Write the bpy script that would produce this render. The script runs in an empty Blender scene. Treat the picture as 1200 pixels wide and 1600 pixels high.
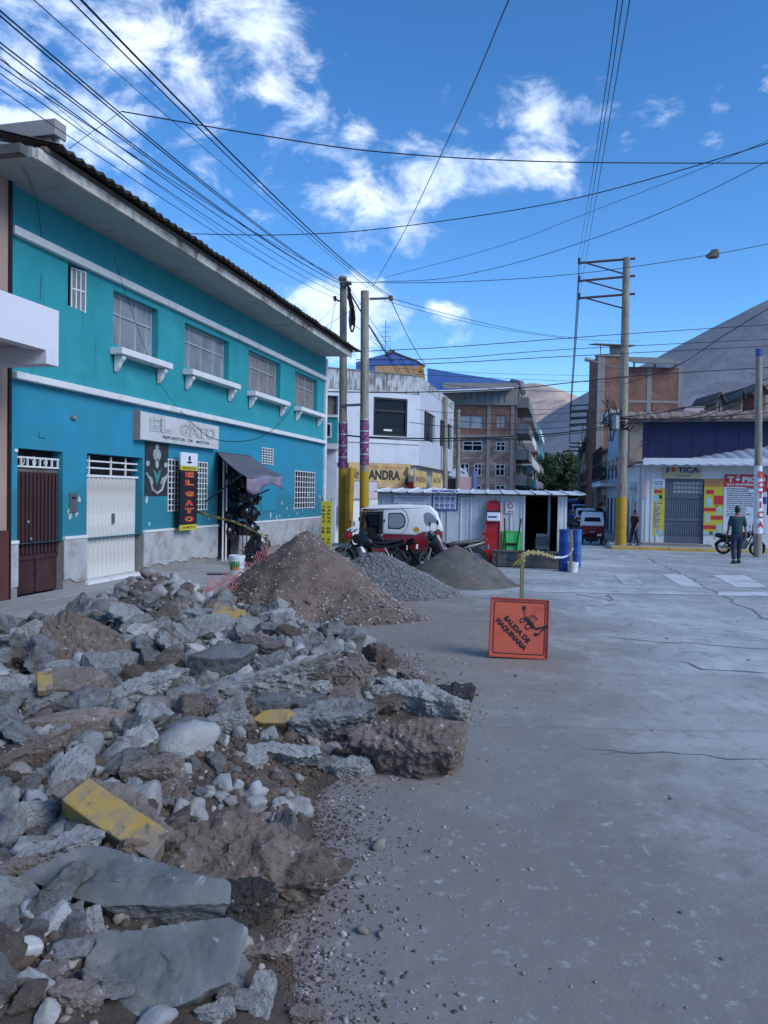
import bpy, bmesh, math, random
import numpy as np
from mathutils import Vector, Matrix, noise
R = math.radians
rnd = random.Random(7)
sc = bpy.context.scene
C = sc.collection
# ---------------------------------------------------------------- camera, sky, sun, exposure
CH, PITCH, ROLL, FOC = 1.8, R(1.43), R(1.0), 1200.0
f_ = Vector((0, math.cos(PITCH), -math.sin(PITCH))); r0_ = Vector((1, 0, 0)); u0_ = Vector((0, math.sin(PITCH), math.cos(PITCH)))
u_ = u0_*math.cos(ROLL) - r0_*math.sin(ROLL); r_ = r0_*math.cos(ROLL) + u0_*math.sin(ROLL)
CAM = Vector((0, 0, CH))
cd = bpy.data.cameras.new('camera'); cam = bpy.data.objects.new('camera', cd); C.objects.link(cam)
cam.matrix_world = Matrix(((r_.x, u_.x, -f_.x, 0), (r_.y, u_.y, -f_.y, 0), (r_.z, u_.z, -f_.z, CH), (0, 0, 0, 1)))
cd.sensor_fit = 'HORIZONTAL'; cd.sensor_width = 36; cd.lens = 36; cd.clip_start = 0.05; cd.clip_end = 12000
sc.camera = cam
SUN_EL, SUN_AZ = R(35), R(125)
def nd(nt, t, **k):
    n = nt.nodes.new(t)
    for a, v in k.items():
        if a.startswith('i_'):
            n.inputs[a[2:].replace('_', ' ')].default_value = v
        elif a[0] == 'n' and a[1:].isdigit(): n.inputs[int(a[1:])].default_value = v
        else: setattr(n, a, v)
    return n
def rdir(px, py):
    d = f_ + r_*((px-600)/FOC) + u_*((800-py)/FOC)
    return d
w = bpy.data.worlds.new('World'); sc.world = w; w.use_nodes = True
nt = w.node_tree; nt.nodes.clear(); L = nt.links.new
out = nd(nt, 'ShaderNodeOutputWorld'); bg = nd(nt, 'ShaderNodeBackground'); L(bg.outputs[0], out.inputs[0])
bg.inputs[1].default_value = 0.115
sky = nd(nt, 'ShaderNodeTexSky', sky_type='NISHITA', sun_disc=False, sun_elevation=SUN_EL, sun_rotation=SUN_AZ, altitude=2500, air_density=1.0, dust_density=0.4, ozone_density=2.5)
hsv = nd(nt, 'ShaderNodeHueSaturation', i_Hue=.502, i_Saturation=1.26, i_Value=1.02); L(sky.outputs[0], hsv.inputs['Color'])
tc = nd(nt, 'ShaderNodeTexCoord')
nz = nd(nt, 'ShaderNodeTexNoise', i_Scale=13.0, i_Detail=12.0, i_Roughness=0.60, i_Distortion=0.35)
mp = nd(nt, 'ShaderNodeMapping'); mp.inputs['Scale'].default_value = (1, 1, 1.7); L(tc.outputs['Generated'], mp.inputs[0]); L(mp.outputs[0], nz.inputs['Vector'])
def mth(op, a, b=None, cl=False):
    n = nd(nt, 'ShaderNodeMath', operation=op, use_clamp=cl)
    for i, v in enumerate((a, b)):
        if v is None: continue
        if isinstance(v, (int, float)): n.inputs[i].default_value = v
        else: L(v, n.inputs[i])
    return n.outputs[0]
# cloud banks: direction and angular size of each
blobs = [(60,60,200,.9),(230,40,190,1),(380,60,150,1),(120,190,200,1),(300,190,150,.95),(470,190,90,.8),(200,300,140,.8),(560,210,55,.7),(400,330,90,.55),
         (560,315,110,.92),(650,300,115,.98),(750,265,115,1.0),(840,215,115,1.0),(900,190,90,.92),(700,335,80,.8),(930,140,55,.8),(1025,175,60,.75),(1040,215,35,.7),(1130,155,40,.7),(1110,212,30,.7),(1195,115,35,.8),(980,220,28,.8),
         (500,485,80,1.2),(560,500,90,1.2),(620,505,60,.95),(690,490,50,.95),(700,520,55,.85),(480,140,60,.6)]
acc = None
for (px, py, rr, st) in blobs:
    d = rdir(px, py).normalized(); rad = rr/FOC*0.9
    vm = nd(nt, 'ShaderNodeVectorMath', operation='DISTANCE'); L(tc.outputs['Generated'], vm.inputs[0]); vm.inputs[1].default_value = d
    m = nd(nt, 'ShaderNodeMapRange', interpolation_type='SMOOTHSTEP'); L(vm.outputs['Value'], m.inputs[0])
    m.inputs[1].default_value = rad*1.45; m.inputs[2].default_value = rad*0.15; m.inputs[3].default_value = 0; m.inputs[4].default_value = st
    acc = m.outputs[0] if acc is None else mth('MAXIMUM', acc, m.outputs[0])
# elsewhere in the sky: loose banks of the same kind
nb = nd(nt, 'ShaderNodeTexNoise', i_Scale=2.3, i_Detail=2.0); L(tc.outputs['Generated'], nb.inputs['Vector'])
sp = nd(nt, 'ShaderNodeSeparateXYZ'); L(tc.outputs['Generated'], sp.inputs[0])
outm = nd(nt, 'ShaderNodeMapRange'); L(sp.outputs['Y'], outm.inputs[0]); outm.inputs[1].default_value = .62; outm.inputs[2].default_value = .35; outm.inputs[4].default_value = 1
bm_ = nd(nt, 'ShaderNodeMapRange'); L(nb.outputs[0], bm_.inputs[0]); bm_.inputs[1].default_value = .42; bm_.inputs[2].default_value = .62; bm_.inputs[4].default_value = .9
acc = mth('MAXIMUM', acc, mth('MULTIPLY', bm_.outputs[0], outm.outputs[0]))
v = mth('ADD', nz.outputs[0], mth('MULTIPLY', mth('SUBTRACT', acc, 1.0), 0.36))
dens = nd(nt, 'ShaderNodeMapRange', interpolation_type='SMOOTHSTEP'); L(v, dens.inputs[0]); dens.inputs[1].default_value = .345; dens.inputs[2].default_value = .63; dens.inputs[4].default_value = .86
cl = nd(nt, 'ShaderNodeValToRGB'); cr = cl.color_ramp; cr.elements[0].position = .30; cr.elements[0].color = (2.9, 3.8, 5.6, 1); cr.elements[1].position = .62; cr.elements[1].color = (5.4, 5.9, 6.7, 1)
nz2 = nd(nt, 'ShaderNodeTexNoise', i_Scale=9.0, i_Detail=6.0, i_Roughness=.55); mp2 = nd(nt, 'ShaderNodeMapping'); mp2.inputs['Location'].default_value = (0, 0, .03); mp2.inputs['Scale'].default_value = (1, 1, 1.7)
L(tc.outputs['Generated'], mp2.inputs[0]); L(mp2.outputs[0], nz2.inputs['Vector']); L(nz2.outputs[0], cl.inputs[0])
mx = nd(nt, 'ShaderNodeMix', data_type='RGBA'); L(dens.outputs[0], mx.inputs[0]); L(hsv.outputs[0], mx.inputs[6]); L(cl.outputs[0], mx.inputs[7]); L(mx.outputs[2], bg.inputs[0])
sd = bpy.data.lights.new('sun', 'SUN'); sd.energy = 1.3; sd.angle = R(32); sd.color = (1, .98, .94)
sun = bpy.data.objects.new('sun', sd); C.objects.link(sun); sun.location = (0, 0, 60)
sun.rotation_euler = (R(90)-SUN_EL, 0, math.pi - SUN_AZ + R(0))
sc.view_settings.view_transform = 'Standard'; sc.view_settings.look = 'None'; sc.view_settings.exposure = 1.03; sc.view_settings.gamma = 1
sc.cycles.max_bounces = 4; sc.cycles.diffuse_bounces = 3; sc.cycles.glossy_bounces = 3; sc.cycles.transparent_max_bounces = 6; sc.cycles.use_adaptive_sampling = True
try: w.cycles.sampling_method = 'MANUAL'; w.cycles.sample_map_resolution = 256
except Exception: pass
# ---------------------------------------------------------------- helpers
_gy = [-500, 8, 24, 41, 55, 80, 150, 400, 900]; _gv = [0, 0, -.25, -.72, -.42, -.1, 1.0, 4.0, 6.0]
def gz(y): return float(np.interp(y, _gy, _gv))
def PY(px, py, Y):
    d = rdir(px, py); return CAM + d*(Y/d.y)
def PZ(px, py, z):
    d = rdir(px, py); return CAM + d*((z-CH)/d.z)
def G(px, py, dz=0.0):
    d = rdir(px, py); t = 1.0
    while t < 400:
        p = CAM + d*t
        if p.z < gz(p.y)+dz: return p
        t += 0.02 if t < 60 else .3
    return CAM + d*400
def tag(o, label=None, cat=None, group=None, kind=None):
    for k, v in (('label', label), ('category', cat), ('group', group), ('kind', kind)):
        if v: o[k] = v
    return o
def empty(name, loc, rz=0.0, label=None, cat=None, group=None):
    o = bpy.data.objects.new(name, None); C.objects.link(o); o.location = loc; o.rotation_euler = (0, 0, rz); o.empty_display_size = .2
    return tag(o, label, cat, group)
def link(name, me, parent=None, m=None):
    o = bpy.data.objects.new(name, me); C.objects.link(o)
    if parent is not None: o.parent = parent
    if m is not None and not me.materials: me.materials.append(m)
    return o
def copy_tree(o, parent=None):
    c = o.copy(); C.objects.link(c); c.parent = parent
    for ch in list(o.children): copy_tree(ch, c)
    return c
class MB:
    def __init__(s): s.v = []; s.f = []; s.mi = []; s.cm = 0
    def add(s, vs, fs):
        n = len(s.v); s.v += [tuple(p) for p in vs]; s.f += [tuple(i+n for i in f) for f in fs]; s.mi += [s.cm]*len(fs); return s
    def box(s, x0, x1, y0, y1, z0, z1, M=None):
        vs = [Vector((x, y, z)) for z in (z0, z1) for y in (y0, y1) for x in (x0, x1)]
        if M is not None: vs = [M @ p for p in vs]
        return s.add(vs, [(0, 2, 3, 1), (4, 5, 7, 6), (0, 1, 5, 4), (2, 6, 7, 3), (0, 4, 6, 2), (1, 3, 7, 5)])
    def tube(s, path, r, n=6, closed=False, cap=True):
        path = [Vector(p) for p in path]; k = len(path); rings = []
        rs = r if isinstance(r, (list, tuple)) else [r]*k
        for i, p in enumerate(path):
            a = path[i-1] if (i > 0 or closed) else p; b = path[(i+1) % k] if (i < k-1 or closed) else p
            t = (b-a).normalized() if (b-a).length > 1e-9 else Vector((0, 0, 1))
            ref = Vector((0, 0, 1)) if abs(t.z) < .9 else Vector((0, 1, 0))
            e1 = t.cross(ref).normalized(); e2 = t.cross(e1)
            rings.append([p+(e1*math.cos(q*2*math.pi/n)+e2*math.sin(q*2*math.pi/n))*rs[i] for q in range(n)])
        vs = [p for rg in rings for p in rg]; fs = []
        for i in range(k if closed else k-1):
            j = (i+1) % k
            for q in range(n): fs.append((i*n+q, i*n+(q+1) % n, j*n+(q+1) % n, j*n+q))
        if cap and not closed: fs.append(tuple(range(n))[::-1]); fs.append(tuple((k-1)*n+q for q in range(n)))
        return s.add(vs, fs)
    def lathe(s, prof, n=16, M=None):   # prof: (r, z)
        vs = []
        for (r, z) in prof:
            for q in range(n): vs.append(Vector((r*math.cos(q*2*math.pi/n), r*math.sin(q*2*math.pi/n), z)))
        if M is not None: vs = [M @ p for p in vs]
        fs = [(i*n+q, i*n+(q+1) % n, (i+1)*n+(q+1) % n, (i+1)*n+q) for i in range(len(prof)-1) for q in range(n)]
        fs.append(tuple(range(n))[::-1]); fs.append(tuple((len(prof)-1)*n+q for q in range(n)))
        return s.add(vs, fs)
    def prism(s, poly, a, b, ax='y', M=None):   # poly in the plane across axis ax, extruded a..b
        def mk(p, t): return {'y': (p[0], t, p[1]), 'z': (p[0], p[1], t), 'x': (t, p[0], p[1])}[ax]
        n = len(poly); vs = [Vector(mk(p, a)) for p in poly]+[Vector(mk(p, b)) for p in poly]
        if M is not None: vs = [M @ p for p in vs]
        fs = [tuple(range(n)), tuple(range(2*n-1, n-1, -1))]+[(i, i+n, (i+1) % n+n, (i+1) % n) for i in range(n)]
        return s.add(vs, fs)
    def quad(s, a, b, c, d): return s.add([a, b, c, d], [(0, 1, 2, 3)])
    def mesh(s, name, smooth=False, bevel=0, seg=2, fix=True):
        me = bpy.data.meshes.new(name); me.from_pydata(s.v, [], s.f); me.update()
        if bevel or fix:
            bm = bmesh.new(); bm.from_mesh(me)
            if any(s.mi):
                bm.faces.ensure_lookup_table()
                for i, f in enumerate(bm.faces): f.material_index = s.mi[i]
            if fix: bmesh.ops.recalc_face_normals(bm, faces=bm.faces)
            if bevel:
                bmesh.ops.remove_doubles(bm, verts=bm.verts, dist=1e-5)
                es = [e for e in bm.edges if len(e.link_faces) == 2 and e.calc_face_angle(0) > .5]
                bmesh.ops.bevel(bm, geom=es, offset=bevel, segments=seg, affect='EDGES', profile=.5)
            bm.to_mesh(me); bm.free()
        if smooth:
            me.polygons.foreach_set('use_smooth', [True]*len(me.polygons))
            try: me.set_sharp_from_angle(angle=R(40))
            except Exception: pass
        return me
    def build(s, name, m, parent=None, **k):
        o = link(name, s.mesh(name, **k), parent)
        for q in (m if isinstance(m, (list, tuple)) else [m]): o.data.materials.append(q)
        return o
def bx(name, m, parent, *a, M=None, **k): return MB().box(*a, M=M).build(name, m, parent, **k)
def rotm(rx, ry, rz, loc=(0, 0, 0)):
    from mathutils import Euler
    return Matrix.Translation(loc) @ Euler((rx, ry, rz)).to_matrix().to_4x4()
MATS = {}
def mat(name, col, rough=.8, var=.12, scale=3.0, bump=.15, bscale=25.0, metal=0.0, dirt=None, dscale=1.5, dth=.55, dsoft=.12, rand=0.0, spec=.5, stretch=None, emis=0, dirt2=None, d2th=.6, d2scale=5, coord='Object', alpha=1, bdist=.02, streak=None):
    if name in MATS: return MATS[name]
    m = bpy.data.materials.new(name); m.use_nodes = True; nt = m.node_tree; L = nt.links.new
    b = nt.nodes['Principled BSDF']; b.inputs['Roughness'].default_value = rough; b.inputs['Metallic'].default_value = metal; b.inputs['Specular IOR Level'].default_value = spec
    tc = nd(nt, 'ShaderNodeTexCoord'); src = tc.outputs[coord]
    if stretch:
        mp = nd(nt, 'ShaderNodeMapping'); mp.inputs['Scale'].default_value = stretch; L(src, mp.inputs[0]); src2 = mp.outputs[0]
    else: src2 = src
    n1 = nd(nt, 'ShaderNodeTexNoise', i_Scale=scale, i_Detail=6.0, i_Roughness=.6); L(src2, n1.inputs['Vector'])
    rp = nd(nt, 'ShaderNodeValToRGB'); e = rp.color_ramp.elements; e[0].position = .3; e[1].position = .7
    e[0].color = tuple(c*(1-var) for c in col[:3])+(1,); e[1].color = tuple(min(1, c*(1+var)) for c in col[:3])+(1,)
    L(n1.outputs[0], rp.inputs[0]); cur = rp.outputs[0]
    def layer(cur, c, sc_, th, soft, st=None):
        n = nd(nt, 'ShaderNodeTexNoise', i_Scale=sc_, i_Detail=8.0, i_Roughness=.65, i_Distortion=.3)
        if st:
            q = nd(nt, 'ShaderNodeMapping'); q.inputs['Scale'].default_value = st; L(src, q.inputs[0]); L(q.outputs[0], n.inputs['Vector'])
        else: L(src, n.inputs['Vector'])
        mr = nd(nt, 'ShaderNodeMapRange', interpolation_type='SMOOTHSTEP'); L(n.outputs[0], mr.inputs[0]); mr.inputs[1].default_value = th-soft; mr.inputs[2].default_value = th+soft
        x = nd(nt, 'ShaderNodeMix', data_type='RGBA'); L(mr.outputs[0], x.inputs[0]); L(cur, x.inputs[6]); x.inputs[7].default_value = tuple(c[:3])+(1,)
        return x.outputs[2]
    if dirt: cur = layer(cur, dirt, dscale, dth, dsoft)
    if dirt2: cur = layer(cur, dirt2, d2scale, d2th, .05)
    if streak: cur = layer(cur, streak[0], streak[1], streak[2], .1, streak[3])
    if rand:
        oi = nd(nt, 'ShaderNodeObjectInfo'); mr = nd(nt, 'ShaderNodeMapRange'); L(oi.outputs['Random'], mr.inputs[0]); mr.inputs[3].default_value = 1-rand; mr.inputs[4].default_value = 1+rand
        hs = nd(nt, 'ShaderNodeHueSaturation'); L(cur, hs.inputs['Color']); L(mr.outputs[0], hs.inputs['Value']); cur = hs.outputs[0]
    L(cur, b.inputs['Base Color'])
    if bump:
        n2 = nd(nt, 'ShaderNodeTexNoise', i_Scale=bscale, i_Detail=7.0, i_Roughness=.65); L(src2, n2.inputs['Vector'])
        bp = nd(nt, 'ShaderNodeBump', i_Strength=bump, i_Distance=bdist); L(n2.outputs[0], bp.inputs['Height']); L(bp.outputs[0], b.inputs['Normal'])
    if emis: b.inputs['Emission Color'].default_value = tuple(col[:3])+(1,); b.inputs['Emission Strength'].default_value = emis
    if alpha < 1: b.inputs['Alpha'].default_value = alpha
    MATS[name] = m; return m
def srgb(r, g, b): return tuple((c/255/12.92 if c/255 <= .04045 else ((c/255+.055)/1.055)**2.4) for c in (r, g, b))
_ft = bpy.data.curves.new('font_tmp', 'FONT')
def text(s, x0, x1, z0, z1, m, parent, y=-.01, name='lettering', bold=.0, M=None, depth=.003, fit=True, shear=0):
    cu = bpy.data.curves.new('t', 'FONT'); cu.body = s; cu.offset = bold; cu.extrude = .0; cu.shear = shear; cu.resolution_u = 3
    o = bpy.data.objects.new('t', cu); C.objects.link(o); dg = bpy.context.evaluated_depsgraph_get(); dg.update()
    me = bpy.data.meshes.new_from_object(o.evaluated_get(dg)); bpy.data.objects.remove(o); me.name = name
    n = len(me.vertices); co = np.zeros(n*3); me.vertices.foreach_get('co', co); co = co.reshape(-1, 3)
    mn = co.min(0); mxx = co.max(0); o2 = np.zeros_like(co)
    if s in ('I', 'i'): c_ = (x0+x1)/2; h_ = (x1-x0)*.13; x0, x1 = c_-h_, c_+h_
    sx = (x1-x0)/(mxx[0]-mn[0]); sz = (z1-z0)/(mxx[1]-mn[1])
    if not fit: sx = sz; x0 = (x0+x1)/2-(mxx[0]-mn[0])*sx/2
    o2[:, 0] = x0+(co[:, 0]-mn[0])*sx; o2[:, 2] = z0+(co[:, 1]-mn[1])*sz; o2[:, 1] = y
    me.vertices.foreach_set('co', o2.ravel()); me.update()
    if M is not None: me.transform(M)
    return link(name, me, parent, m)
_pc = {}
def wall_mesh(mb, x0, x1, z0, z1, holes, depth=.22, y=0.0):
    """front skin of a wall in the xz plane at y facing -y, with openings and their reveals"""
    xs = sorted({x0, x1, *[h[0] for h in holes], *[h[1] for h in holes]}); zs = sorted({z0, z1, *[h[2] for h in holes], *[h[3] for h in holes]})
    for i in range(len(xs)-1):
        for j in range(len(zs)-1):
            cx, cz = (xs[i]+xs[i+1])/2, (zs[j]+zs[j+1])/2
            if any(h[0] < cx < h[1] and h[2] < cz < h[3] for h in holes): continue
            mb.quad((xs[i], y, zs[j]), (xs[i+1], y, zs[j]), (xs[i+1], y, zs[j+1]), (xs[i], y, zs[j+1]))
    for (a, b, c, d) in holes:
        e = y+depth
        mb.quad((a, y, c), (a, e, c), (b, e, c), (b, y, c)); mb.quad((a, y, d), (b, y, d), (b, e, d), (a, e, d))
        mb.quad((a, y, c), (a, y, d), (a, e, d), (a, e, c)); mb.quad((b, y, c), (b, e, c), (b, e, d), (b, y, d))
    return mb
# ---------------------------------------------------------------- materials
M_teal = mat('teal_paint', (.014, .255, .30), .75, .10, 1.2, .2, 14, streak=((.010, .13, .17), 2.2, .66, (2.2, 2.2, .25)), dirt=(.03, .30, .35), dscale=.7, dth=.6)
M_azure = mat('azure_paint', (.014, .23, .36), .7, .10, 1.2, .2, 14, streak=((.010, .13, .25), 2.0, .68, (2.2, 2.2, .25)), dirt=(.02, .21, .30), dscale=.8, dth=.55, dirt2=(.35, .42, .46), d2th=.735, d2scale=3.5)
M_trim = mat('white_trim_paint', (.62, .64, .66), .7, .08, 4, .1, 30, dirt=(.32, .33, .34), dscale=3, dth=.66)
M_dado = mat('dado_plaster', (.36, .38, .40), .85, .15, 3, .3, 20, dirt=(.23, .21, .19), dscale=2.5, dth=.58)
M_cement = mat('cement', (.22, .215, .21), .9, .15, 5, .35, 30)
M_cdark = mat('dark_cement', (.10, .10, .095), .9, .25, 5, .35, 30)
M_white = mat('white_wall', (.60, .64, .68), .7, .05, 2, .06, 20, dirt=(.47, .50, .53), dscale=1.2, dth=.64)
M_pink = mat('pinkish_render', (.33, .24, .20), .8, .1, 2, .1, 20)
M_soffit = mat('soffit_plaster', (.30, .33, .33), .8, .12, 2, .08, 15, dirt=(.2, .2, .19), dscale=1.5, dth=.66)
M_black = mat('black_plastic', (.010, .010, .012), .45, .2, 6, .05)
M_blackg = mat('black_gloss', (.008, .008, .010), .18, .2, 6, 0)
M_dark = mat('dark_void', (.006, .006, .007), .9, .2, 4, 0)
M_steel = mat('grey_steel', (.25, .26, .27), .4, .1, 8, .03, metal=.8)
M_galv = mat('galvanised_tin', (.42, .46, .50), .45, .12, 3, .05, metal=.3)
M_wht = mat('white_gloss_paint', (.66, .70, .72), .35, .04, 4, 0)
M_red = mat('red_paint', (.36, .012, .012), .35, .15, 5, 0)
M_maroon = mat('maroon_paint', (.036, .013, .015), .55, .3, 4, .1, dirt=(.065, .028, .026), dscale=2, dth=.6, stretch=(1, 1, .3))
M_orange = mat('sign_orange', (.52, .10, .055), .45, .10, 6, .03, dirt=(.42, .06, .03), dscale=5, dth=.62)
M_yellow = mat('yellow_paint', (.42, .26, .015), .7, .2, 5, .15, dirt=(.2, .14, .05), dscale=6, dth=.62)
M_glass = mat('window_glass', (.40, .44, .48), .05, .25, 1.5, 0, spec=1.0, metal=.55)
M_glass.node_tree.nodes['Principled BSDF'].inputs['IOR'].default_value = 1.8
M_dglass = mat('dark_glass', (.010, .014, .022), .08, .3, 1.5, 0, spec=.12)
M_wood = mat('rough_wood', (.22, .17, .12), .8, .25, 3, .3, 30, stretch=(6, 6, .6))
M_gwood = mat('grey_weathered_wood', (.13, .12, .11), .85, .3, 3, .3, 30, stretch=(.8, 6, 6), dirt=(.06, .055, .05), dscale=4)
M_tyre = mat('tyre_rubber', (.012, .012, .012), .8, .3, 8, .2, 40)
M_pole = mat('pole_concrete', (.29, .265, .215), .85, .18, 2, .3, 30, dirt=(.21, .195, .165), dscale=1.5, dth=.55, streak=((.12, .115, .11), 4, .57, (4, 4, .3)))
M_poley = mat('pole_yellow', (.40, .24, .012), .75, .15, 3, .15, 30, dirt=(.24, .15, .03), dscale=4, dth=.6)
M_wire = mat('cable_black', (.006, .006, .008), .6, .1, 2, 0)
M_blue = mat('blue_plastic', (.010, .055, .28), .4, .15, 4, 0)
M_navy = mat('navy_panel', (.004, .008, .058), .6, .25, 1.5, .05, streak=((.10, .11, .2), 5, .70, (3, 1, .25)))
M_green = mat('green_plastic', (.03, .36, .06), .4, .08, 4, 0)
M_yel = mat('yellow_print', (.55, .48, .04), .5, .08, 6, 0)
M_pwhite = mat('white_print', (.62, .68, .74), .5, .05, 6, 0)
M_pred = mat('red_print', (.50, .03, .035), .5, .05, 6, 0)
M_pblue = mat('blue_print', (.03, .06, .25), .5, .05, 6, 0)
M_ink = mat('ink', (.012, .012, .02), .5, .1, 6, 0)
M_brick = None
def brickmat(name, c1, c2, mortar, sx=.25, sz=.09, coordrot=True):
    m = bpy.data.materials.new(name); m.use_nodes = True; nt = m.node_tree; L = nt.links.new; b = nt.nodes['Principled BSDF']; b.inputs['Roughness'].default_value = .9
    tc = nd(nt, 'ShaderNodeTexCoord'); sp = nd(nt, 'ShaderNodeSeparateXYZ'); L(tc.outputs['Object'], sp.inputs[0])
    ad = nd(nt, 'ShaderNodeMath', operation='ADD'); L(sp.outputs[0], ad.inputs[0]); L(sp.outputs[1], ad.inputs[1])
    cb = nd(nt, 'ShaderNodeCombineXYZ'); L(ad.outputs[0], cb.inputs[0]); L(sp.outputs[2], cb.inputs[1])
    br = nd(nt, 'ShaderNodeTexBrick'); L(cb.outputs[0], br.inputs[0]); br.inputs['Color1'].default_value = (*c1, 1); br.inputs['Color2'].default_value = (*c2, 1); br.inputs['Mortar'].default_value = (*mortar, 1)
    br.inputs['Scale'].default_value = 1; br.inputs['Mortar Size'].default_value = .012; br.inputs['Brick Width'].default_value = sx; br.inputs['Row Height'].default_value = sz
    n = nd(nt, 'ShaderNodeTexNoise', i_Scale=1.3, i_Detail=6.0); L(tc.outputs['Object'], n.inputs['Vector'])
    mr = nd(nt, 'ShaderNodeMapRange'); L(n.outputs[0], mr.inputs[0]); mr.inputs[1].default_value = .3; mr.inputs[2].default_value = .7; mr.inputs[3].default_value = .65; mr.inputs[4].default_value = 1.25
    hs = nd(nt, 'ShaderNodeHueSaturation'); L(br.outputs[0], hs.inputs['Color']); L(mr.outputs[0], hs.inputs['Value']); L(hs.outputs[0], b.inputs['Base Color'])
    bp = nd(nt, 'ShaderNodeBump', i_Strength=.5, i_Distance=.02); L(br.outputs['Fac'], bp.inputs['Height']); bp.invert = True; L(bp.outputs[0], b.inputs['Normal'])
    return m
M_brick = brickmat('red_brick', (.24, .10, .065), (.17, .07, .05), (.2, .17, .15))
M_stone = brickmat('mottled_stone_cladding', (.27, .22, .21), (.13, .10, .095), (.10, .09, .085), .55, .22)
# ================================================================ ground
def nd_y(nt, P):
    s = nd(nt, 'ShaderNodeSeparateXYZ'); nt.links.new(P, s.inputs[0]); return s.outputs[1]
def ground_material():
    m = bpy.data.materials.new('street_concrete'); m.use_nodes = True; nt = m.node_tree; L = nt.links.new; b = nt.nodes['Principled BSDF']; b.inputs['Roughness'].default_value = .78
    tc = nd(nt, 'ShaderNodeTexCoord'); P = tc.outputs['Object']
    def noi(s, d=6.0, r=.6, st=None, dist=0.0):
        n = nd(nt, 'ShaderNodeTexNoise', i_Scale=s, i_Detail=d, i_Roughness=r, i_Distortion=dist)
        if st:
            q = nd(nt, 'ShaderNodeMapping'); q.inputs['Scale'].default_value = st; L(P, q.inputs[0]); L(q.outputs[0], n.inputs['Vector'])
        else: L(P, n.inputs['Vector'])
        return n.outputs[0]
    def mr(src, a, c, lo=0., hi=1.):
        n = nd(nt, 'ShaderNodeMapRange', interpolation_type='SMOOTHSTEP'); L(src, n.inputs[0]); n.inputs[1].default_value = a; n.inputs[2].default_value = c; n.inputs[3].default_value = lo; n.inputs[4].default_value = hi; return n.outputs[0]
    def mix(f, a, c):
        x = nd(nt, 'ShaderNodeMix', data_type='RGBA'); L(f, x.inputs[0])
        for i, q in ((6, a), (7, c)):
            if isinstance(q, tuple): x.inputs[i].default_value = (*q, 1)
            else: L(q, x.inputs[i])
        return x.outputs[2]
    def mt(op, a, c):
        n = nd(nt, 'ShaderNodeMath', operation=op, use_clamp=False)
        for i, q in enumerate((a, c)):
            if isinstance(q, (int, float)): n.inputs[i].default_value = q
            else: L(q, n.inputs[i])
        return n.outputs[0]
    cur = mix(mr(noi(.55, 7, .62), .35, .65), (.27, .295, .305), (.43, .46, .465))
    cur = mix(mr(noi(2.2, 8, .7, (1, .45, 1), .4), .50, .68), cur, (.50, .52, .53))          # pale dusty streaks
    cur = mix(mr(noi(1.4, 8, .7), .58, .70), cur, (.215, .205, .20))                          # worn darker patches
    # trampled soil spread round the heaps
    vm = nd(nt, 'ShaderNodeVectorMath', operation='DISTANCE'); sc_ = nd(nt, 'ShaderNodeMapping'); sc_.inputs['Scale'].default_value = (1, .62, 1); L(P, sc_.inputs[0]); L(sc_.outputs[0], vm.inputs[0]); vm.inputs[1].default_value = (-.9, 6.4, 0)
    n3 = noi(.9, 8, .68, None, .5); dd = mt('ADD', vm.outputs['Value'], mt('MULTIPLY', mt('SUBTRACT', n3, .5), 5.5))
    cur = mix(mr(dd, 5.2, 1.9), cur, (.225, .192, .160))
    vm2 = nd(nt, 'ShaderNodeVectorMath', operation='DISTANCE'); L(sc_.outputs[0], vm2.inputs[0]); vm2.inputs[1].default_value = (.4, 1.6, 0)
    dd2 = mt('ADD', vm2.outputs['Value'], mt('MULTIPLY', mt('SUBTRACT', noi(1.3, 8, .7), .5), 4.5))
    cur = mix(mr(dd2, 3.6, .8, 0, .95), cur, (.19, .178, .168))
    cur = mix(mr(noi(5.5, 9, .75, (1, .6, 1), .6), .52, .66, 0, .6), cur, (.17, .165, .16))
    cur = mix(mr(noi(9, 9, .75), .56, .66, 0, .55), cur, (.47, .48, .48))
    cur = mix(mr(noi(26, 3, .6), .70, .76), cur, (.08, .075, .07))                             # grit
    cur = mix(mr(noi(34, 3, .6), .70, .76), cur, (.42, .41, .40))
    wv = mt('ABSOLUTE', mt('SUBTRACT', mt('FRACT', mt('ADD', mt('MULTIPLY', nd_y(nt, P), .25), mt('MULTIPLY', noi(.6, 3), .04)), 0), .5), 0)
    cur = mix(mr(wv, .006, .002, 0, .35), cur, (.12, .115, .11))                              # slab joints across the road
    cur = mix(mr(noi(.16, 2, .4), .52, .53, 0, .28), cur, (.24, .235, .225))                     # old repair patches
    L(cur, b.inputs['Base Color'])
    h = mt('ADD', mt('MULTIPLY', noi(3, 8, .6), 1.0), mt('MULTIPLY', noi(70, 4, .6), .10))
    bp = nd(nt, 'ShaderNodeBump', i_Strength=.45, i_Distance=.04); L(h, bp.inputs['Height']); L(bp.outputs[0], b.inputs['Normal'])
    return m
M_ground = ground_material()
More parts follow.
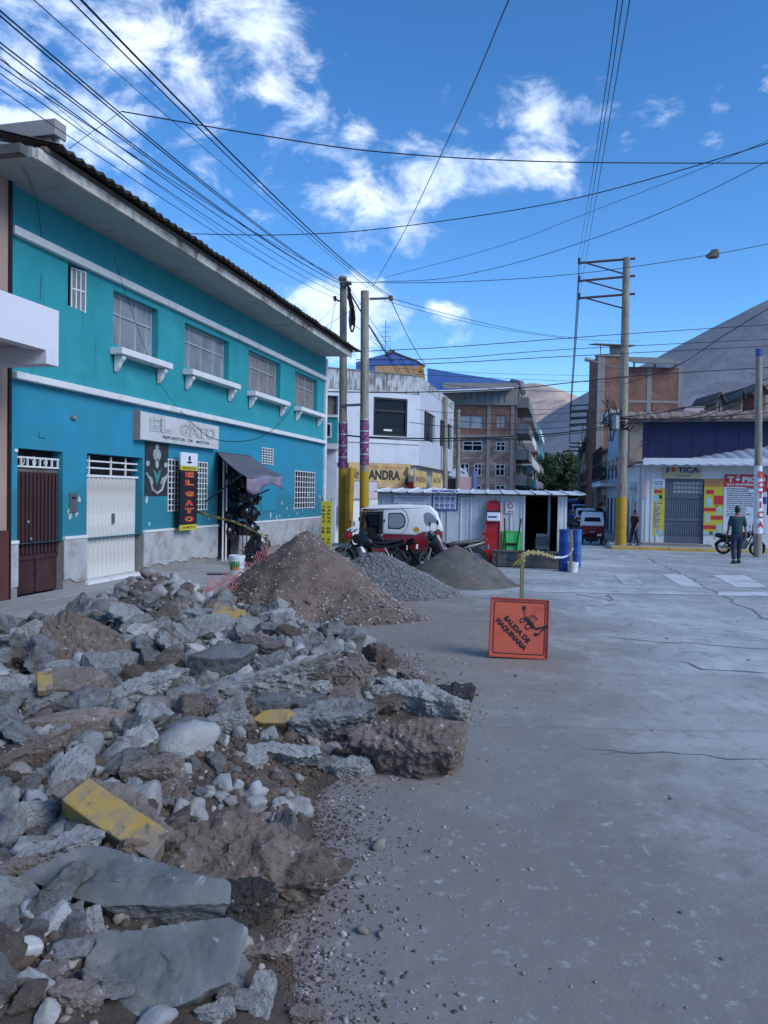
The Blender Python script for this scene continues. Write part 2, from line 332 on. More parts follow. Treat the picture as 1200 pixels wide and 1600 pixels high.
def grid_mesh(name, xs, ys, hf, m, parent=None, smooth=True):
    X, Y = np.meshgrid(xs, ys); n, k = Y.shape
    Z = np.array([[hf(X[i, j], Y[i, j]) for j in range(k)] for i in range(n)]) if callable(hf) else hf
    me = bpy.data.meshes.new(name); V = np.stack([X, Y, Z], -1).reshape(-1, 3)
    idx = np.arange(n*k).reshape(n, k); F = np.stack([idx[:-1, :-1], idx[:-1, 1:], idx[1:, 1:], idx[1:, :-1]], -1).reshape(-1, 4)
    me.vertices.add(n*k); me.vertices.foreach_set('co', V.ravel().astype(np.float32)); me.loops.add(F.size); me.loops.foreach_set('vertex_index', F.ravel().astype(np.int32))
    me.polygons.add(len(F)); me.polygons.foreach_set('loop_start', np.arange(0, F.size, 4, dtype=np.int32)); me.polygons.foreach_set('loop_total', np.full(len(F), 4, np.int32))
    me.update(); me.validate()
    if smooth: me.polygons.foreach_set('use_smooth', [True]*len(F))
    return link(name, me, parent, m)
xs = np.concatenate([[-6000, -2500, -900, -300, -100], np.linspace(-50, 60, 56), [120, 300, 900, 2500, 6000]])
ys = np.concatenate([[-3000, -800, -200, -60], np.linspace(-20, 60, 81), [70, 80, 100, 125, 150, 200, 400, 900, 2500, 9000]])
tag(grid_mesh('street', xs, ys, lambda x, y: gz(y), M_ground), kind='structure')
M_crack = mat('crack_fill', (.17, .168, .165), .9, .3, 8, .2)
def ribbon(name, pts, wid, m, seed, dz=.004, jit=.05, step=.12, kind='structure'):
    rr = random.Random(seed); P = [G(*p) for p in pts]; out = []
    for a, b in zip(P[:-1], P[1:]):
        n = max(2, int((b-a).length/step))
        for i in range(n): out.append(a.lerp(b, i/n))
    out.append(P[-1]); mb = MB(); vs = []; off = 0
    for i, p in enumerate(out):
        t = (out[min(i+1, len(out)-1)]-out[max(i-1, 0)]); t.z = 0; t.normalize(); nn = Vector((-t.y, t.x, 0)); off = off*.7+rr.uniform(-jit, jit); ww = wid*rr.uniform(.4, 1.3)*min(1, .15+i/4, .15+(len(out)-1-i)/4)
        for sgn in (-1, 1):
            q = p+nn*(off+sgn*ww); q.z = gz(q.y)+dz; vs.append(q)
    mb.add(vs, [(2*i, 2*i+2, 2*i+3, 2*i+1) for i in range(len(out)-1)])
    return tag(mb.build(name, m, fix=False), kind=kind)
for i, (pts, wd) in enumerate([([(940, 992), (1010, 1003), (1090, 1006), (1160, 1013), (1240, 1014)], .016), ([(1060, 1032), (1085, 1036), (1102, 1045), (1150, 1048), (1240, 1053)], .022),
        ([(905, 1166), (960, 1172), (1010, 1176), (1100, 1183), (1240, 1195)], .010), ([(1010, 872), (1060, 895), (1120, 925), (1180, 958), (1260, 1000)], .022), ([(840, 1029), (905, 1031), (960, 1036)], .007),
        ([(890, 927), (930, 934), (952, 940), (952, 928)], .03), ([(930, 1180), (1000, 1180)], .006), ([(1080, 1150), (1130, 1160)], .006), ([(990, 1010), (1040, 1015)], .008)]):
    ribbon('road_crack', pts, wd, M_crack, 30+i)
M_zebra = mat('worn_white_marking', (.55, .575, .59), .7, .1, 3, .05, dirt=(.33, .34, .34), dscale=1.3, dth=.60, dsoft=.06)
M_zebra2 = mat('faded_marking', (.48, .50, .51), .7, .1, 3, .05, dirt=(.31, .32, .33), dscale=1.6, dth=.50, dsoft=.08)
def decal(name, pix, m, dz=.006, sub=8):
    P = [G(*p) for p in pix]; mb = MB(); n = sub; vs = []
    for i in range(n+1):
        a = P[0].lerp(P[3], i/n); b = P[1].lerp(P[2], i/n)
        for j in range(n+1):
            q = a.lerp(b, j/n); q.z = gz(q.y)+dz; vs.append(q)
    mb.add(vs, [(i*(n+1)+j, i*(n+1)+j+1, (i+1)*(n+1)+j+1, (i+1)*(n+1)+j) for i in range(n) for j in range(n)])
    return tag(mb.build(name, m, fix=False), kind='structure')
decal('crossing_stripe', [(1150, 918), (1200, 918.5), (1163, 899), (1113, 899)], M_zebra)
decal('crossing_stripe', [(1065, 917), (1100, 918), (1066, 898), (1033, 897)], M_zebra)
decal('crossing_stripe', [(975, 914), (1008, 915), (990, 897), (958, 897)], M_zebra2)
decal('crossing_stripe', [(1240, 919), (1300, 919), (1250, 900), (1205, 900)], M_zebra)
decal('stop_line', [(1122, 931), (1290, 934), (1283, 927), (1122, 924)], M_zebra)
decal('stop_line', [(830, 925), (1116, 931), (1114, 924), (830, 918)], M_zebra2)
# ================================================================ hills
def hillmat(name, c1, c2, sc_):
    return mat(name, c1, .95, .14, sc_, .6, sc_*6, dirt=c2, dscale=sc_*1.5, dth=.52, bdist=14)
def ridge(name, D, pts, front, m, seed, steps=140, vs_=46, rough=.035, foot=-5):
    """pts: picture points of the skyline; the hill rises from a foot nearer the street to that ridge and falls behind it"""
    P = [PY(px, py, D) for px, py in pts]; X = np.linspace(P[0].x, P[-1].x, steps); Zr = np.interp(X, [p.x for p in P], [p.z for p in P])
    k = np.array([.2, .6, 1, .6, .2]); k /= k.sum(); Zr = np.convolve(np.pad(Zr, 2, mode='edge'), k, 'valid'); T = np.linspace(0, 1.5, vs_); V = []
    for t in T:
        for i in range(steps):
            h = math.sin(min(t, 1)*math.pi/2)**1.1 if t <= 1 else max(0, 1-(t-1)*1.2)
            x, y = X[i], D-front*(1-t)
            n = noise.fractal(Vector((x/D*9, y/D*5, seed)), 1, 2.1, 6)+.5*noise.fractal(Vector((x/D*30, y/D*4, seed+3)), 1, 2.1, 4)
            V.append((x, y, foot+(Zr[i]-foot)*h*(1+rough*n*(1.3-min(t, 1)))+0))
    mb = MB(); mb.add(V, [(j*steps+i, j*steps+i+1, (j+1)*steps+i+1, (j+1)*steps+i) for j in range(vs_-1) for i in range(steps-1)])
    return tag(mb.build(name, m, fix=False, smooth=True), kind='structure')
ridge('hillside', 1500, [(740, 720), (800, 690), (850, 651), (880, 633), (930, 606), (985, 580), (1060, 540), (1125, 505), (1200, 470), (1330, 405), (1500, 345), (1800, 300), (2300, 330), (2900, 420)], 900, hillmat('grey_scree_hill', (.225, .225, .245), (.18, .178, .195), .006), 3)
ridge('far_mountain', 5200, [(500, 700), (640, 655), (740, 628), (800, 609), (812, 606), (828, 610), (850, 619), (868, 628), (885, 640), (930, 660), (1100, 690)], 2500, hillmat('sunlit_far_slope', (.62, .44, .34), (.36, .27, .24), .004), 8, foot=-5)  # sunlight on the far peak is painted in as warm tan colour
def backhill(name, cx, cy, rx, h, seed):
    mb = MB(); n, k = 60, 14; V = []
    for j in range(k+1):
        for i in range(n):
            a = i/n*2*math.pi; q = 1-j/k; nn = noise.fractal(Vector((math.cos(a)*2*q, math.sin(a)*2*q, seed)), 1, 2, 5)
            V.append((cx+rx*q*math.cos(a), cy+rx*.5*q*math.sin(a), 5+h*(1-q)**.8*(1+.25*nn)))
    mb.add(V, [(j*n+i, j*n+(i+1) % n, (j+1)*n+(i+1) % n, (j+1)*n+i) for j in range(k) for i in range(n)])
    tag(mb.build(name, MATS['grey_scree_hill'], fix=False, smooth=True), kind='structure')
backhill('hillside', 2600, 100, 1500, 620, 5); backhill('hillside', 600, -2600, 2400, 700, 9); backhill('hillside', -3000, 600, 1500, 600, 12)
# ================================================================ facade frame (blue house): local x runs along the wall, -y points to the street
FD = Vector((.2362, .9717, 0)); FO = Vector((-8.366+.243*8, 8, 0)); FN = Vector((.9717, -.2362, 0)); FRZ = math.atan2(FD.y, FD.x)
def F(px, py, o=0.0):
    d = rdir(px, py); q = FO+FN*o; t = (q-CAM).dot(FN)/d.dot(FN); p = CAM+d*t
    return (p-FO).dot(FD), p.z
SW = .12
def kerb_xy(s, o): return FO+FD*s+FN*o
# sidewalk
sw = MB(); sw.box(-12, 17.6, -2.45, 0.3, -.7, SW-.045); side = link('sidewalk', sw.mesh('sidewalk')); side.location = FO; side.rotation_euler = (0, 0, FRZ); side.data.materials.append(M_cdark); tag(side, kind='structure')
M_pave = mat('paving_slab_grey', (.30, .305, .31), .8, .12, 2.5, .2, 25, rand=.10, dirt=(.22, .21, .20), dscale=2, dth=.6)
pm = MB().box(0, .785, 0, .595, 0, .05).mesh('paving_slab', bevel=.006, seg=1); pm.materials.append(M_pave)
for i in range(-9, 22):
    for j in range(4):
        o = link('paving_slab', pm, side); o.location = (i*.8+(.4 if j % 2 else 0), -.04-(j+1)*.605+.04, SW-.048+rnd.uniform(-.003, .003)); o.rotation_euler = (0, 0, rnd.uniform(-.004, .004))
km = MB().box(0, .99, 0, .14, 0, .5).mesh('kerb_stone', bevel=.015, seg=1); km.materials.append(M_cement)
for i in range(-8, 17):
    o = link('kerb_stone', km, side); o.location = (i*1.0, -2.60, SW-.5+rnd.uniform(-.004, .004))
def lowzone(m, z1, col, z0=.9):
    nt = m.node_tree; L = nt.links.new; b = nt.nodes['Principled BSDF']; src = b.inputs['Base Color'].links[0].from_socket
    tc = nd(nt, 'ShaderNodeTexCoord'); sp = nd(nt, 'ShaderNodeSeparateXYZ'); L(tc.outputs['Object'], sp.inputs[0]); n = nd(nt, 'ShaderNodeTexNoise', i_Scale=1.6, i_Detail=7.0, i_Roughness=.65); L(tc.outputs['Object'], n.inputs['Vector'])
    a = nd(nt, 'ShaderNodeMath', operation='MULTIPLY_ADD'); L(n.outputs[0], a.inputs[0]); a.inputs[1].default_value = 1.5; L(sp.outputs[2], a.inputs[2])
    mr = nd(nt, 'ShaderNodeMapRange', interpolation_type='SMOOTHSTEP'); L(a.outputs[0], mr.inputs[0]); mr.inputs[1].default_value = z1+.95; mr.inputs[2].default_value = z1+.5; mr.inputs[4].default_value = .85
    x = nd(nt, 'ShaderNodeMix', data_type='RGBA'); L(mr.outputs[0], x.inputs[0]); L(src, x.inputs[6]); x.inputs[7].default_value = (*col, 1); L(x.outputs[2], b.inputs['Base Color'])
lowzone(M_azure, 1.75, (.018, .17, .22))
# ---- El Gato house
H = empty('blue_house', FO, FRZ, 'long two-storey turquoise and blue house with white bands and overhanging eave', 'house')
s0 = F(12, 500)[0]; s1 = F(508, 600)[0]+.05; WT = 6.27
zb = .30; zband = 3.42; zup = 5.52
def fr(x0, y0, x1, y1, o=0):
    a, t = F(x0, (y0+y1)/2, o)[0], F(x1, (y0+y1)/2, o)[0]; return a, t
UP = []   # upper windows (s0, s1, z0, z1)
for (xa, xb, ztop, ytop, xr, yb, xs_) in []: pass
def hz(xa, xb, xm, yt, yb): return (F(xa, 600)[0], F(xb, 600)[0], F(xm, yb)[1], F(xm, yt)[1])
w0 = hz(105, 132, 106, 409, 477); w1 = hz(176, 246, 176, 452, 537); w2 = hz(288, 357, 289, 503, 572); w3 = hz(388, 438, 389, 546, 607); w4 = hz(461, 496, 462, 579, 632)
gate = hz(137, 224, 138, 708, 908); bdoor = hz(28, 99, 30, 700, 934); g1 = hz(263, 324, 263, 718, 798); dwy = hz(342, 374, 343, 712, 882); sm = hz(410, 427, 411, 700, 724); g2 = hz(462, 493, 462, 736, 794)
up = MB(); wall_mesh(up, s0, s1, zband+.02, WT, [w0, w1, w2, w3, w4], .24); up.build('upper_wall', M_teal, H, fix=False)
lo = MB(); wall_mesh(lo, s0, s1, .92, zband+.02, [(q[0], q[1], max(q[2], .92), q[3]) for q in (bdoor, gate, g1, dwy, sm, g2)], .26); lo.build('lower_wall', M_azure, H, fix=False)
# dado: three runs between the doors, crumbling lower edge over bare cement
def dado(a, b, seed):
    rr = random.Random(seed); n = max(4, int((b-a)/.05)); low = [SW+.02+(.10+.10*rr.random() if rr.random() > .35 else .02)*1 for _ in range(n+1)]
    lowz = [SW+.06+max(0, .5+noise.fractal(Vector((a*1.0+i*(b-a)/n*1.1, seed, 0)), 1, 2, 4))*.14+rr.uniform(0, .015) for i in range(n+1)]
    mb = MB(); poly = [(a+i*(b-a)/n, lowz[i]) for i in range(n+1)]+[(b, .94), (a, .94)]; mb.prism(poly, -.035, .0); mb.build('dado_plaster', M_dado, H)
    bx('dado_cap', M_trim, H, a, b, -.05, .0, .94, .985)
    bx('dado_base', M_cement, H, a, b, -.012, .2, -.1, .93)
dado(s0, bdoor[0]-.01, 1); dado(bdoor[1]+.01, gate[0]-.02, 2); dado(gate[1]+.02, dwy[0]-.02, 3); dado(dwy[1]+.02, s1-.12, 4)
body = MB(); body.box(s0, s1, .262, 7.5, -.1, WT); body.build('house_body', M_cdark, H)
sidew = MB(); sidew.box(s1, s1+.02, .0, 7.5, -.1, WT); sidew.build('side_wall', M_white, H)
bx('corner_pilaster', M_trim, H, s1-.12, s1+.06, -.06, .10, .1, WT)
bx('floor_band', M_trim, H, s0+.05, s1-.12, -.13, 0, 3.40, 3.51, bevel=.012)
bx('lintel_band', M_trim, H, s0+.03, s1-.12, -.10, 0, 5.52, 5.65, bevel=.012)
# eave: soffit box, fascia, corrugated roof
OV = 1.0
sf = MB(); sf.prism([(-OV, 6.23), (0.0, 6.26), (0.0, 6.6), (-OV, 6.36)], s0-.75, s1-.55, ax='x'); sf.build('soffit', M_soffit, H)
fa = MB(); fa.prism([(-OV-.05, 6.215), (-OV, 6.215), (-OV, 6.37), (-OV-.05, 6.37)], s0-.7, s1-.5, ax='x'); fa.build('fascia', mat('peeling_fascia', (.50, .49, .45), .8, .15, 3, .1, dirt=(.12, .10, .085), dscale=1.6, dth=.56), H)
bx('fascia', mat('fascia_dark', (.10, .08, .07), .9, .3, 3, .1), H, s0-.6, s1-.5, -OV-.085, -OV-.005, 6.372, 6.43)
rf = MB(); ns = int((s1-s0+.45)/.06); vs = []; fs = []
for i in range(ns+1):
    x = s0-.55+i*.06; dz = .028*math.sin(i*math.pi/2)
    jag = .05*noise.noise(Vector((x*1.5, 0, 0))); lift = .03*noise.noise(Vector((x*.9, 3, 0)))
    for (y, z) in ((-OV-.26+jag, 6.40+lift), (-OV-.26+jag, 6.43+lift), (3.6, 7.9), (3.6, 7.86)): vs.append((x, y, z+dz+(.03 if y < 0 else 0)))
for i in range(ns):
    for q in range(4): fs.append((i*4+q, i*4+(q+1) % 4, (i+1)*4+(q+1) % 4, (i+1)*4+q))
rf.add(vs, fs); rf.build('corrugated_roof', mat('rusty_dark_roof', (.030, .024, .020), .9, .4, 3, .2, dirt=(.08, .05, .035), dscale=2, dth=.6), H, smooth=True)
# back slope
rb = MB(); rb.prism([(3.6, 7.86), (3.6, 7.9), (8.2, 6.6), (8.2, 6.56)], s0-.2, s1-.1, ax='x'); rb.build('rear_roof', MATS['rusty_dark_roof'], H)
ga = MB(); ga.prism([(0, WT), (7.5, WT), (3.6, 7.7), (0, 6.5)], s1-.02, s1+.018, ax='x'); ga.build('gable', M_white, H)
# upper windows
def bars(mb, a, b, c, d, y, xs_, zs_, r=.014):
    for x in xs_: mb.box(x-r, x+r, y-r, y+r, c, d)
    for z in zs_: mb.box(a, b, y-r*.9, y+r*.9, z-r, z+r)
def upwin(q, cols, tr, curtain=False, sill=True):
    a, b, c, d = q
    p = MB(); gl = link('window', MB().box(a, b, .165, .17, c, d).mesh('window'), H); gl.data.materials.append(M_glass if not curtain else mat('curtained_glass', (.20, .19, .185), .08, .55, 6, 0, spec=1.0, stretch=(3, 1, .6)))
    f = MB(); W = b-a; xs_ = [a+.02]+[a+W*t for t in cols]+[b-.02]; zs_ = [c+.02, c+(d-c)*tr, d-.02]
    bars(f, a, b, c, d, .15, xs_, zs_); f.build('window_frame', M_galv, gl)
    if sill:
        bx('window_sill', M_trim, H, a-.10, b+.16, -.26, 0, c-.20, c-.08, bevel=.012)
        for x in (a+.0, b-.06):
            bk = MB(); bk.prism([(-.02, c-.205), (-.20, c-.205), (-.21, c-.27), (-.15, c-.33), (-.11, c-.42), (-.04, c-.50), (-.02, c-.50)], x, x+.10, ax='x'); bk.build('sill_bracket', M_trim, H, bevel=.01, seg=1)
upwin(w1, (.28, .62, .88), .62); upwin(w2, (.2, .47, .74), .62); upwin(w3, (.2, .45, .72), .62, True); upwin(w4, (.3, .6), .62, True)
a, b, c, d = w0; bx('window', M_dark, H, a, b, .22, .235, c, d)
Mr = Matrix.Translation((a+(b-a)*.42, .08, c-.02)) @ Matrix.Rotation(R(-14), 4, 'Z'); W = (b-a)*.62
cs = link('open_casement', MB().box(0, W, 0, .004, .02, d-c-.02, M=Mr).mesh('open_casement'), H); cs.data.materials.append(mat('net_curtain_pane', (.16, .19, .20), .3, .3, 6, 0, spec=.4))
f = MB()
for x in (0.0, W*.33, W*.66, W): f.box(x-.012, x+.012, -.014, .016, .0, d-c, M=Mr)
for z in (.02, (d-c)*.5, d-c-.02): f.box(0, W, -.013, .017, z-.012, z+.012, M=Mr)
f.build('casement_frame', M_trim, cs)
pl = MB(); rr = random.Random(4)
for i in range(40):
    x = a+.05+rr.random()*.16; z = c+rr.random()*.35; y = .06+rr.random()*.1; e = .03
    pl.add([(x, y, z), (x+e*rr.uniform(-1, 1), y-e, z+e), (x+e, y+e*.5, z+e*.2)], [(0, 1, 2)])
# ground floor: brown door
a, b, c, d = bdoor; c = SW; zt = c+(d-c)*.845
dr = bx('front_door', M_maroon, H, a+.01, b-.01, .10, .13, c+.01, zt)
n = 12
sl = MB().box(0, .05, 0, .035, 0, 1).mesh('door_slat', bevel=.008, seg=1); sl.materials.append(M_maroon)
for i in range(n):
    o = link('door_slat', sl, dr); o.location = (a+.03+i*(b-a-.08)/(n-1)-.01, .068, c+.62); o.scale = (1, 1, (zt-c-.64))
bx('door_rail', M_maroon, dr, a+.01, b-.01, .075, .10, c+.54, c+.61); bx('door_stile', M_maroon, dr, (a+b)/2-.02, (a+b)/2+.02, .07, .10, c+.02, c+.54)
MB().lathe([(0.025, 0), (.03, .02), (.012, .03)], 10, rotm(R(90), 0, 0, (a+.30*(b-a), .07, 1.25))).build('door_lock', M_steel, dr)
MB().lathe([(0.025, 0), (.03, .02), (.012, .03)], 10, rotm(R(90), 0, 0, (a+.36*(b-a), .07, .98))).build('door_lock', M_steel, dr)
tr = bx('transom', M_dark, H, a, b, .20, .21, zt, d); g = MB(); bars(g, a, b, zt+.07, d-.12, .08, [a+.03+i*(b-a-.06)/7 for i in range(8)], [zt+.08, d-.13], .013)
for i in range(1, 7, 2):
    x = a+(i+.5)*(b-a)/8; zc = (zt+d)/2-.02; path = [(x+.07*t*math.cos(t*9), .08, zc+.09*t*math.sin(t*9)) for t in [k/14 for k in range(2, 15)]]; g.tube(path, .008, 4)
g.build('transom_grille', M_trim, tr)
bx('door_lintel', M_cdark, H, a, b, .1, .2, zt-.0, zt+.05)
# white gate
a, b, c, d = gate; c = SW+.05; zt = F(138, 741)[1]
gt = bx('metal_gate', mat('white_gate_paint', (.56, .57, .56), .5, .08, 3, .1, dirt=(.36, .34, .31), dscale=2.5, dth=.54, stretch=(3, 3, .5), dirt2=(.10, .05, .03), d2th=.72, d2scale=6), H, a+.02, b-.02, .14, .16, c, zt)
sl = MB().prism([(0, 0), (.03, -.035), (.075, -.035), (.105, 0)], 0, 1, ax='z').mesh('gate_slat'); sl.materials.append(MATS['white_gate_paint']); n = 13; st = (b-a-.1)/n
for i in range(n):
    o = link('gate_slat', sl, gt); o.location = (a+.05+i*st, .14, c+.02); o.scale = (st/.125, 1, zt-c-.05)
g = MB(); g.box(a, b, .09, .13, zt-.04, zt); g.box(a, a+.05, .09, .13, c, zt); g.build('gate_frame', M_trim, gt)
bx('gate_latch', M_steel, gt, a+(b-a)*.52, a+(b-a)*.55, .08, .12, 1.15, 1.33)
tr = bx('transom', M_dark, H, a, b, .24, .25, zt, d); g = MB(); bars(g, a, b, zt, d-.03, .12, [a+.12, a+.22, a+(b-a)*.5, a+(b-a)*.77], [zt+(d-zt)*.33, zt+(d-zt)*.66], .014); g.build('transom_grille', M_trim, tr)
bx('gate_threshold', M_trim, H, a-.05, b+.03, -.08, .2, SW-.02, SW+.05, bevel=.015)
# barred windows
def grille(q, nx, nz_, name='barred_window'):
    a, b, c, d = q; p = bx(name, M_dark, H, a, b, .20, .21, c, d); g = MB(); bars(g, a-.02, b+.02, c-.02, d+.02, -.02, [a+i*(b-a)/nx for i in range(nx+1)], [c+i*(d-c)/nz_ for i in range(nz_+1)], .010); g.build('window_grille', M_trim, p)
grille(g1, 13, 9); grille(sm, 4, 6); grille(g2, 8, 7)
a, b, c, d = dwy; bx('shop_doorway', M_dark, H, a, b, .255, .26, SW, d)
g = MB()
for x in (a-.03, a+.14): g.tube([(x, -.16, SW), (x, -.16, 2.6)], .022, 6)
g.build('door_post', M_trim, H)
# access door outline and services
g = MB(); xa, xb = F(433, 760)[0], F(467, 800)[0]
bx('flush_panel', mat('panel_blue', (.014, .22, .32), .6, .05, 2, 0), H, F(408, 800)[0], F(431, 800)[0], -.012, 0, 1.25, 1.85)
ic = bx('intercom', M_steel, H, F(108, 780)[0], F(119, 780)[0], -.03, 0, F(108, 801)[1], F(108, 770)[1], bevel=.006); bx('intercom_slot', M_ink, ic, F(109.5, 780)[0], F(116, 780)[0], -.034, -.031, F(110, 780)[1], F(110, 776)[1])
bx('meter_cover', M_azure, H, F(60, 680)[0], F(71, 680)[0], -.02, 0, F(60, 683)[1], F(60, 674)[1])
bx('junction_box', M_cement, H, F(110, 650)[0], F(117, 650)[0], -.05, 0, F(110, 654)[1], F(110, 649)[1])
hw = bx('house_number', M_pwhite, H, F(22, 703)[0], F(27, 703)[0], -.015, 0, F(22, 706)[1], F(22, 701)[1])
# small patched-paint flakes
M_flake = mat('flaked_plaster', (.40, .46, .50), .85, .1, 5, .1)
rr = random.Random(9); fk = MB()
for i in range(70):
    s = rr.uniform(bdoor[1]+.1, s1-.3); z = rr.uniform(1.0, 1.75)
    if any(q[0]-.12 < s < q[1]+.12 and z < q[3]+.1 for q in (gate, dwy, g1)): continue
    n = 7; r0 = rr.uniform(.01, .05)*(1.5 if rr.random() < .12 else 1); fk.prism([(s+r0*rr.uniform(.4, 1.3)*math.cos(k*2*math.pi/n), z+1.3*r0*rr.uniform(.4, 1.5)*math.sin(k*2*math.pi/n)) for k in range(n)], -.004, .0)
fk.build('paint_flakes', M_flake, H)['kind'] = 'stuff'
# mural beside the gate
a, b = F(226, 700)[0], F(263, 700)[0]; zc0, zc1 = F(228, 775)[1], F(228, 690)[1]
mu = bx('mural', mat('mural_dark', (.02, .025, .03), .7, .5, 5, 0), H, a, b, -.008, 0, zc0, zc1); W = b-a; Hh = zc1-zc0
M_mg = mat('mural_grey', (.28, .33, .33), .7, .4, 9, 0); M_mt = mat('mural_teal', (.04, .2, .18), .7, .3, 9, 0)
g = MB()
def mel(cx, cz, rx, rz, m_, n=16, y=-.012): g.prism([(a+W*(cx+rx*math.cos(k*2*math.pi/n)), zc0+Hh*(cz+rz*math.sin(k*2*math.pi/n))) for k in range(n)], y, -.008)
mel(.5, .78, .17, .12, 0); mel(.5, .93, .08, .05, 0); mel(.12, .60, .08, .05, 0); mel(.88, .60, .08, .05, 0); mel(.5, .62, .07, .1, 0)
g.tube([(a+W*x, -.012, zc0+Hh*z) for x, z in ((.05, .42), (.2, .3), (.3, .12), (.5, .05), (.7, .12), (.82, .3), (.96, .42))], .03, 6)
g.prism([(a+W*x, zc0+Hh*z) for x, z in ((.03, .42), (.3, .34), (.36, .22), (.2, .26))], -.013, -.008); g.prism([(a+W*x, zc0+Hh*z) for x, z in ((.97, .42), (.7, .34), (.64, .22), (.8, .26))], -.013, -.008)
g.build('motorbike_artwork', M_mg, mu); g = MB(); g.prism([(a+W*x, zc0+Hh*z) for x, z in ((.32, .5), (.42, .48), (.5, .4), (.58, .48), (.68, .5), (.6, .36), (.5, .2), (.4, .36))], -.015, -.008); g.build('motorbike_artwork', M_mt, mu)
# sign board EL GATO (fixed to the wall)
sg = empty('shop_sign', FO, FRZ, 'long pale shop sign reading EL GATO above the barred window', 'sign')
a, b, c, d = F(219, 670, .14)[0], F(342, 670, .14)[0], F(219, 686, .14)[1], F(219, 642, .14)[1]
bx('sign_board', mat('sign_pale', (.50, .52, .53), .6, .06, 3, .05, dirt=(.38, .38, .38), dscale=2, dth=.6), sg, a, b, -.14, -.005, c, d); bx('sign_edge', M_cement, sg, a-.03, a-.002, -.15, 0, c-.02, d+.02)
M_l1 = mat('sign_letter_edge', (.22, .23, .24), .6, .1, 5, 0); M_l2 = mat('sign_letter_face', (.42, .44, .46), .6, .1, 5, 0)
text('EL', a+.10*(b-a), a+.35*(b-a), c+(d-c)*.36, c+(d-c)*.86, M_l1, sg, -.145, bold=.055); text('GATO', a+.45*(b-a), a+.95*(b-a), c+(d-c)*.36, c+(d-c)*.86, M_l1, sg, -.145, bold=.055)
text('EL', a+.10*(b-a), a+.35*(b-a), c+(d-c)*.36, c+(d-c)*.86, M_l2, sg, -.150, bold=.022); text('GATO', a+.45*(b-a), a+.95*(b-a), c+(d-c)*.36, c+(d-c)*.86, M_l2, sg, -.150, bold=.022)
text('REPUESTOS   DE   MOTOS', a+.25*(b-a), a+.85*(b-a), c+(d-c)*.14, c+(d-c)*.25, M_ink, sg, -.146, bold=.01)
# hanging vertical sign
sg = empty('hanging_sign', FO, FRZ, 'tall narrow black sign with red letters EL GATO hanging in front of the barred window', 'sign')
a, b, c, d = F(281, 760, .2)[0], F(307, 760, .2)[0], F(281, 829, .2)[1], F(281, 706, .2)[1]; hh = d-c; wd = b-a
bx('sign_panel', M_ink, sg, a, b, -.22, -.19, c+hh*.07, c+hh*.77); bx('sign_head', M_pwhite, sg, a, b, -.222, -.19, c+hh*.83, d); bx('sign_band', M_yel, sg, a, b, -.223, -.19, c+hh*.772, c+hh*.828); bx('sign_foot', M_yel, sg, a, b, -.223, -.19, c, c+hh*.068)
text('DE MOTOS', a+.1*wd, b-.1*wd, c+hh*.018, c+hh*.05, M_ink, sg, -.228, bold=.01); text('REPUESTOS', a+.1*wd, b-.1*wd, c+hh*.785, c+hh*.815, M_ink, sg, -.228, bold=.01)
for i, (ch, zz) in enumerate((('E', .68), ('L', .575), ('G', .43), ('A', .315), ('T', .215), ('O', .105))):
    text(ch, a+.24*wd, b-.22*wd, c+hh*zz, c+hh*(zz+.075), M_yel, sg, -.2225-.002, bold=.07); text(ch, a+.24*wd, b-.22*wd, c+hh*zz, c+hh*(zz+.075), M_pred, sg, -.229, bold=.03)
g = MB(); xm = (a+b)/2; g.prism([(xm-.13, c+hh*.875), (xm, c+hh*.86), (xm+.13, c+hh*.875), (xm+.05, c+hh*.89), (xm-.05, c+hh*.89)], -.226, -.222); g.prism([(xm-.05, c+hh*.90), (xm+.05, c+hh*.90), (xm+.035, c+hh*.96), (xm-.035, c+hh*.96)], -.226, -.222); g.build('hat_emblem', M_ink, sg)
# awning
aw = empty('awning', FO, FRZ, 'sagging grey cloth awning on struts over the shop doorway', 'awning')
a, b = F(338, 710)[0], F(390, 712)[0]; zt = F(336, 705)[1]
o1 = 1.25; e0, z0_ = F(384, 745, o1); e1, z1_ = F(440, 742, o1); nn = 10; mb = MB(); vs = []
for i in range(nn+1):
    for j in range(nn+1):
        u, v_ = i/nn, j/nn; x = (a-.05+(b-a+.05)*u)*(1-v_)+(e0+(e1-e0)*u)*v_; y = -.02-o1*v_; z = zt*(1-v_)+(z0_*(1-u)+z1_*u)*v_-.05*math.sin(math.pi*v_)-.03*math.sin(math.pi*u*3)*v_
        vs.append((x, y, z))
for j in (1, 2, 3):
    pass
fs = [(i*(nn+1)+j, i*(nn+1)+j+1, (i+1)*(nn+1)+j+1, (i+1)*(nn+1)+j) for i in range(nn) for j in range(nn)]
mb.add(vs, fs); cl_ = mb.build('awning_cloth', mat('grey_cloth', (.10, .10, .13), .8, .15, 2, .1), aw, fix=False, smooth=True); cl_.modifiers.new('s', 'SOLIDIFY').thickness = .01
mb = MB(); vs = []
for i in range(21):
    u = i/20; x = e0+(e1-e0)*u; z = z0_*(1-u)+z1_*u-.03*math.sin(math.pi*u*3)
    for k in range(4): vs.append((x, -.02-o1-.01-.02*math.sin(u*25)*k/3, z-.02-k*(.09+.03*math.sin(u*7))))
mb.add(vs, [(i*4+k, i*4+k+1, (i+1)*4+k+1, (i+1)*4+k) for i in range(20) for k in range(3)]); vl = mb.build('awning_valance', mat('pinkish_cloth', (.20, .17, .24), .8, .2, 3, .1), aw, fix=False, smooth=True)
vl.modifiers.new('s', 'SOLIDIFY').thickness = .006
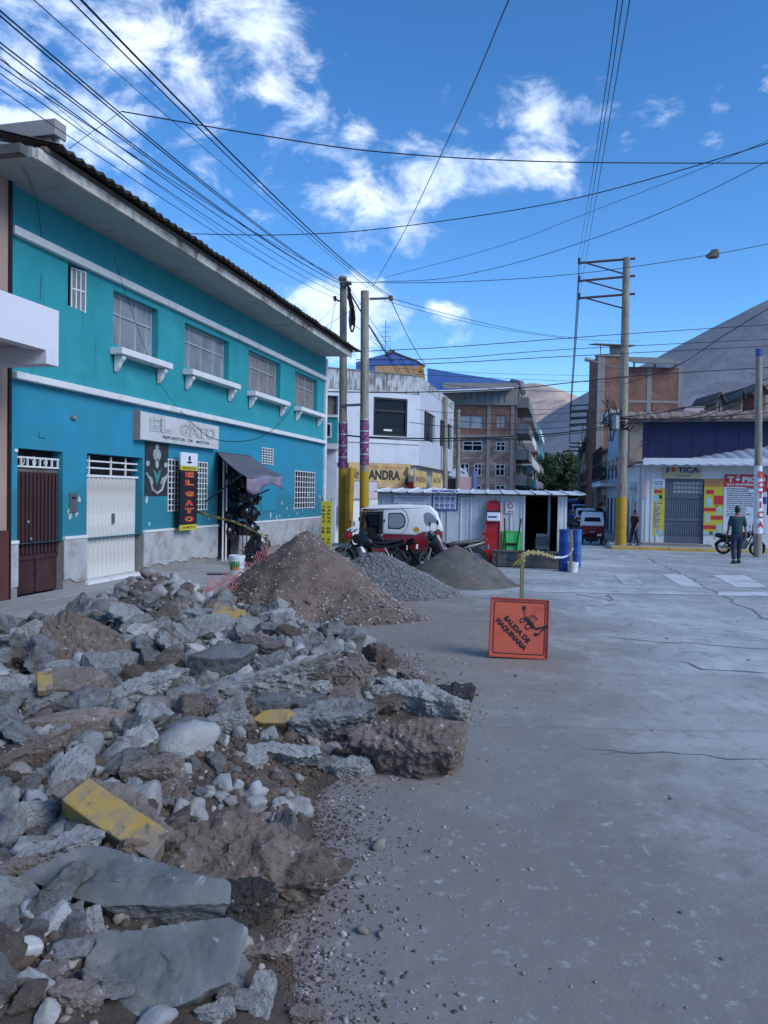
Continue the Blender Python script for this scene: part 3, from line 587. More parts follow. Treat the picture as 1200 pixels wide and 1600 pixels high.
g = MB(); p0 = F(322, 783, .03); p1 = F(378, 742, o1); g.tube([(p0[0], -.03, p0[1]), (p1[0], -o1, p1[1])], .018, 6); g.build('awning_strut', M_black, aw)
g = MB(); p0 = F(390, 780, .1); p1 = F(412, 765, .9); g.tube([(p0[0], -.05, p0[1]), (p1[0]+.2, -o1+.3, p1[1])], .018, 6); g.build('awning_strut', M_black, aw)
# helmets hanging by the doorway: one kind, copied
hp = empty('bagged_helmet', (0, 0, 0))
hm = MB().lathe([(.02, -.15), (.11, -.14), (.15, -.06), (.155, .03), (.12, .12), (.05, .16), (.01, .165)], 12); hm.build('shell', M_blackg, hp, smooth=True); MB().prism([(-.11, -.03), (.11, -.03), (.10, .06), (-.10, .06)], -.165, -.12).build('visor', M_dglass, hp)
g = MB(); g.tube([(0, 0, .16), (0, .01, .26)], .006, 4); g.build('strap', M_black, hp)
pos = []
for k, (px, py) in enumerate([(381, 752), (391, 757), (379, 775), (389, 782), (396, 779), (382, 800), (392, 803), (379, 826), (391, 826), (355, 745), (357, 783), (352, 808), (355, 831)]):
    o_ = .45 if k < 9 else .12; s, z = F(px, py, o_); h = hp if k == 0 else copy_tree(hp); p = FO+FD*s+FN*o_; h.location = (p.x, p.y, z); h.rotation_euler = (0, 0, FRZ+rnd.uniform(-1, 1)); sc_ = rnd.uniform(.95, 1.25); h.scale = (sc_,)*3
    tag(h, ('top left', 'top right', 'second row left', 'second row middle', 'second row right', 'third row left', 'third row right', 'bottom row left', 'bottom row right')[k]+' dark helmet on the rack outside the shop doorway' if k < 9 else ('highest', 'second highest', 'third highest', 'lowest')[k-9]+' dark helmet hung inside the shop doorway behind the white posts', 'helmet', 'helmets hung at the shop doorway' if k < 9 else 'helmets hung inside the shop doorway')
dr_ = empty('display_rack', FO, FRZ, 'thin black rack holding the hanging helmets beside the doorway', 'rack'); g = MB()
sx = F(386, 800, .45)[0]
for dx in (-.22, .0, .22): g.tube([(sx+dx, -.45, SW), (sx+dx, -.45, 2.2)], .014, 5)
g.build('upright', M_black, dr_)
for z in (.5, 1.0, 1.45, 1.95, 2.18): g = MB(); g.tube([(sx-.25, -.45, z), (sx+.25, -.45, z)], .01, 5); g.build('crossbar', M_black, dr_)
# ---- neighbour on the left with the white balcony
N = empty('pink_house', FO, FRZ, 'pinkish rendered house at the left edge carrying a white balcony box', 'house')
bx('wall', M_pink, N, s0-9, s0-.03, -.05, 7, SW, 6.5); bx('plinth', mat('maroon_plinth', (.08, .025, .02), .8, .2, 3, .1), N, s0-9, s0-.03, -.09, -.05, SW, 1.15); bx('downpipe', M_black, N, s0-.06, s0-.01, -.09, -.05, SW, 6.3)
o2 = 1.15; ae, ze = F(92, 486, o2); zt = ze; zl = F(92, 573, o2)[1]; zi = F(72, 547, o2)[1]; ai = F(72, 560, o2)[0]
wpt = mat('balcony_white', (.62, .64, .70), .7, .03, 2, .04, dirt=(.50, .53, .58), dscale=1.5, dth=.62)
mb = MB(); mb.prism([(ae, zl), (ae, zt), (s0-8, zt), (s0-8, zi), (ai, zi), (ai, zl)], -o2, -o2+.2); mb.build('balcony_front', wpt, N)
bx('balcony_end', wpt, N, ai, ae-.003, -o2+.202, -.06, zl, zt-.003); bx('balcony_slab', M_soffit, N, s0-8, ai-.003, -o2+.202, -.06, zi+.05, zi+.25)
sb_, zb1 = F(104, 222, 1.0); zb2 = F(104, 197, 1.0)[1]
bx('roof_edge_beam', mat('grey_fascia', (.26, .25, .25), .7, .1, 2, .05), N, sb_-.25, sb_, -1.0, 3.5, zb1, zb2, bevel=.01)
bx('eave_shade_box', M_cdark, N, sb_-.22, sb_-.04, -.90, 3.0, 6.44, zb1-.01)  # dark box added to stand for the shade under the beam
bx('eave_rafter', M_cdark, N, sb_-.6, sb_-.45, -.9, 3, 6.37, 6.435)
bx('eave_shade_cap', M_cdark, H, s0-.90, s0-.752, -.93, 3.0, 6.235, 6.36)  # dark cap added to stand for the shaded cavity beyond the eave
bx('roof_bracket', M_trim, N, sb_-.12, sb_-.02, -.98, -.86, 6.45, zb1-.002)
# ================================================================ poles
def pole(name, px, pytop, Y, r0, r1, zyel, label, parts=True, zb=None, m=None, px_b=None, cat='utility pole', group=None):
    b = PY(px, 800, Y); zb = gz(Y) if zb is None else zb
    top = PY(px, pytop, Y)
    e = empty(name, (b.x, b.y, zb), 0, label, cat, group); H_ = top.z-zb; lean = Vector((top.x-b.x, 0, 0))
    rr = lambda t: r0+(r1-r0)*t
    g = MB(); n = 14; g.tube([lean*t+Vector((0, 0, H_*t)) for t in [i/n for i in range(n+1)]], [rr(i/n) for i in range(n+1)], 14); g.build('shaft', m or M_pole, e, smooth=True)
    if zyel:
        g = MB(); t = zyel/H_; g.tube([lean*t*k+Vector((0, 0, zyel*k)) for k in (0, .5, 1)], [rr(t*k)+.006 for k in (0, .5, 1)], 14); g.build('yellow_band', M_poley, e, smooth=True)
    return e, H_, lean, top
P1, h1, l1, t1 = pole('utility_pole', 536.5, 432, 27, .155, .12, 2.95, 'concrete pole tangled with cables, tallest of the pair beside the blue house')
P2, h2, l2, t2 = pole('utility_pole', 570, 455, 26.6, .16, .14, 2.85, 'pale concrete pole with short side arm, right of the pair beside the blue house')
# yellow stub post
st = empty('steel_post', PY(546, 800, 26.6).xy.to_3d()+Vector((0, 0, gz(26.6))), 0, 'short mustard yellow post standing between the two cable poles', 'post')
g = MB(); g.tube([(0, 0, 0), (.04, 0, 3.15-.25)], .11, 12); g.build('shaft', M_poley, st, smooth=True); MB().lathe([(.115, 2.9), (.115, 2.94), (.02, 3.0)], 12, Matrix.Translation((.04, 0, 0))).build('cap', M_poley, st)
M_poster = mat('purple_poster', (.15, .035, .12), .6, .85, 9, 0, dirt=(.5, .48, .5), dscale=7, dth=.60, dsoft=.03)
for e, zt, lean, H_ in ((P1, 2.97, l1, h1), (P2, 3.05, l2, h2)):
    for k in range(4):
        z = zt+.02+k*.40; t = z/H_
        if z > 4.45: break
        g = MB(); g.tube([lean*(z/H_)+Vector((0, 0, z)), lean*((z+.34)/H_)+Vector((0, 0, z+.34))], .160, 14, cap=False); g.build('poster', M_poster, e, fix=False, smooth=True)
        g = MB(); g.tube([lean*((z+.345)/H_)+Vector((0, 0, z+.345)), lean*((z+.39)/H_)+Vector((0, 0, z+.39))], .162, 14, cap=False); g.build('poster_strip', M_galv, e, fix=False, smooth=True)
# hardware on pole 1
def loc(e, px, py, Y): return PY(px, py, Y)-e.location
g = MB(); a = loc(P1, 530, 436, 27); b = loc(P1, 541, 440, 27)
for (p, q) in (((529, 436), (541, 436)), ((531, 442), (545, 442)), ((535, 447), (549, 442))): g.tube([loc(P1, *p, 26.8), loc(P1, *q, 26.8)], .07, 6)
g.build('insulator_bracket', M_cdark, P1); g = MB(); g.tube([loc(P1, 523, 466, 26.9), loc(P1, 528, 470, 26.9), loc(P1, 539, 470, 27)], .03, 6); g.tube([loc(P1, 523, 463, 26.9), loc(P1, 524, 470, 26.9)], .06, 6); g.build('side_bracket', M_black, P1)
rr = random.Random(3); g = MB()
for k in range(9):
    x = 545+rr.uniform(-3, 3); pts = [loc(P1, 543, 440+rr.uniform(0, 12), 26.7)]
    for j in range(5): pts.append(loc(P1, x+rr.uniform(-1.5, 1.5)+(5 if j > 1 else 0), 452+j*14+rr.uniform(-3, 3), 26.6))
    g.tube(pts, .022, 5)
for k in range(5):
    c0 = (550+rr.uniform(-1, 1), 500+rr.uniform(-3, 3)); pts = [loc(P1, c0[0]+4*math.cos(q*.628), c0[1]+20*math.sin(q*.628), 26.55+rr.uniform(-.05, .05)) for q in range(10)]; g.tube(pts, .02, 5, closed=True)
o = g.build('cable_tangle', M_wire, P1); o['kind'] = 'stuff'
g = MB(); g.tube([loc(P2, 577, 467, 26.6), loc(P2, 611, 466, 26.6)], .045, 6); g.build('side_arm', M_steel, P2)
g = MB(); g.tube([loc(P2, 611, 462, 26.6), loc(P2, 611, 470, 26.6)], .07, 6); g.build('insulator', M_cdark, P2)
g = MB(); g.tube([loc(P2, 531, 634, 26.9), loc(P2, 571, 632, 26.6)], .05, 6); g.build('tie_bar', M_steel, P2)
# big pole on the right corner
P3, h3, l3, t3 = pole('utility_pole', 979, 403, 35, .285, .17, 2.15, 'thick tall concrete pole with yellow foot and three long arms on the botica corner', zb=gz(35)+.12)
P3.location.x = PY(971, 800, 35).x
dx3 = t3.x-P3.location.x
for ch in list(P3.children): bpy.data.objects.remove(ch)
g = MB(); g.tube([(dx3*i/12, 0, h3*i/12) for i in range(13)], [.245-.09*i/12 for i in range(13)], 16); g.build('shaft', M_pole, P3, smooth=True)
g = MB(); g.tube([(0, 0, 0), (dx3*.17, 0, h3*.17)], [.252, .240], 16); g.build('yellow_band', M_poley, P3, smooth=True)
for (ya, yb, yc) in ((411, 404, 430), (439, 431, 457), (466, 459, 484)):
    g = MB(); g.tube([loc(P3, 905, ya, 35), loc(P3, 992, yb, 35)], .055, 6); g.build('arm', mat('oxide_red_arm', (.07, .03, .035), .7, .2, 3, 0), P3)
    g = MB(); g.tube([loc(P3, 916, ya, 35), loc(P3, 982, yc, 35)], .035, 6); g.build('brace', MATS['oxide_red_arm'], P3)
    g = MB(); g.tube([loc(P3, 905, ya-8, 35), loc(P3, 905, ya+2, 35)], .06, 6); g.build('insulator', M_black, P3)
g = MB(); q = loc(P3, 960, 672, 34.6); g.lathe([(.22, 0), (.25, .05), (.25, .6), (.2, .66)], 12, Matrix.Translation(q)); g.build('transformer_can', M_steel, P3)
rr = random.Random(5); g = MB()
for k in range(14):
    c0 = (966+rr.uniform(-14, 16), 655+rr.uniform(-8, 10)); pts = [loc(P3, c0[0]+10*math.cos(q*.7), c0[1]+rr.uniform(4, 9)*math.sin(q*.7), 34.5+rr.uniform(-.1, .1)) for q in range(7)]; g.tube(pts, .03, 4)
for k in range(6): g.tube([loc(P3, 950+rr.uniform(0, 12), 690, 34.5), loc(P3, 955+rr.uniform(-4, 12), 650, 34.5), loc(P3, 940+rr.uniform(-10, 20), 625, 34.4)], .02, 4)
g.build('cable_tangle', M_wire, P3)['kind'] = 'stuff'
g = MB(); g.tube([loc(P3, 918, 560, 35), loc(P3, 932, 566, 35), loc(P3, 975, 578, 35)], .03, 5); g.tube([loc(P3, 914, 561, 35), loc(P3, 928, 564, 35)], .1, 6); g.build('street_lamp_arm', M_steel, P3)
# BOTICA pole at the right edge
P4, h4, l4, t4 = pole('utility_pole', 1186, 545, 29, .155, .11, 0, 'slender concrete pole at the right edge painted white with BOTICA in red letters')
dx = l4; g = MB(); tz = lambda z: l4*(z/h4)
za, zb_ = .9, PY(1186, 728, 29).z-P4.location.z; g.tube([tz(za)+Vector((0, 0, za)), tz(zb_)+Vector((0, 0, zb_))], [.16, .142], 14); g.build('painted_band', M_pwhite, P4, smooth=True)
for i, ch in enumerate('BOTICA'):
    q = loc(P4, 1186-1.0*i/5, 742+i*15.5, 29); text(ch, q.x-.12, q.x+.12, q.z-.13, q.z+.13, M_pred, P4, -.168, bold=.04)
g = MB(); g.tube([tz(h4-.3)+Vector((0, 0, h4-.3)), tz(h4)+Vector((0, 0, h4))], .125, 10); g.build('blue_cap', M_pblue, P4)
# plain posts further along
for i, (px, pt, Y, r, lab, zz) in enumerate([(696, 620, 36, .13, 'grey post in front of the white corner building side', 0), (716, 640, 40, .13, 'grey post left of the mottled stone building', 0),
        (919, 640, 60, .16, 'farther tall pole with a ladder of short arms left of the brick building', 0), (905, 690, 85, .16, 'distant pole down the street below the ladder-armed pole', 0), (931, 730, 52, .10, 'thin pale pole beside the round hanging shop sign', 0),
        (836, 700, 90, .15, 'thin far pole at the end of the left row of buildings', 0)]):
    e, H_, ln, tp = pole('utility_pole', px, pt, Y, r, r*.8, 2.3 if px in (919,) else 0, lab, m=M_pole if px != 919 else mat('brown_pole', (.13, .09, .07), .9, .2, 2, .2))
    if px == 919:
        for k in range(8):
            yy = 634+k*5.2+(3 if k % 2 else 0); g = MB(); g.tube([loc(e, 891, yy, Y), loc(e, 922, yy-1.5, Y)], .045, 4); g.build('arm', M_black, e)
        g = MB(); g.tube([loc(e, 891, 630, Y), loc(e, 890, 690, Y)], .03, 4); g.build('arm_tie', M_black, e)
        for k in range(3):
            yy = 692+k*6; g = MB(); g.tube([loc(e, 889, yy, Y), loc(e, 908 if k else 918, yy+1, Y)], .05, 4); g.build('arm', M_black, e)
        rr = random.Random(8); g = MB()
        for k in range(16):
            x0 = 905+rr.uniform(0, 30); y0 = 660+rr.uniform(0, 90); g.tube([loc(e, x0, y0, Y-1), loc(e, x0+rr.uniform(-6, 6), y0+14, Y-1), loc(e, x0+rr.uniform(-10, 10), y0+rr.uniform(25, 45), Y-1)], .03, 4)
        g.build('cable_tangle', M_wire, e)['kind'] = 'stuff'
        g = MB(); q = loc(e, 922, 706, Y-.6); g.lathe([(.3, -.4), (.3, .4)], 12, Matrix.Translation(q)); g.build('transformer_can', M_cdark, e)
# ================================================================ white corner building
def local(e, p): return (e.matrix_world.inverted() @ p) if False else Matrix.Rotation(-e.rotation_euler.z, 4, 'Z') @ (p-e.location)
def wall_frame(name, A, B, label, cat):
    d = (B-A); d.z = 0; e = empty(name, (A.x, A.y, 0), math.atan2(d.y, d.x), label, cat); return e, d.length
def WF(e):   # ray onto the wall plane of frame e (offset o outward): local x, z
    d = Vector((math.cos(e.rotation_euler.z), math.sin(e.rotation_euler.z), 0)); n = Vector((d.y, -d.x, 0))
    def f(px, py, o=0.0):
        r = rdir(px, py); q = e.location+n*o; q = Vector((q.x, q.y, 0)); t = (q-Vector((CAM.x, CAM.y, 0))).dot(n)/Vector((r.x, r.y, 0)).dot(n); p = CAM+r*t
        return (p-Vector((e.location.x, e.location.y, 0))).dot(d), p.z
    return f
cA = PY(505, 700, 29.3); cB = PY(655, 700, 31.0); cC = PY(708, 700, 39.5)
W1, len1 = wall_frame('white_corner_building', cA, cB, 'white two-storey corner building with stained parapet and big dark window', 'building'); f1 = WF(W1)
M_wtile = mat('white_tiled_front', (.55, .60, .68), .35, .06, 2, .03, dirt=(.45, .50, .58), dscale=1.4, dth=.6)
M_stain = mat('stained_parapet', (.50, .53, .57), .8, .1, 2, .1, dirt=(.10, .10, .10), dscale=1.1, dth=.56, streak=((.09, .09, .095), 3.5, .56, (3, 3, .35)))
ov = .0
zt_ = f1(655, 588)[1]; zs_ = f1(655, 640)[1]; zmid = f1(655, 694)[1]; zl_ = f1(655, 727)[1]
big = (f1(584, 620)[0], f1(637, 620)[0], f1(600, 681)[1], f1(600, 621)[1])
g = MB(); wall_mesh(g, -3, len1, zl_, zt_-.75, [big, (f1(512, 600)[0]-.3, f1(529, 600)[0], f1(520, 655)[1], f1(520, 618)[1])], .2); g.build('upper_wall', M_wtile, W1, fix=False)
bx('parapet', M_stain, W1, -3, len1+.01, -.02, .2, zt_-.75, zt_, bevel=.02)
bx('parapet_cap', M_cement, W1, -3, len1+.03, -.05, .24, zt_, zt_+.05)
bx('floor_rib', M_trim, W1, -3, len1, -.05, .0, zmid-.03, zmid+.03)
wnd = bx('window', M_dglass, W1, big[0], big[1], .10, .11, big[2], big[3]); g = MB(); bars(g, *big, .06, [big[0]+.03, big[1]-.03], [big[2]+.03, big[2]+(big[3]-big[2])*.66, big[3]-.03], .03); g.build('window_frame', M_black, wnd)
bx('window_sticker', M_pwhite, wnd, f1(601, 672)[0], f1(614, 672)[0], .09, .098, f1(601, 673)[1], f1(601, 670)[1])
bx('recess', M_cdark, W1, -3.2, f1(529, 600)[0]+.05, .2, .3, f1(520, 660)[1], f1(520, 610)[1])
bx('building_body', M_white, W1, -3, len1-.02, .22, 9.5, -.6, zt_-.8)
bx('roof_slab', M_cement, W1, -3, len1-.02, .22, 9.5, zt_-.8, zt_-.7)
bx('overhang_soffit', M_cement, W1, -3, len1, .0, .22, zl_-.02, zl_-.001)
lowd = .9   # recessed ground floor
gb = MB(); gb.box(-3, len1-.02, .221, .5, -.6, zl_-.02); gb.build('lower_wall', M_white, W1)
# tile joints as thin recessed strips are below picture resolution; vertical panel ribs only
for x in np.arange(.6, len1-.1, .62):
    bx('panel_joint', mat('joint_grey', (.42, .46, .54), .6, .05, 2, 0), W1, x-.008, x+.008, -.003, 0.0, zl_, zmid-.04)
# side
W2_, len2 = wall_frame('corner_building_side', cB, cC, 'tmp', 'building')
for k in ('label', 'category'): del W2_[k]
W2_.name = 'side_wing'; W2_.parent = W1; W2_.matrix_parent_inverse = Matrix.Identity(4); q = local(W1, Vector((cB.x, cB.y, 0))); W2_.location = (q.x, q.y, 0); rz2 = W2_.rotation_euler.z; W2_.rotation_euler.z = rz2-W1.rotation_euler.z
class _E: pass
e2 = _E(); e2.rotation_euler = _E(); e2.rotation_euler.z = rz2; e2.location = Vector((cB.x, cB.y, 0)); f2 = WF(e2)
wins = []
for (x0, x1, yt, yb) in ((663, 680, 632, 692), (688, 696, 650, 700), (699, 707, 656, 706)): wins.append((f2(x0, 650)[0], f2(x1, 650)[0], zmid+.25, zt_-1.25))
g = MB(); wall_mesh(g, 0, len2, zl_, zt_-.4, wins, .2); g.build('side_wall', M_wtile, W2_, fix=False)
bx('parapet', M_stain, W2_, 0, len2, -.015, .2, zt_-.4, zt_-.02)
for q in wins:
    g = bx('window', M_dglass, W2_, q[0], q[1], .1, .11, q[2], q[3])
    for x in (q[0]+.3*(q[1]-q[0]), q[0]+.65*(q[1]-q[0])): bx('mullion', M_steel, W2_, x-.02, x+.02, .06, .10, q[2], q[3])
bx('side_lower_wall', M_white, W2_, -.3, len2, .5, .7, -.8, zl_); bx('side_soffit', M_cement, W2_, 0, len2, .0, .5, zl_-.02, zl_+.001); bx('side_body', M_white, W2_, .05, len2, .21, .6, zl_+.01, zt_-.42)
# signs on the corner building
def board(name, f, fr_, x0, y0, x1, y1, o, label, m, cat='sign', th=.05, frame=None):
    e = empty(name, fr_.location, fr_.rotation_euler.z, label, cat); a, d = f(x0, y0, o); b, c = f(x1, y1, o)
    bx('board', m, e, a, b, -o, -o+th, c, d)
    if frame:
        t = .04
        for q in ((a-t, b+t, d, d+t), (a-t, b+t, c-t, c), (a-t, a, c, d), (b, b+t, c, d)): bx('frame_strip', frame, e, q[0], q[1], -o-.01, -o+th, q[2], q[3])
    return e, a, b, c, d
M_poster_y = mat('sun_faded_yellow_banner', (.48, .36, .14), .6, .25, 2.5, 0, dirt=(.45, .22, .22), dscale=1.8, dth=.62)
e, a, b, c, d = board('shop_banner', f1, W1, 545, 722, 641, 763, .16, 'yellow banner with large dark letters ANDRA under the white corner building', M_poster_y)
wd, hh = b-a, d-c; text('ANDRA', a+.31*wd, a+.83*wd, c+.32*hh, c+.72*hh, M_ink, e, -.165, bold=.05); text('Ale', a+.0*wd, a+.16*wd, c+.34*hh, c+.78*hh, M_ink, e, -.165, bold=.01, shear=.3); text('TALLER · CORPORACION', a+.32*wd, a+.85*wd, c+.78*hh, c+.88*hh, M_pred, e, -.165)
g = MB(); cx = a+.93*wd
g.prism([(cx-.1, c+.15*hh), (cx-.02, c+.45*hh), (cx-.16, c+.6*hh), (cx-.05, c+.75*hh), (cx, c+.92*hh), (cx+.1, c+.82*hh), (cx+.08, c+.6*hh), (cx+.16, c+.42*hh), (cx+.06, c+.3*hh), (cx+.1, c+.08*hh), (cx+.02, c+.1*hh)], -.166, -.16); g.build('dancer_figure', mat('figure_brown', (.10, .07, .05), .6, .4, 8, 0), e)
board('notice_board', f1, W1, 549, 752, 590, 779, .30, 'wooden framed notice board with faded white sheets behind the right cable pole', mat('faded_sheet', (.50, .50, .54), .6, .12, 3, 0, dirt=(.52, .38, .42), dscale=2, dth=.6), 'notice board', frame=mat('tan_frame', (.30, .24, .18), .7, .1, 4, 0))
board('shop_banner', f1, W1, 529, 780, 562, 813, .24, 'blank white sheet hung low between the two cable poles', M_pwhite, 'banner', th=.02)
for k, (x0, x1, lab) in enumerate(((645, 663, 'small yellow banner just right of the red-tipped bracket under the corner'), (673, 686, 'narrow yellow banner farthest right under the white side wing'))):
    q = board('shop_banner', lambda px, py, o=0: f2(px, py, o), type('T', (), dict(location=e2.location, rotation_euler=e2.rotation_euler))(), x0+3, 734 if k == 0 else 738, x1+3, 762, .05, lab, M_poster_y)
    e, a, b, c, d = q; text('ANDRA' if k == 0 else 'ALTA', a+.08*(b-a), b-.08*(b-a), c+.3*(d-c), c+.65*(d-c), M_ink, e, -.056)
bxp = empty('red_lantern_sign', f1 and PY(642, 753, 30.6), 0, 'small red and white box sign on the corner column', 'sign'); bx('box', M_pred, bxp, -.1, .1, -.1, .1, -.28, .0); bx('box_top', M_pwhite, bxp, -.1, .1, -.1, .1, .0, .22)
# teal annex between the blue house and the corner building
an = empty('teal_annex', PY(509, 800, 28.2).xy.to_3d(), 0, 'narrow teal annex with a small white framed window beside the blue house end', 'building')
q = lambda px, py: PY(px, py, 28.2)-an.location
wx = (q(512, 650).x, q(527, 650).x); bx('wall', M_teal, an, -3.0, wx[1], 0, .6, q(515, 692).z, q(515, 652).z); bx('cornice', M_trim, an, -3, wx[1]+.02, -.06, .6, q(515, 652).z, q(515, 648).z); bx('ledge', M_trim, an, -3, wx[1]+.05, -.15, .6, q(515, 702).z, q(515, 693).z)
bx('lower_wall', M_wtile, an, -3.0, wx[1]-.02, .1, .6, -.6, q(515, 703).z); wf = bx('window', M_dglass, an, q(511, 670).x, q(515, 670).x, -.01, .0, q(515, 680).z, q(515, 665).z)
g = MB(); a, b, c, d = q(510, 670).x, q(516, 670).x, q(515, 682).z, q(515, 663).z
for r_4 in ((a, b, d, d+.05), (a, b, c-.05, c), (b, b+.05, c-.05, d+.05)): g.box(r_4[0], r_4[1], -.04, 0, r_4[2], r_4[3])
g.build('window_frame', M_trim, wf)
# rooftop bits: orange truck-like structure, blue roofs
rt = empty('orange_roof_room', PY(640, 600, 36).xy.to_3d(), 0, 'orange painted room on the roof behind the stained parapet', 'roof structure'); q = lambda px, py, Y=36: PY(px, py, Y)-rt.location
M_or = mat('orange_wall', (.52, .20, .03), .7, .15, 2, .05); M_or2 = mat('pale_orange_wall', (.48, .28, .14), .8, .15, 2, .05)
bx('wall', M_or2, rt, q(596, 0).x, q(664, 0).x, 0, 4, q(640, 640).z, q(640, 572).z); MB().prism([(q(664, 0).x, q(664, 600).z), (q(664, 0).x, q(664, 572).z), (q(672, 0).x, q(672, 572).z), (q(677, 0).x, q(677, 600).z)], 0, 4).build('sloping_end', M_or, rt); bx('end_slot', M_ink, rt, q(665, 0).x, q(671, 0).x, -.01, 0, q(668, 582).z, q(668, 580).z)
br_ = empty('blue_tin_roof', PY(600, 570, 39).xy.to_3d(), 0, 'blue tin gable roof rising behind the stained parapet', 'roof'); q = lambda px, py, Y=39: PY(px, py, Y)-br_.location
M_btin = mat('blue_tin', (.035, .085, .27), .5, .18, 1.2, .08, stretch=(.6, 1, 1.5), dirt=(.08, .12, .25), dscale=1, dth=.6)
g = MB(); top = [(556, 566), (575, 560), (615, 550), (648, 563), (662, 571)]; bot = [(556, 580), (575, 580), (615, 582), (648, 585), (662, 588)]; vs = []
for (t_, b_) in zip(top, bot): vs += [PY(*b_, 38)-br_.location, PY(*t_, 44)-br_.location]
g.add(vs, [(2*i, 2*i+2, 2*i+3, 2*i+1) for i in range(4)]); o = g.build('roof_sheet', M_btin, br_, fix=False); o.modifiers.new('s', 'SOLIDIFY').thickness = .06
g = MB(); g.tube([PY(604, 553, 41)-br_.location, PY(617, 549, 41)-br_.location], .12, 6); g.tube([PY(600, 556, 41)-br_.location, PY(615, 551, 41)-br_.location, PY(650, 564, 41)-br_.location, PY(664, 573, 41)-br_.location], .07, 6); g.build('ridge_cap', M_cdark, br_)
g = MB(); b0 = PY(602, 551, 41)-br_.location; g.tube([b0, b0+Vector((0, 0, 1.7))], .02, 4)
for k in range(4): g.tube([b0+Vector((-.25, 0, .6+k*.25)), b0+Vector((.25, 0, .6+k*.25))], .012, 4)
g.build('antenna', M_steel, br_)
# ================================================================ four-storey building with blue roof
YA = 62; bA = PY(690, 700, YA); bB = PY(806, 700, YA-.5)
E1, le = wall_frame('brick_and_stone_building', bA, bB, 'tall building with brick top floor, mottled stone walls and long blue tin roof', 'building'); f3 = WF(E1)
zt_ = f3(750, 612)[1]; zb1 = f3(750, 631)[1]; zb2 = f3(750, 682)[1]
def hole(f, x0, x1, y0, y1): return (f(x0, y0)[0], f(x1, y0)[0], f((x0+x1)/2, y1)[1], f((x0+x1)/2, y0)[1])
g = MB(); hs = [hole(f3, 717, 755, 649, 669), hole(f3, 776, 790, 649, 668)]; wall_mesh(g, 0, le, zb2, zb1, hs, .15); g.build('brick_wall', M_brick, E1, fix=False)
g = MB(); hs2 = [hole(f3, 723, 754, 689, 705), hole(f3, 775, 790, 690, 705), hole(f3, 741, 753, 724, 744), hole(f3, 719, 733, 724, 744), hole(f3, 774, 789, 725, 744), hole(f3, 723, 752, 758, 775), hole(f3, 774, 789, 758, 775)]; wall_mesh(g, 0, le, -.8, zb2, hs2, .15); g.build('stone_wall', M_stone, E1, fix=False)
bx('floor_slab', M_cement, E1, -.1, le+.1, -.15, 0, zb2-.12, zb2+.12); bx('top_slab', M_cement, E1, -.1, le+.1, -.15, 0, zb1-.1, zb1+.1)
g = MB(); hs3 = [hole(f3, 726+i*22, 746+i*22, 613, 629) for i in range(3)]; wall_mesh(g, 0, le, zb1, zt_+.7, hs3, .2); g.build('gallery_wall', mat('unfinished_render', (.26, .25, .23), .9, .15, 2, .15), E1, fix=False)
M_pane = mat('pale_pane', (.30, .34, .38), .2, .25, 1, 0, spec=.8)
for q in hs+hs3:
    w_ = bx('window', M_pane, E1, q[0], q[1], .10, .11, q[2], q[3]); bx('mullion', M_steel, w_, (q[0]+q[1])/2-.04, (q[0]+q[1])/2+.04, .06, .10, q[2], q[3])
for q in hs2:
    w_ = bx('window', M_dglass, E1, q[0], q[1], .10, .11, q[2], q[3]); g = MB(); bars(g, *q, .05, [q[0]+.04, (q[0]+q[1])/2, q[1]-.04], [q[2]+.04, q[2]+.6*(q[3]-q[2]), q[3]-.04], .035); g.build('window_frame', M_galv, w_)
for x in (f3(763, 700)[0], f3(800, 700)[0], .1): bx('column', M_cement, E1, x-.15, x+.15, -.06, 0, -.8, zb1)
bx('building_body', M_cement, E1, .02, le, .16, 12, -.8, zt_+.6)
# receding side
sA = PY(806, 700, 61.5); sB = PY(816, 700, 66)
pts = [(806, 61.5), (816, 70), (825, 84), (833, 100), (841, 120)]
tops = [606, 612, 650, 655, 655]
for i in range(4):
    a_, b_ = PY(pts[i][0], 700, pts[i][1]), PY(pts[i+1][0], 700, pts[i+1][1]); zt2 = PY(pts[i][0], (602, 628, 648, 657)[i], pts[i][1]).z
    if i == 0:
        par = E1; ee = None
    e_, l_ = wall_frame('row_building', a_, b_, ('', 'narrow grey building with stacked balconies right of the blue-roofed building', 'far grey building in the left row with many balconies', 'farthest pale building of the left row before the trees')[i] or 'x', 'building')
    if i == 0:
        for k in ('label', 'category'): del e_[k]
        e_.name = 'side_wing'; e_.parent = E1; lq = local(E1, Vector((a_.x, a_.y, 0))); e_.location = (lq.x, lq.y, 0); e_.rotation_euler.z -= E1.rotation_euler.z
    bx('wall', M_cement if i < 3 else M_white, e_, 0, l_, 0, 10, -1, zt2)
    for fl in range(1, 5):
        z = .6+fl*(zt2-1)/4.6
        bx('balcony', (M_white, M_cement, M_teal, M_white)[(fl+i) % 4] if i else M_cement, e_, .3, l_-.3, -.9, 0, z-.1, z+.75)
        for x in (.2*l_, .6*l_): bx('window', M_dglass, e_, x, x+.18*l_, -.01, .01, z+.9, z+1.9)
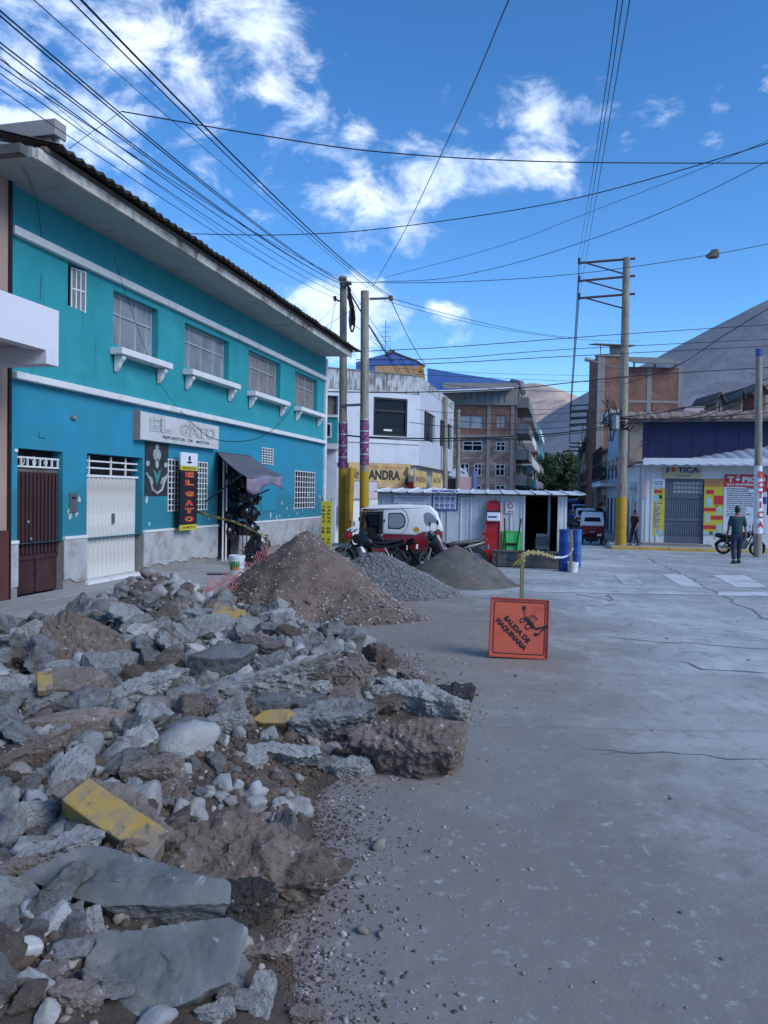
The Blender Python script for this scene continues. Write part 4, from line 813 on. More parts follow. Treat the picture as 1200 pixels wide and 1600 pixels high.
# long blue roof
bl = empty('long_blue_roof', PY(740, 600, 62).xy.to_3d(), 0, 'long sloping blue tin roof over the brick and stone building', 'roof'); q = lambda px, py, Y: PY(px, py, Y)-bl.location
g = MB(); tp_ = [(668, 575), (700, 581), (740, 587), (775, 592), (800, 596)]; bt_ = [(668, 612), (700, 611), (740, 609), (775, 607), (803, 606)]; vs = []
for t_, b_ in zip(tp_, bt_): vs += [q(*b_, 60.5), q(*t_, 72)]
g.add(vs, [(2*i, 2*i+2, 2*i+3, 2*i+1) for i in range(4)]); o = g.build('roof_sheet', M_btin, bl, fix=False); o.modifiers.new('s', 'SOLIDIFY').thickness = .1
g = MB(); g.tube([q(668, 613, 60.3), q(803, 607, 60.3)], .12, 6); g.build('gutter', M_trim, bl); g = MB(); g.tube([q(800, 596, 72), q(815, 599, 66), q(817, 614, 62)], .25, 6); g.build('verge', M_cement, bl); bx('roof_beam', M_cdark, bl, q(690, 610, 61).x, q(806, 610, 61).x, .2, .8, q(750, 617, 61).z, q(750, 611, 61).z)
# tarps and pink stall beyond the shed
tp = empty('market_tarp', PY(718, 760, 50).xy.to_3d(), 0, 'pale tarpaulin draped over a frame in front of the stone building', 'tarp'); q = lambda px, py, Y=50: PY(px, py, Y)-tp.location
g = MB(); pk = [q(716, 728, 52), q(724, 733, 50)]; ring = [q(700, 742, 49), q(712, 747, 48), q(724, 748, 48), q(731, 744, 49), q(730, 738, 53), q(705, 736, 54)]; g.add([pk[0]]+ring, [(0, i+1, (i+1) % 6+1) for i in range(6)]); o = g.build('cloth', mat('tarp_grey', (.42, .46, .50), .8, .2, 3, .2), tp, fix=False); o.modifiers.new('s', 'SOLIDIFY').thickness = .03
g = MB(); g.add([q(727, 727, 50), q(725, 749, 49), q(733, 748, 49)], [(0, 1, 2)]); g.add([q(727, 727, 50), q(733, 748, 49), q(730, 745, 51)], [(0, 1, 2)]); g.build('flap', MATS['tarp_grey'], tp, fix=False)
g = MB()
for x in (702, 728): g.tube([q(x, 744, 50), q(x, 812, 50)], .05, 5)
g.build('tarp_pole', M_steel, tp)
pk = empty('pink_stall', PY(727, 780, 47).xy.to_3d(), 0, 'pink stall wall showing above the shed roof', 'stall'); q = lambda px, py, Y=47: PY(px, py, Y)-pk.location; bx('wall', mat('pink_paint', (.55, .33, .36), .7, .1, 2, 0), pk, q(728, 0).x, q(754, 0).x, 0, 2, -.8, q(740, 745).z); bx('blue_banner', mat('stall_blue', (.12, .18, .42), .7, .1, 2, 0), pk, q(754.5, 0).x, q(761, 0).x, -.1, .1, q(757, 765).z, q(757, 736).z); bx('dark_opening', M_dark, pk, q(711, 0).x, q(728, 0).x, .1, 2, -.8, q(720, 748).z)
# ================================================================ right block: botica corner and street row
KD = Vector((1, -.243, 0)).normalized(); rzK = math.atan2(KD.y, KD.x)
k0 = PY(957, 857, 34.2)
def slab(name, A, ln, wd, z1, m, lab=None): pass
# pavement on the right
pa = empty('x', (0, 0, 0)); bpy.data.objects.remove(pa)
rp_ = bpy.data.meshes.new('corner_pavement'); g = MB(); ko = Vector((PY(955, 857, 34.3).x, 34.3, 0))
sd_ = Vector((.2362, .9717, 0)); vs = []
for (a_, b_) in ((0, 0), (40, 0), (40, 6), (0, 6)): p = ko+KD*a_+sd_*b_; vs.append((p.x, p.y, gz(34.5)+.16))
def pslab(name, corners, zb, zt, m, kind=None, parent=None):
    g = MB(); g.prism([(p.x, p.y) for p in corners], zb, zt, ax='z'); o = g.build(name, m, parent); 
    if kind: tag(o, kind=kind)
    return o
zP = gz(35)+.15
cp = pslab('corner_pavement', [ko, ko+KD*40, ko+KD*40+sd_*8, ko+sd_*8], zP-.8, zP, mat('pavement_concrete', (.30, .30, .30), .85, .12, 2, .15, 25, dirt=(.22, .21, .2), dscale=1.2, dth=.6), 'structure')
ks = MB(); ks.box(0, 1.18, 0, .22, 0, .9); km1 = ks.mesh('painted_kerb', bevel=.02, seg=1); km2 = km1.copy(); km1.materials.append(mat('kerb_yellow', (.46, .30, .06), .75, .15, 3, .15, dirt=(.26, .22, .15), dscale=2.2, dth=.6)); km2.materials.append(M_cdark)
for i in range(24):
    o = link('kerb_stone', km1 if i < 6 or i > 12 else km2, cp); p = ko-sd_*.2+KD*(i*1.2); o.location = (p.x, p.y, zP-.89); o.rotation_euler = (0, 0, rzK)
sp_ = [Vector((PY(px, 800, Y).x, Y, 0)) for px, Y in ((955, 34.2), (943, 42), (932, 52), (921, 66), (912, 85), (906, 110))]
for i in range(5):
    z1, z2 = gz(sp_[i].y)+.15, gz(sp_[i+1].y)+.15; w_ = Vector((3.4, -.8, 0)); g = MB()
    A, B = sp_[i], sp_[i+1]; A2, B2 = A+w_, B+w_
    g.add([(A.x, A.y, z1), (A2.x, A2.y, z1), (B2.x, B2.y, z2), (B.x, B.y, z2), (A.x, A.y, z1-.5), (A2.x, A2.y, z1-.5), (B2.x, B2.y, z2-.5), (B.x, B.y, z2-.5)], [(0, 1, 2, 3), (0, 4, 5, 1), (1, 5, 6, 2), (2, 6, 7, 3), (3, 7, 4, 0), (4, 7, 6, 5)]); tag(g.build('street_pavement', M_pave), kind='structure')
# botica
bo0 = PY(1003, 840, 36.2); bo0.z = 0
BO = empty('botica_building', bo0, rzK, 'low white corner pharmacy with dark shutter gate and BOTICA sign', 'shop'); fb = WF(BO)
zW = fb(1003, 727)[1]; xr_ = 16
bw = MB(); gq = (fb(1038, 800)[0], fb(1100, 800)[0], zP+.02, fb(1070, 748)[1]); dq = (fb(1197, 800)[0], fb(1210, 800)[0]+.5, fb(1190, 805)[1], fb(1190, 762)[1])
wall_mesh(bw, 0, xr_, zP-.3, zW+.35, [gq, dq], .25); bw.build('front_wall', M_white, BO, fix=False); bx('building_body', M_white, BO, .01, xr_, .26, 9, zP-.3, zW+.3); bx('left_wall', M_white, BO, -.02, .0, .0, 9, zP-.3, zW+.3)
bx('window', M_dark, BO, dq[0], dq[1], .2, .24, dq[2], dq[3])
M_gate = mat('blue_grey_gate', (.10, .125, .165), .5, .15, 5, .05); gt = bx('shutter_gate', M_gate, BO, gq[0], gq[1], .12, .15, gq[2], gq[3]); W = gq[1]-gq[0]; Hh = gq[3]-gq[2]; mbar = MB().box(-.02, .02, -.03, 0, 0, 1).mesh('gate_bar'); mbar.materials.append(mat('gate_bar_paint', (.15, .18, .22), .5, .1, 5, 0))
for (z0_, z1_) in ((.14, .34), (.42, .68)):
    for i in range(17): o = link('gate_bar', mbar, gt); o.location = (gq[0]+W*(i+.5)/17, .12, gq[2]+Hh*z0_); o.scale = (1, 1, Hh*(z1_-z0_))
for z in (.0, .36, .70): bx('gate_rail', M_gate, gt, gq[0], gq[1], .08, .12, gq[2]+Hh*z, gq[2]+Hh*(z+(.13 if z == 0 else .05)))
bm1 = MB().box(0, W*.075, -.02, 0, 0, Hh*.045).mesh('gate_vent'); bm1.materials.append(mat('vent_light', (.33, .36, .38), .5, .1, 5, 0))
for r__ in range(3):
    for i in range(8): o = link('gate_vent', bm1, gt); o.location = (gq[0]+W*(.22+i*.094), .12, gq[2]+Hh*(.78+r__*.065))
bx('step', M_cement, BO, gq[0]-1.0, gq[1]+.3, -.5, 0, zP, zP+.10, bevel=.02)
for k in range(3): bx('wall_pilaster', M_white, BO, .12+k*.24, .24+k*.24, -.03, 0, zP, zW)
vt = board('shop_sign', fb, BO, 1038, 727, 1096, 747, .14, 'yellow sign reading BOTICA above the dark shutter gate', mat('pale_yellow_sign', (.48, .42, .22), .5, .06, 3, 0), th=.13); e, a, b, c, d = vt; wd = b-a; hh = d-c
text('B', a+.05*wd, a+.14*wd, c+.40*hh, c+.88*hh, M_pblue, e, -.15, bold=.04); text('TICA', a+.36*wd, a+.94*wd, c+.40*hh, c+.88*hh, M_pblue, e, -.15, bold=.04); text('SALVADOR', a+.3*wd, a+.72*wd, c+.10*hh, c+.26*hh, M_pblue, e, -.15, bold=.01)
g = MB(); cx, cz = a+.25*wd, c+.64*hh; g.prism([(cx-.13, cz), (cx, cz+.13), (cx+.13, cz), (cx, cz-.13)], -.15, -.145); g.build('cross_emblem', M_pred, e)
def promo(x0, y0, x1, y1, label, m, items, seed, o=.03):
    e, a, b, c, d = board('poster', fb, BO, x0, y0, x1, y1, o, label, m, 'poster', th=.02); wd, hh = b-a, d-c
    for (u0, u1, v0, v1, mm) in items: bx('print_block', mm, e, a+u0*wd, a+u1*wd, -o-.006, -o-.001, c+v0*hh, c+v1*hh)
    return e, a, b, c, d
M_po = mat('poster_orange', (.50, .22, .07), .5, .15, 5, 0); M_pc = mat('poster_cyan', (.30, .52, .52), .5, .15, 5, 0); M_pg = mat('poster_green', (.06, .22, .06), .5, .15, 5, 0)
e, a, b, c, d = promo(1020, 763, 1037, 837, 'narrow yellow price list poster left of the pharmacy shutter gate', M_yel, [(.15, .8, .90, .97, M_pred), (.12, .55, .72, .84, M_pc), (.55, .8, .78, .86, M_ink), (.1, .8, .68, .69, M_ink)]+[(.1, .4+.35*((i*37 % 10)/10), .62-i*.04, .632-i*.04, M_ink) for i in range(12)]+[(.5, .95, .0, .12, M_pc)], 1)
e, a, b, c, d = board('shop_sign', fb, BO, 1020, 748, 1038, 762, .05, 'small white sign reading COCTEL above the narrow yellow poster', M_pwhite); text('COCTEL', a+.06, b-.06, c+.3*(d-c), c+.72*(d-c), M_pblue, e, -.056, bold=.02); text('de CAMARON', a+.1, b-.1, c+.08*(d-c), c+.2*(d-c), M_ink, e, -.056)
e, a, b, c, d = board('shop_sign', type('q', (), {}) and fb, BO, 1005, 746, 1010, 778, .06, 'tiny vertical pink and white sign at the left edge of the pharmacy', mat('faint_pink', (.5, .36, .40), .5, .2, 8, 0))
e, a, b, c, d = promo(1101, 748, 1129, 836, 'wide yellow and red offers poster right of the pharmacy shutter gate', M_yel, [(.0, 1, .86, 1, M_po), (.1, .9, .92, .945, M_pwhite), (.1, .5, .73, .80, M_pred), (.5, 1, .54, .70, M_pred), (.1, .4, .50, .66, M_pc), (0, .62, .42, .48, M_pred), (.66, .95, .36, .50, M_pc), (.38, 1, .27, .34, M_pred), (.08, .32, .22, .38, M_pc), (0, .65, .10, .17, M_pred), (.68, .95, .06, .2, M_pc), (0, 1, .0, .055, M_pc), (.3, .5, .0, .06, M_pg), (.6, .75, .5, .53, M_pg)], 2)
e, a, b, c, d = board('poster', fb, BO, 1132, 741, 1197, 833, .04, 'large white nursing services poster with red heading TÓPICO', mat('poster_pale', (.56, .64, .72), .5, .04, 5, 0), 'poster', th=.02); wd, hh = b-a, d-c
MB().prism([(a, d), (a, d-.215*hh), (a+.45*wd, d-.215*hh), (b, d-.30*hh), (b, d)], -.05, -.041).build('red_header', M_pred, e); text('TÓPICO', a+.07*wd, a+.95*wd, d-.135*hh, d-.015*hh, M_pwhite, e, -.056, bold=.05); text('EN ENFERMERÍA', a+.07*wd, a+.95*wd, d-.195*hh, d-.145*hh, M_pwhite, e, -.056, bold=.03)
for i, s in enumerate(['INYECTABLES', 'CURACIONES', 'CONTROL DE PRESION', 'NEBULIZACIONES', 'CONTROL DE GLUCOSA', 'RETIRO DE PUNTOS', 'COLOCACION DE SONDAS', 'LAVADO DE OIDOS', 'APLICACION DE SUEROS', 'VACUNAS', 'CONSEJERIA', 'DOSAJES', 'HEMOGLUCOTEST', 'SUTURAS']):
    text(s, a+.07*wd, a+.07*wd+wd*(.3+.02*len(s)), d-(.26+i*.036)*hh, d-(.243+i*.036)*hh, M_ink, e, -.047, bold=.06)
bx('print_block', M_pred, e, a+.68*wd, a+.86*wd, -.046, -.041, c+.0*hh, c+.13*hh); bx('print_block', M_pblue, e, a+.88*wd, a+.99*wd, -.046, -.041, c+.5*hh, c+.62*hh)
# tin lean-to roof of the pharmacy and navy band behind
tr_ = MB(); vs = []; nC = 60; lx = 15.2
for i in range(nC+1):
    x = -.45+i*(lx/nC); dz = .03*(1 if i % 2 else -1); vs += [(x, -.55, zW+.03+dz), (x, 5.4, zW+.03+dz+max(0.02, min(1, (x+.4)/7.5))*1.55)]
tr_.add(vs, [(2*i, 2*i+2, 2*i+3, 2*i+1) for i in range(nC)]); o = tr_.build('tin_roof', mat('white_blue_tin', (.46, .52, .60), .4, .08, 1.5, .04, metal=.2), BO, fix=False); o.modifiers.new('s', 'SOLIDIFY').thickness = .03
bx('roof_fascia', M_steel, BO, -.45, lx-.5, -.56, -.50, zW-.09, zW-.01)
nv0 = bo0+sd_*4.5+KD*(-1.15); NV = empty('navy_front_building', nv0, rzK, 'long building with navy blue metal front and crumbling adobe roof edge behind the pharmacy', 'building'); fn = WF(NV)
zn1 = fn(1003, 660)[1]; zn0 = zW-.3; bx('navy_front', M_navy, NV, fn(1004, 690)[0], 22, -.02, .0, zn0, zn1); bx('wall', mat('beige_wall', (.33, .27, .20), .85, .12, 1.5, .1, dirt=(.2, .16, .12), dscale=1.5, dth=.55), NV, fn(984, 690)[0], fn(1004, 690)[0]-.003, -.02, .3, zP, zn1+.1); bx('building_body', M_cement, NV, fn(984, 690)[0]+.02, 22, .0, 8, zP, zn1)
for i in range(14): x = fn(1004, 690)[0]+.3+i*1.1; bx('panel_seam', M_navy, NV, x-.012, x+.012, -.035, -.02, zn0, zn1-.02)
bx('eave_beam', M_cdark, NV, fn(975, 660)[0], 22, -.5, .2, zn1, zn1+.12)
ad = MB(); rr = random.Random(12); xs_ = np.arange(fn(975, 660)[0], 22, .18); vs = []
for x in xs_:
    j = rr.uniform(-.06, .06); vs += [(x, -.55+j, zn1+.12), (x, -.55+j, zn1+.25+rr.uniform(-.04, .05)), (x, 1.8, zn1+.75+rr.uniform(-.06, .06)), (x, 3.6, zn1+.85+rr.uniform(-.1, .15))]
ad.add(vs, [(4*i+k, 4*i+4+k, 4*i+5+k, 4*i+1+k) for i in range(len(xs_)-1) for k in range(3)]); ad.build('adobe_roof', mat('adobe_roof', (.27, .20, .155), .95, .3, 3, .5, 12, dirt=(.12, .10, .085), dscale=2, dth=.55), NV, fix=False)
# brick tower behind
YB = 57; tA, tB = PY(931, 700, YB), PY(1064, 700, YB+.2); BT, lb = wall_frame('brick_tower_block', tA, tB, 'tall bare red brick block with tin canopies and a water tank on top', 'building'); ft = WF(BT)
zl1 = ft(955, 557)[1]; zr1 = ft(1030, 574)[1]; xm = ft(976, 600)[0]; wq = (ft(1011, 640)[0], ft(1019, 640)[0], ft(1015, 645)[1], ft(1015, 626)[1]); wq2 = (ft(937, 640)[0]+.3, ft(947, 640)[0], ft(940, 700)[1], ft(940, 690)[1])
g = MB(); wall_mesh(g, 0, lb, -.8, zr1, [wq], .15); g.build('brick_wall', M_brick, BT, fix=False); g = MB(); wall_mesh(g, 0, xm, zr1, zl1, [], .1); g.build('brick_wall', M_brick, BT, fix=False)
bx('body', M_brick, BT, .02, lb-.02, .16, 2.2, -.8, zr1-.02); bx('body', M_brick, BT, .02, xm, .05, 2.2, zr1-.02, zl1-.02); bx('window', M_pane, BT, wq[0], wq[1], .1, .12, wq[2], wq[3]); bx('window_frame', M_trim, BT, (wq[0]+wq[1])/2-.03, (wq[0]+wq[1])/2+.03, .05, .09, wq[2], wq[3])
for x, w_ in ((0.0, .3), (ft(940, 600)[0], .22), (ft(1011, 590)[0], .35), (lb-.35, .35)): bx('concrete_column', M_cement, BT, x, x+w_, -.03, .0, ft(950, 660)[1] if x > 1 else -.8, (zl1 if x < xm else zr1)+.02)
bx('floor_slab', M_cement, BT, xm, lb, -.04, 0, ft(1030, 628)[1]-.1, ft(1030, 628)[1]+.1); bx('rim', M_cement, BT, -.1, xm+.1, -.1, .5, zl1, zl1+.12)
cn = MB(); x0, x1 = ft(988, 560, .3)[0], ft(1066, 560, .3)[0]; cn.add([(x0, -.8, ft(1030, 567, .8)[1]), (x1, -.8, ft(1030, 567, .8)[1]), (x1, 2.5, ft(1030, 567, .8)[1]+1.0), (x0, 2.5, ft(1030, 567, .8)[1]+1.0)], [(0, 1, 2, 3)]); o = cn.build('tin_canopy', mat('old_tin', (.17, .17, .15), .7, .2, 2, .1), BT, fix=False); o.modifiers.new('s', 'SOLIDIFY').thickness = .07
for x in (x0+.3, (x0+x1)/2, x1-.3): bx('canopy_post', M_cement, BT, x-.05, x+.05, .1, .2, zr1, ft(1030, 562)[1])
x0, x1 = ft(929, 535)[0], ft(992, 540)[0]; cn = MB(); cn.add([(x0, -.3, ft(950, 538)[1]), (x1, -.3, ft(950, 539)[1]), (x1, 1.5, ft(950, 535)[1]), (x0, 1.5, ft(950, 532)[1])], [(0, 1, 2, 3)]); o = cn.build('tin_canopy', MATS['old_tin'], BT, fix=False); o.modifiers.new('s', 'SOLIDIFY').thickness = .06
for x in (x0+.5, x0+1.2): bx('canopy_post', M_cement, BT, x-.03, x+.03, .1, .16, zl1, ft(950, 536)[1])
MB().lathe([(.42, 0), (.42, .7), (.3, .9), (.1, .95)], 16, Matrix.Translation((ft(967, 550)[0], .8, zl1+.05))).build('water_tank', mat('tank_grey', (.33, .33, .31), .7, .1, 3, 0), BT, smooth=True)
# street row on the right (facing the street)
row = [(997, 36.9, 966, 43.5, 727, 'white', 'low white front with tall barred bays and a sign board, left of the pharmacy'), (965, 44, 948, 51, 645, 'sky', 'pale blue two-storey house with a dark barred balcony behind the thick pole'), (947, 52, 932, 61, 705, 'cream', 'old cream adobe house with a low overhanging roof'), (931, 62, 920, 74, 672, 'grey', 'narrow grey house past the cream adobe house'), (919, 75, 911, 95, 690, 'cream', 'far cream house near the end of the right row'), (910, 96, 905, 125, 704, 'grey', 'farthest house of the right row')]
mm = {'white': M_white, 'sky': mat('sky_blue_wall', (.30, .42, .55), .7, .1, 2, .05), 'cream': mat('cream_adobe', (.36, .31, .22), .9, .15, 1.5, .15, dirt=(.22, .18, .13), dscale=1.5, dth=.55), 'grey': M_cement}
for i, (xa, Ya, xb, Yb, ytop, col, lab) in enumerate(row):
    A, B = PY(xa, 800, Ya), PY(xb, 800, Yb); e, l_ = wall_frame('row_house', B, A, lab, 'house'); z1 = PY(xa, ytop, Ya).z; zb_ = gz((Ya+Yb)/2)+.1
    bx('wall', mm[col], e, 0, l_, 0, 6 if i else .15, -1, z1); bx('roof_edge', M_cdark if col != 'sky' else M_trim, e, -.1, l_+.1, -.6, .2, z1, z1+.18)
    nb = max(2, int(l_/2.2))
    for k in range(nb):
        x = (k+.25)*l_/nb; dd_ = bx('door', (M_cdark, M_maroon, M_dark)[(k+i) % 3], e, x, x+1.0, -.02, .0, zb_, zb_+2.2)
        if i == 0:
            for t in range(4): bx('door_bar', M_trim, dd_, x+.05+t*.28, x+.13+t*.28, -.08, -.03, zb_, zb_+2.6)
        if z1 > 4.5: bx('window', M_dglass, e, x, x+.9, -.02, .0, zb_+3.4, zb_+4.6)
    if col == 'cream': bx('lower_eave', M_cdark, e, 0, l_, -.5, 0, zb_+2.7, zb_+2.85)
    if col == 'sky':
        bx('balcony_floor', M_trim, e, 0, l_, -1.0, 0, zb_+2.9, zb_+3.05); bx('balcony_panel', mm['sky'], e, 0, l_, -1.0, -.94, zb_+3.05, zb_+3.2); g = MB(); bars(g, 0, l_, zb_+3.2, zb_+5.2, -.97, [t*l_/9 for t in range(10)], [zb_+3.3, zb_+4.2, zb_+5.15], .03); g.build('balcony_grille', M_black, e)
rs = empty('round_shop_sign', PY(939, 740, 52.5), 0, 'round dark green sign hanging over the cream adobe house front', 'sign'); MB().lathe([(.05, -.06), (.48, -.06), (.48, .06), (.05, .06)], 20, rotm(R(90), 0, 0)).build('disc', mat('sign_dkgreen', (.02, .07, .05), .5, .3, 6, 0), rs); text('BAR', -.3, .3, -.13, .13, M_pc, rs, -.065); g = MB(); g.tube([(.45, 0, .1), (1.4, 0, .3)], .03, 5); g.build('bracket', M_black, rs)
lb_ = PY(992, 762, 37.5); ls = empty('white_sign_board', lb_, 0, 'small white fascia sign above the white barred bays', 'sign'); bx('board', M_pwhite, ls, -.35, .3, -.05, .05, -.35, .28); text('FOTOCOPIAS', -.32, .27, -.12, .0, M_pred, ls, -.056)
# houses above the adobe roof
for i, (xa, xb, yt, yb, Y, m_, lab) in enumerate([(1118, 1146, 622, 650, 55, M_cement, 'small grey rooftop hut with a dark doorway above the adobe roof'), (1158, 1176, 616, 655, 56, mm['cream'], 'small cream gabled house above the right end of the adobe roof'), (1176, 1215, 608, 655, 57, M_brick, 'brick wall house at the right edge above the adobe roof'), (1068, 1118, 636, 652, 54, mat('pale_pink', (.42, .34, .38), .8, .1, 2, 0), 'low pale pink wall on the roofline beside the brick tower')]):
    e = empty('hill_house', PY(xa, 700, Y).xy.to_3d(), 0, lab, 'house'); q = lambda px, py: PY(px, py, Y)-e.location; wd = q(xb, 0).x; zt2 = q(xa, yt).z; zb_ = -.8
    if i == 3: bx('wall', m_, e, 0, wd, 0, 4, zb_, zt2); bx('coping', M_cement, e, -.05, wd+.05, -.05, 4.05, zt2, zt2+.08); continue
    g = MB(); g.prism([(0, zb_), (wd, zb_), (wd, zt2-.2), (wd*.5, zt2+.3), (0, zt2-.25)], 0, 4); g.build('wall', m_, e); bx('window', M_dark, e, wd*.45, wd*.62, -.02, 0, zt2-1.1, zt2-.35)
    g = MB(); g.prism([(-.3, zt2-.42), (wd*.5, zt2+.32), (wd+.25, zt2-.35), (wd+.25, zt2-.25), (wd*.5, zt2+.44), (-.3, zt2-.3)], -.3, 4.2); g.build('roof', M_cdark, e)
# trees at the end of the street
def leafcrown(name, cx, cy, cz, rx, ry, rz, n, size, m, parent, seed):
    rr = np.random.RandomState(seed); cl_n = 46; cc = rr.normal(size=(cl_n, 3)); cc /= np.linalg.norm(cc, axis=1)[:, None]; cc *= (rr.rand(cl_n, 1)**.4); cr_ = rr.uniform(.16, .36, cl_n)
    ci = rr.randint(0, cl_n, n); d = rr.normal(size=(n, 3)); d /= np.linalg.norm(d, axis=1)[:, None]; P = cc[ci]+d*cr_[ci][:, None]*rr.rand(n, 1)**.35
    P = P*np.array([rx, ry, rz])+np.array([cx, cy, cz]); a = rr.normal(size=(n, 3)); a /= np.linalg.norm(a, axis=1)[:, None]; b = np.cross(a, rr.normal(size=(n, 3))); b /= np.linalg.norm(b, axis=1)[:, None]; s_ = size*rr.uniform(.5, 1.3, (n, 1))
    V = np.stack([P-a*s_, P+b*s_*.5, P+a*s_, P-b*s_*.5], 1).reshape(-1, 3); me = bpy.data.meshes.new(name); me.from_pydata(V.tolist(), [], [(4*i, 4*i+1, 4*i+2, 4*i+3) for i in range(n)]); return link(name, me, parent, m)
M_leaf = mat('leaf_green', (.040, .070, .022), .8, .55, .35, 0)
for i, (px, Y, zt2, rx, lab) in enumerate([(846, 150, 712, 4.5, 'broad dark tree leftmost at the end of the street'), (872, 145, 712, 5, 'tall dense tree in the middle at the end of the street'), (897, 152, 718, 4.5, 'dark tree at the end of the street beside the ladder-armed pole'), (860, 128, 757, 2.6, 'low rounded tree in front of the tall trees at the street end'), (884, 118, 765, 2.2, 'small bushy tree beside the far cars')]):
    b = PY(px, 780, Y); e = empty('street_tree', (b.x, b.y, gz(Y)), 0, lab, 'tree'); zt3 = PY(px, zt2, Y).z-gz(Y); rz = zt3*.42
    g = MB(); g.tube([(0, 0, 0), (.1, 0, zt3*.3), (-.1, .2, zt3*.6)], [.3, .22, .12], 8)
    for k in range(5): an_ = k*1.3; g.tube([(0, 0, zt3*.3), (math.cos(an_)*rx*.5, math.sin(an_)*rx*.4, zt3*.6)], [.14, .05], 6)
    g.build('trunk', M_wood, e); leafcrown('crown', 0, 0, zt3-rz*.95, rx, rx, rz, 7000 if i < 3 else 3500, .34 if i < 3 else .25, M_leaf, e, i+5)
# ================================================================ heaps of soil, gravel, sand and broken concrete
def fbm(x, y, s, o=5, seed=0.0): return noise.fractal(Vector((x*s, y*s, seed)), 1.0, 2.05, o)
def sst(a, b, x):
    t = max(0.0, min(1.0, (x-a)/(b-a))); return t*t*(3-2*t)
_by = [1.5, 2.6, 3.05, 3.45, 4.0, 4.6, 5.2, 6.3, 7.2, 8.3, 9.3, 10.4, 11.4]; _bx = [-.10, -.17, -.30, -.26, -.20, -.34, -.10, .42, .36, .20, -.3, -1.0, -1.9]
def kx(y): return -8.366+.243*y+2.57*1.03
def Hr(x, y):   # rubble heap
    xr = float(np.interp(y, _by, _bx))+.10*fbm(x, y, 1.2, 3, 4)
    a = sst(0, .9, xr-x); a2 = sst(0, 3.2, xr-x); fade = 1-sst(9.2, 11.2, y+.3*fbm(x, y, .8, 3, 9)); left = .35+.65*sst(-.2, 1.1, x-kx(y))
    left *= sst(-1.6, -.2, x-kx(y)) if y > 5 else 1
    h = (.20*a+.26*a2)*fade*left*(1-.35*sst(2.6, 1.6, y)); h += .38*math.exp(-((x+2.75)**2/.55+(y-9.0)**2/.5)); h += .16*math.exp(-((x+3.9)**2/.5+(y-8.0)**2/.6))
    h += .10*math.exp(-((x+.9)**2/.5+(y-5.4)**2/.8))*1+.16*math.exp(-((x+1.3)**2/1.2+(y-6.6)**2/1.0))+.10*math.exp(-((x+1.6)**2/.6+(y-4.2)**2/1.5)) + .05*fbm(x, y, 1.1, 4, 1)*a+.035*fbm(x, y, 4.5, 4, 2)*a
    return h-.035*(1-sst(-.10, .25, xr-x)*fade)-.003
def mound(cx, cy, rx, ry, h, seed, p=1.25, rough=.06, ext=None):
    def f(x, y):
        dx, dy = (x-cx)/rx, (y-cy)/ry; r = math.hypot(dx, dy)*(1+.10*fbm(x, y, .9, 3, seed)); base = max(0, 1-r); v = h*(base**p if base < .82 else base**p) 
        v = h*(1-math.sqrt(r*r+.012)+.0)*1.0 if r < 1 else 0
        if r < 1: v = h*((1-r)**p)*(1 if r > .12 else 1)-h*.05*math.exp(-(r/.12)**2)
        e = 0
        if ext:
            for (ex, ey, er, eh) in ext:
                q = math.hypot(x-ex, y-ey)/er*(1+.12*fbm(x, y, 1.3, 3, seed+5)); e = max(e, eh*(max(0, 1-q)**1.2))
        v = max(v, e)+.35*min(v, e); m_ = sst(0, .12, v)
        return v+m_*(rough*fbm(x, y, 1.6, 4, seed+1)+rough*.55*fbm(x, y, 6, 5, seed+2)) if v > 0 else -.05
    return f
m_brown = mound(-1.30, 13.0, 1.62, 2.3, 1.28, 3, 1.08, .06, [(-.35, 11.6, 1.05, .32), (-.75, 12.1, 1.05, .58)])
m_grav = mound(-.14, 15.0, 1.6, 1.75, .80, 11, 1.0, .02, [(.75, 14.4, .7, .18)])
m_sand = mound(1.60, 16.9, 1.3, 1.7, .86, 17, .95, .03, [(2.3, 16.4, .7, .22), (.9, 16.3, .7, .2)])
def heapmat(name, c1, c2, c3, bs=45, bd=.02):
    return mat(name, c1, .95, .28, 5, .9, bs, dirt=c2, dscale=2.2, dth=.52, dirt2=c3, d2th=.66, d2scale=22, bdist=bd)
M_soil = heapmat('brown_soil', (.120, .088, .070), (.165, .125, .10), (.26, .23, .21)); M_soil2 = heapmat('rubble_soil', (.060, .047, .040), (.10, .082, .070), (.19, .18, .17))  # rubble soil darkened so its colour deepens the shade in the gaps
M_grav = heapmat('grey_gravel', (.12, .125, .13), (.16, .165, .17), (.26, .27, .28), 60); M_sand = heapmat('dark_sand', (.092, .088, .078), (.13, .122, .11), (.17, .16, .15), 60, .008)
def heap(name, f, x0, x1, y0, y1, step, m, label, cat):
    xs = np.arange(x0, x1, step); ys = np.arange(y0, y1, step); o = grid_mesh(name, xs, ys, lambda x, y: gz(y)+f(x, y), m)
    return tag(o, label, cat, kind='stuff')
heap('soil_heap', m_brown, -4.0, 2.0, 10.0, 16.4, .045, M_soil, 'tall brown soil heap full of small stones in front of the shop', 'soil heap')
heap('gravel_heap', m_grav, -1.8, 1.7, 13.0, 16.8, .045, M_grav, 'low grey gravel heap in front of the red motorcycle', 'gravel heap')
heap('sand_heap', m_sand, .1, 3.2, 15.1, 18.8, .05, M_sand, 'dark sand heap in front of the black motorcycle', 'sand heap')
heap('rubble_soil', Hr, -5.6, 1.0, 1.2, 11.4, .04, M_soil2, 'dark earth between the broken concrete pieces', 'soil')
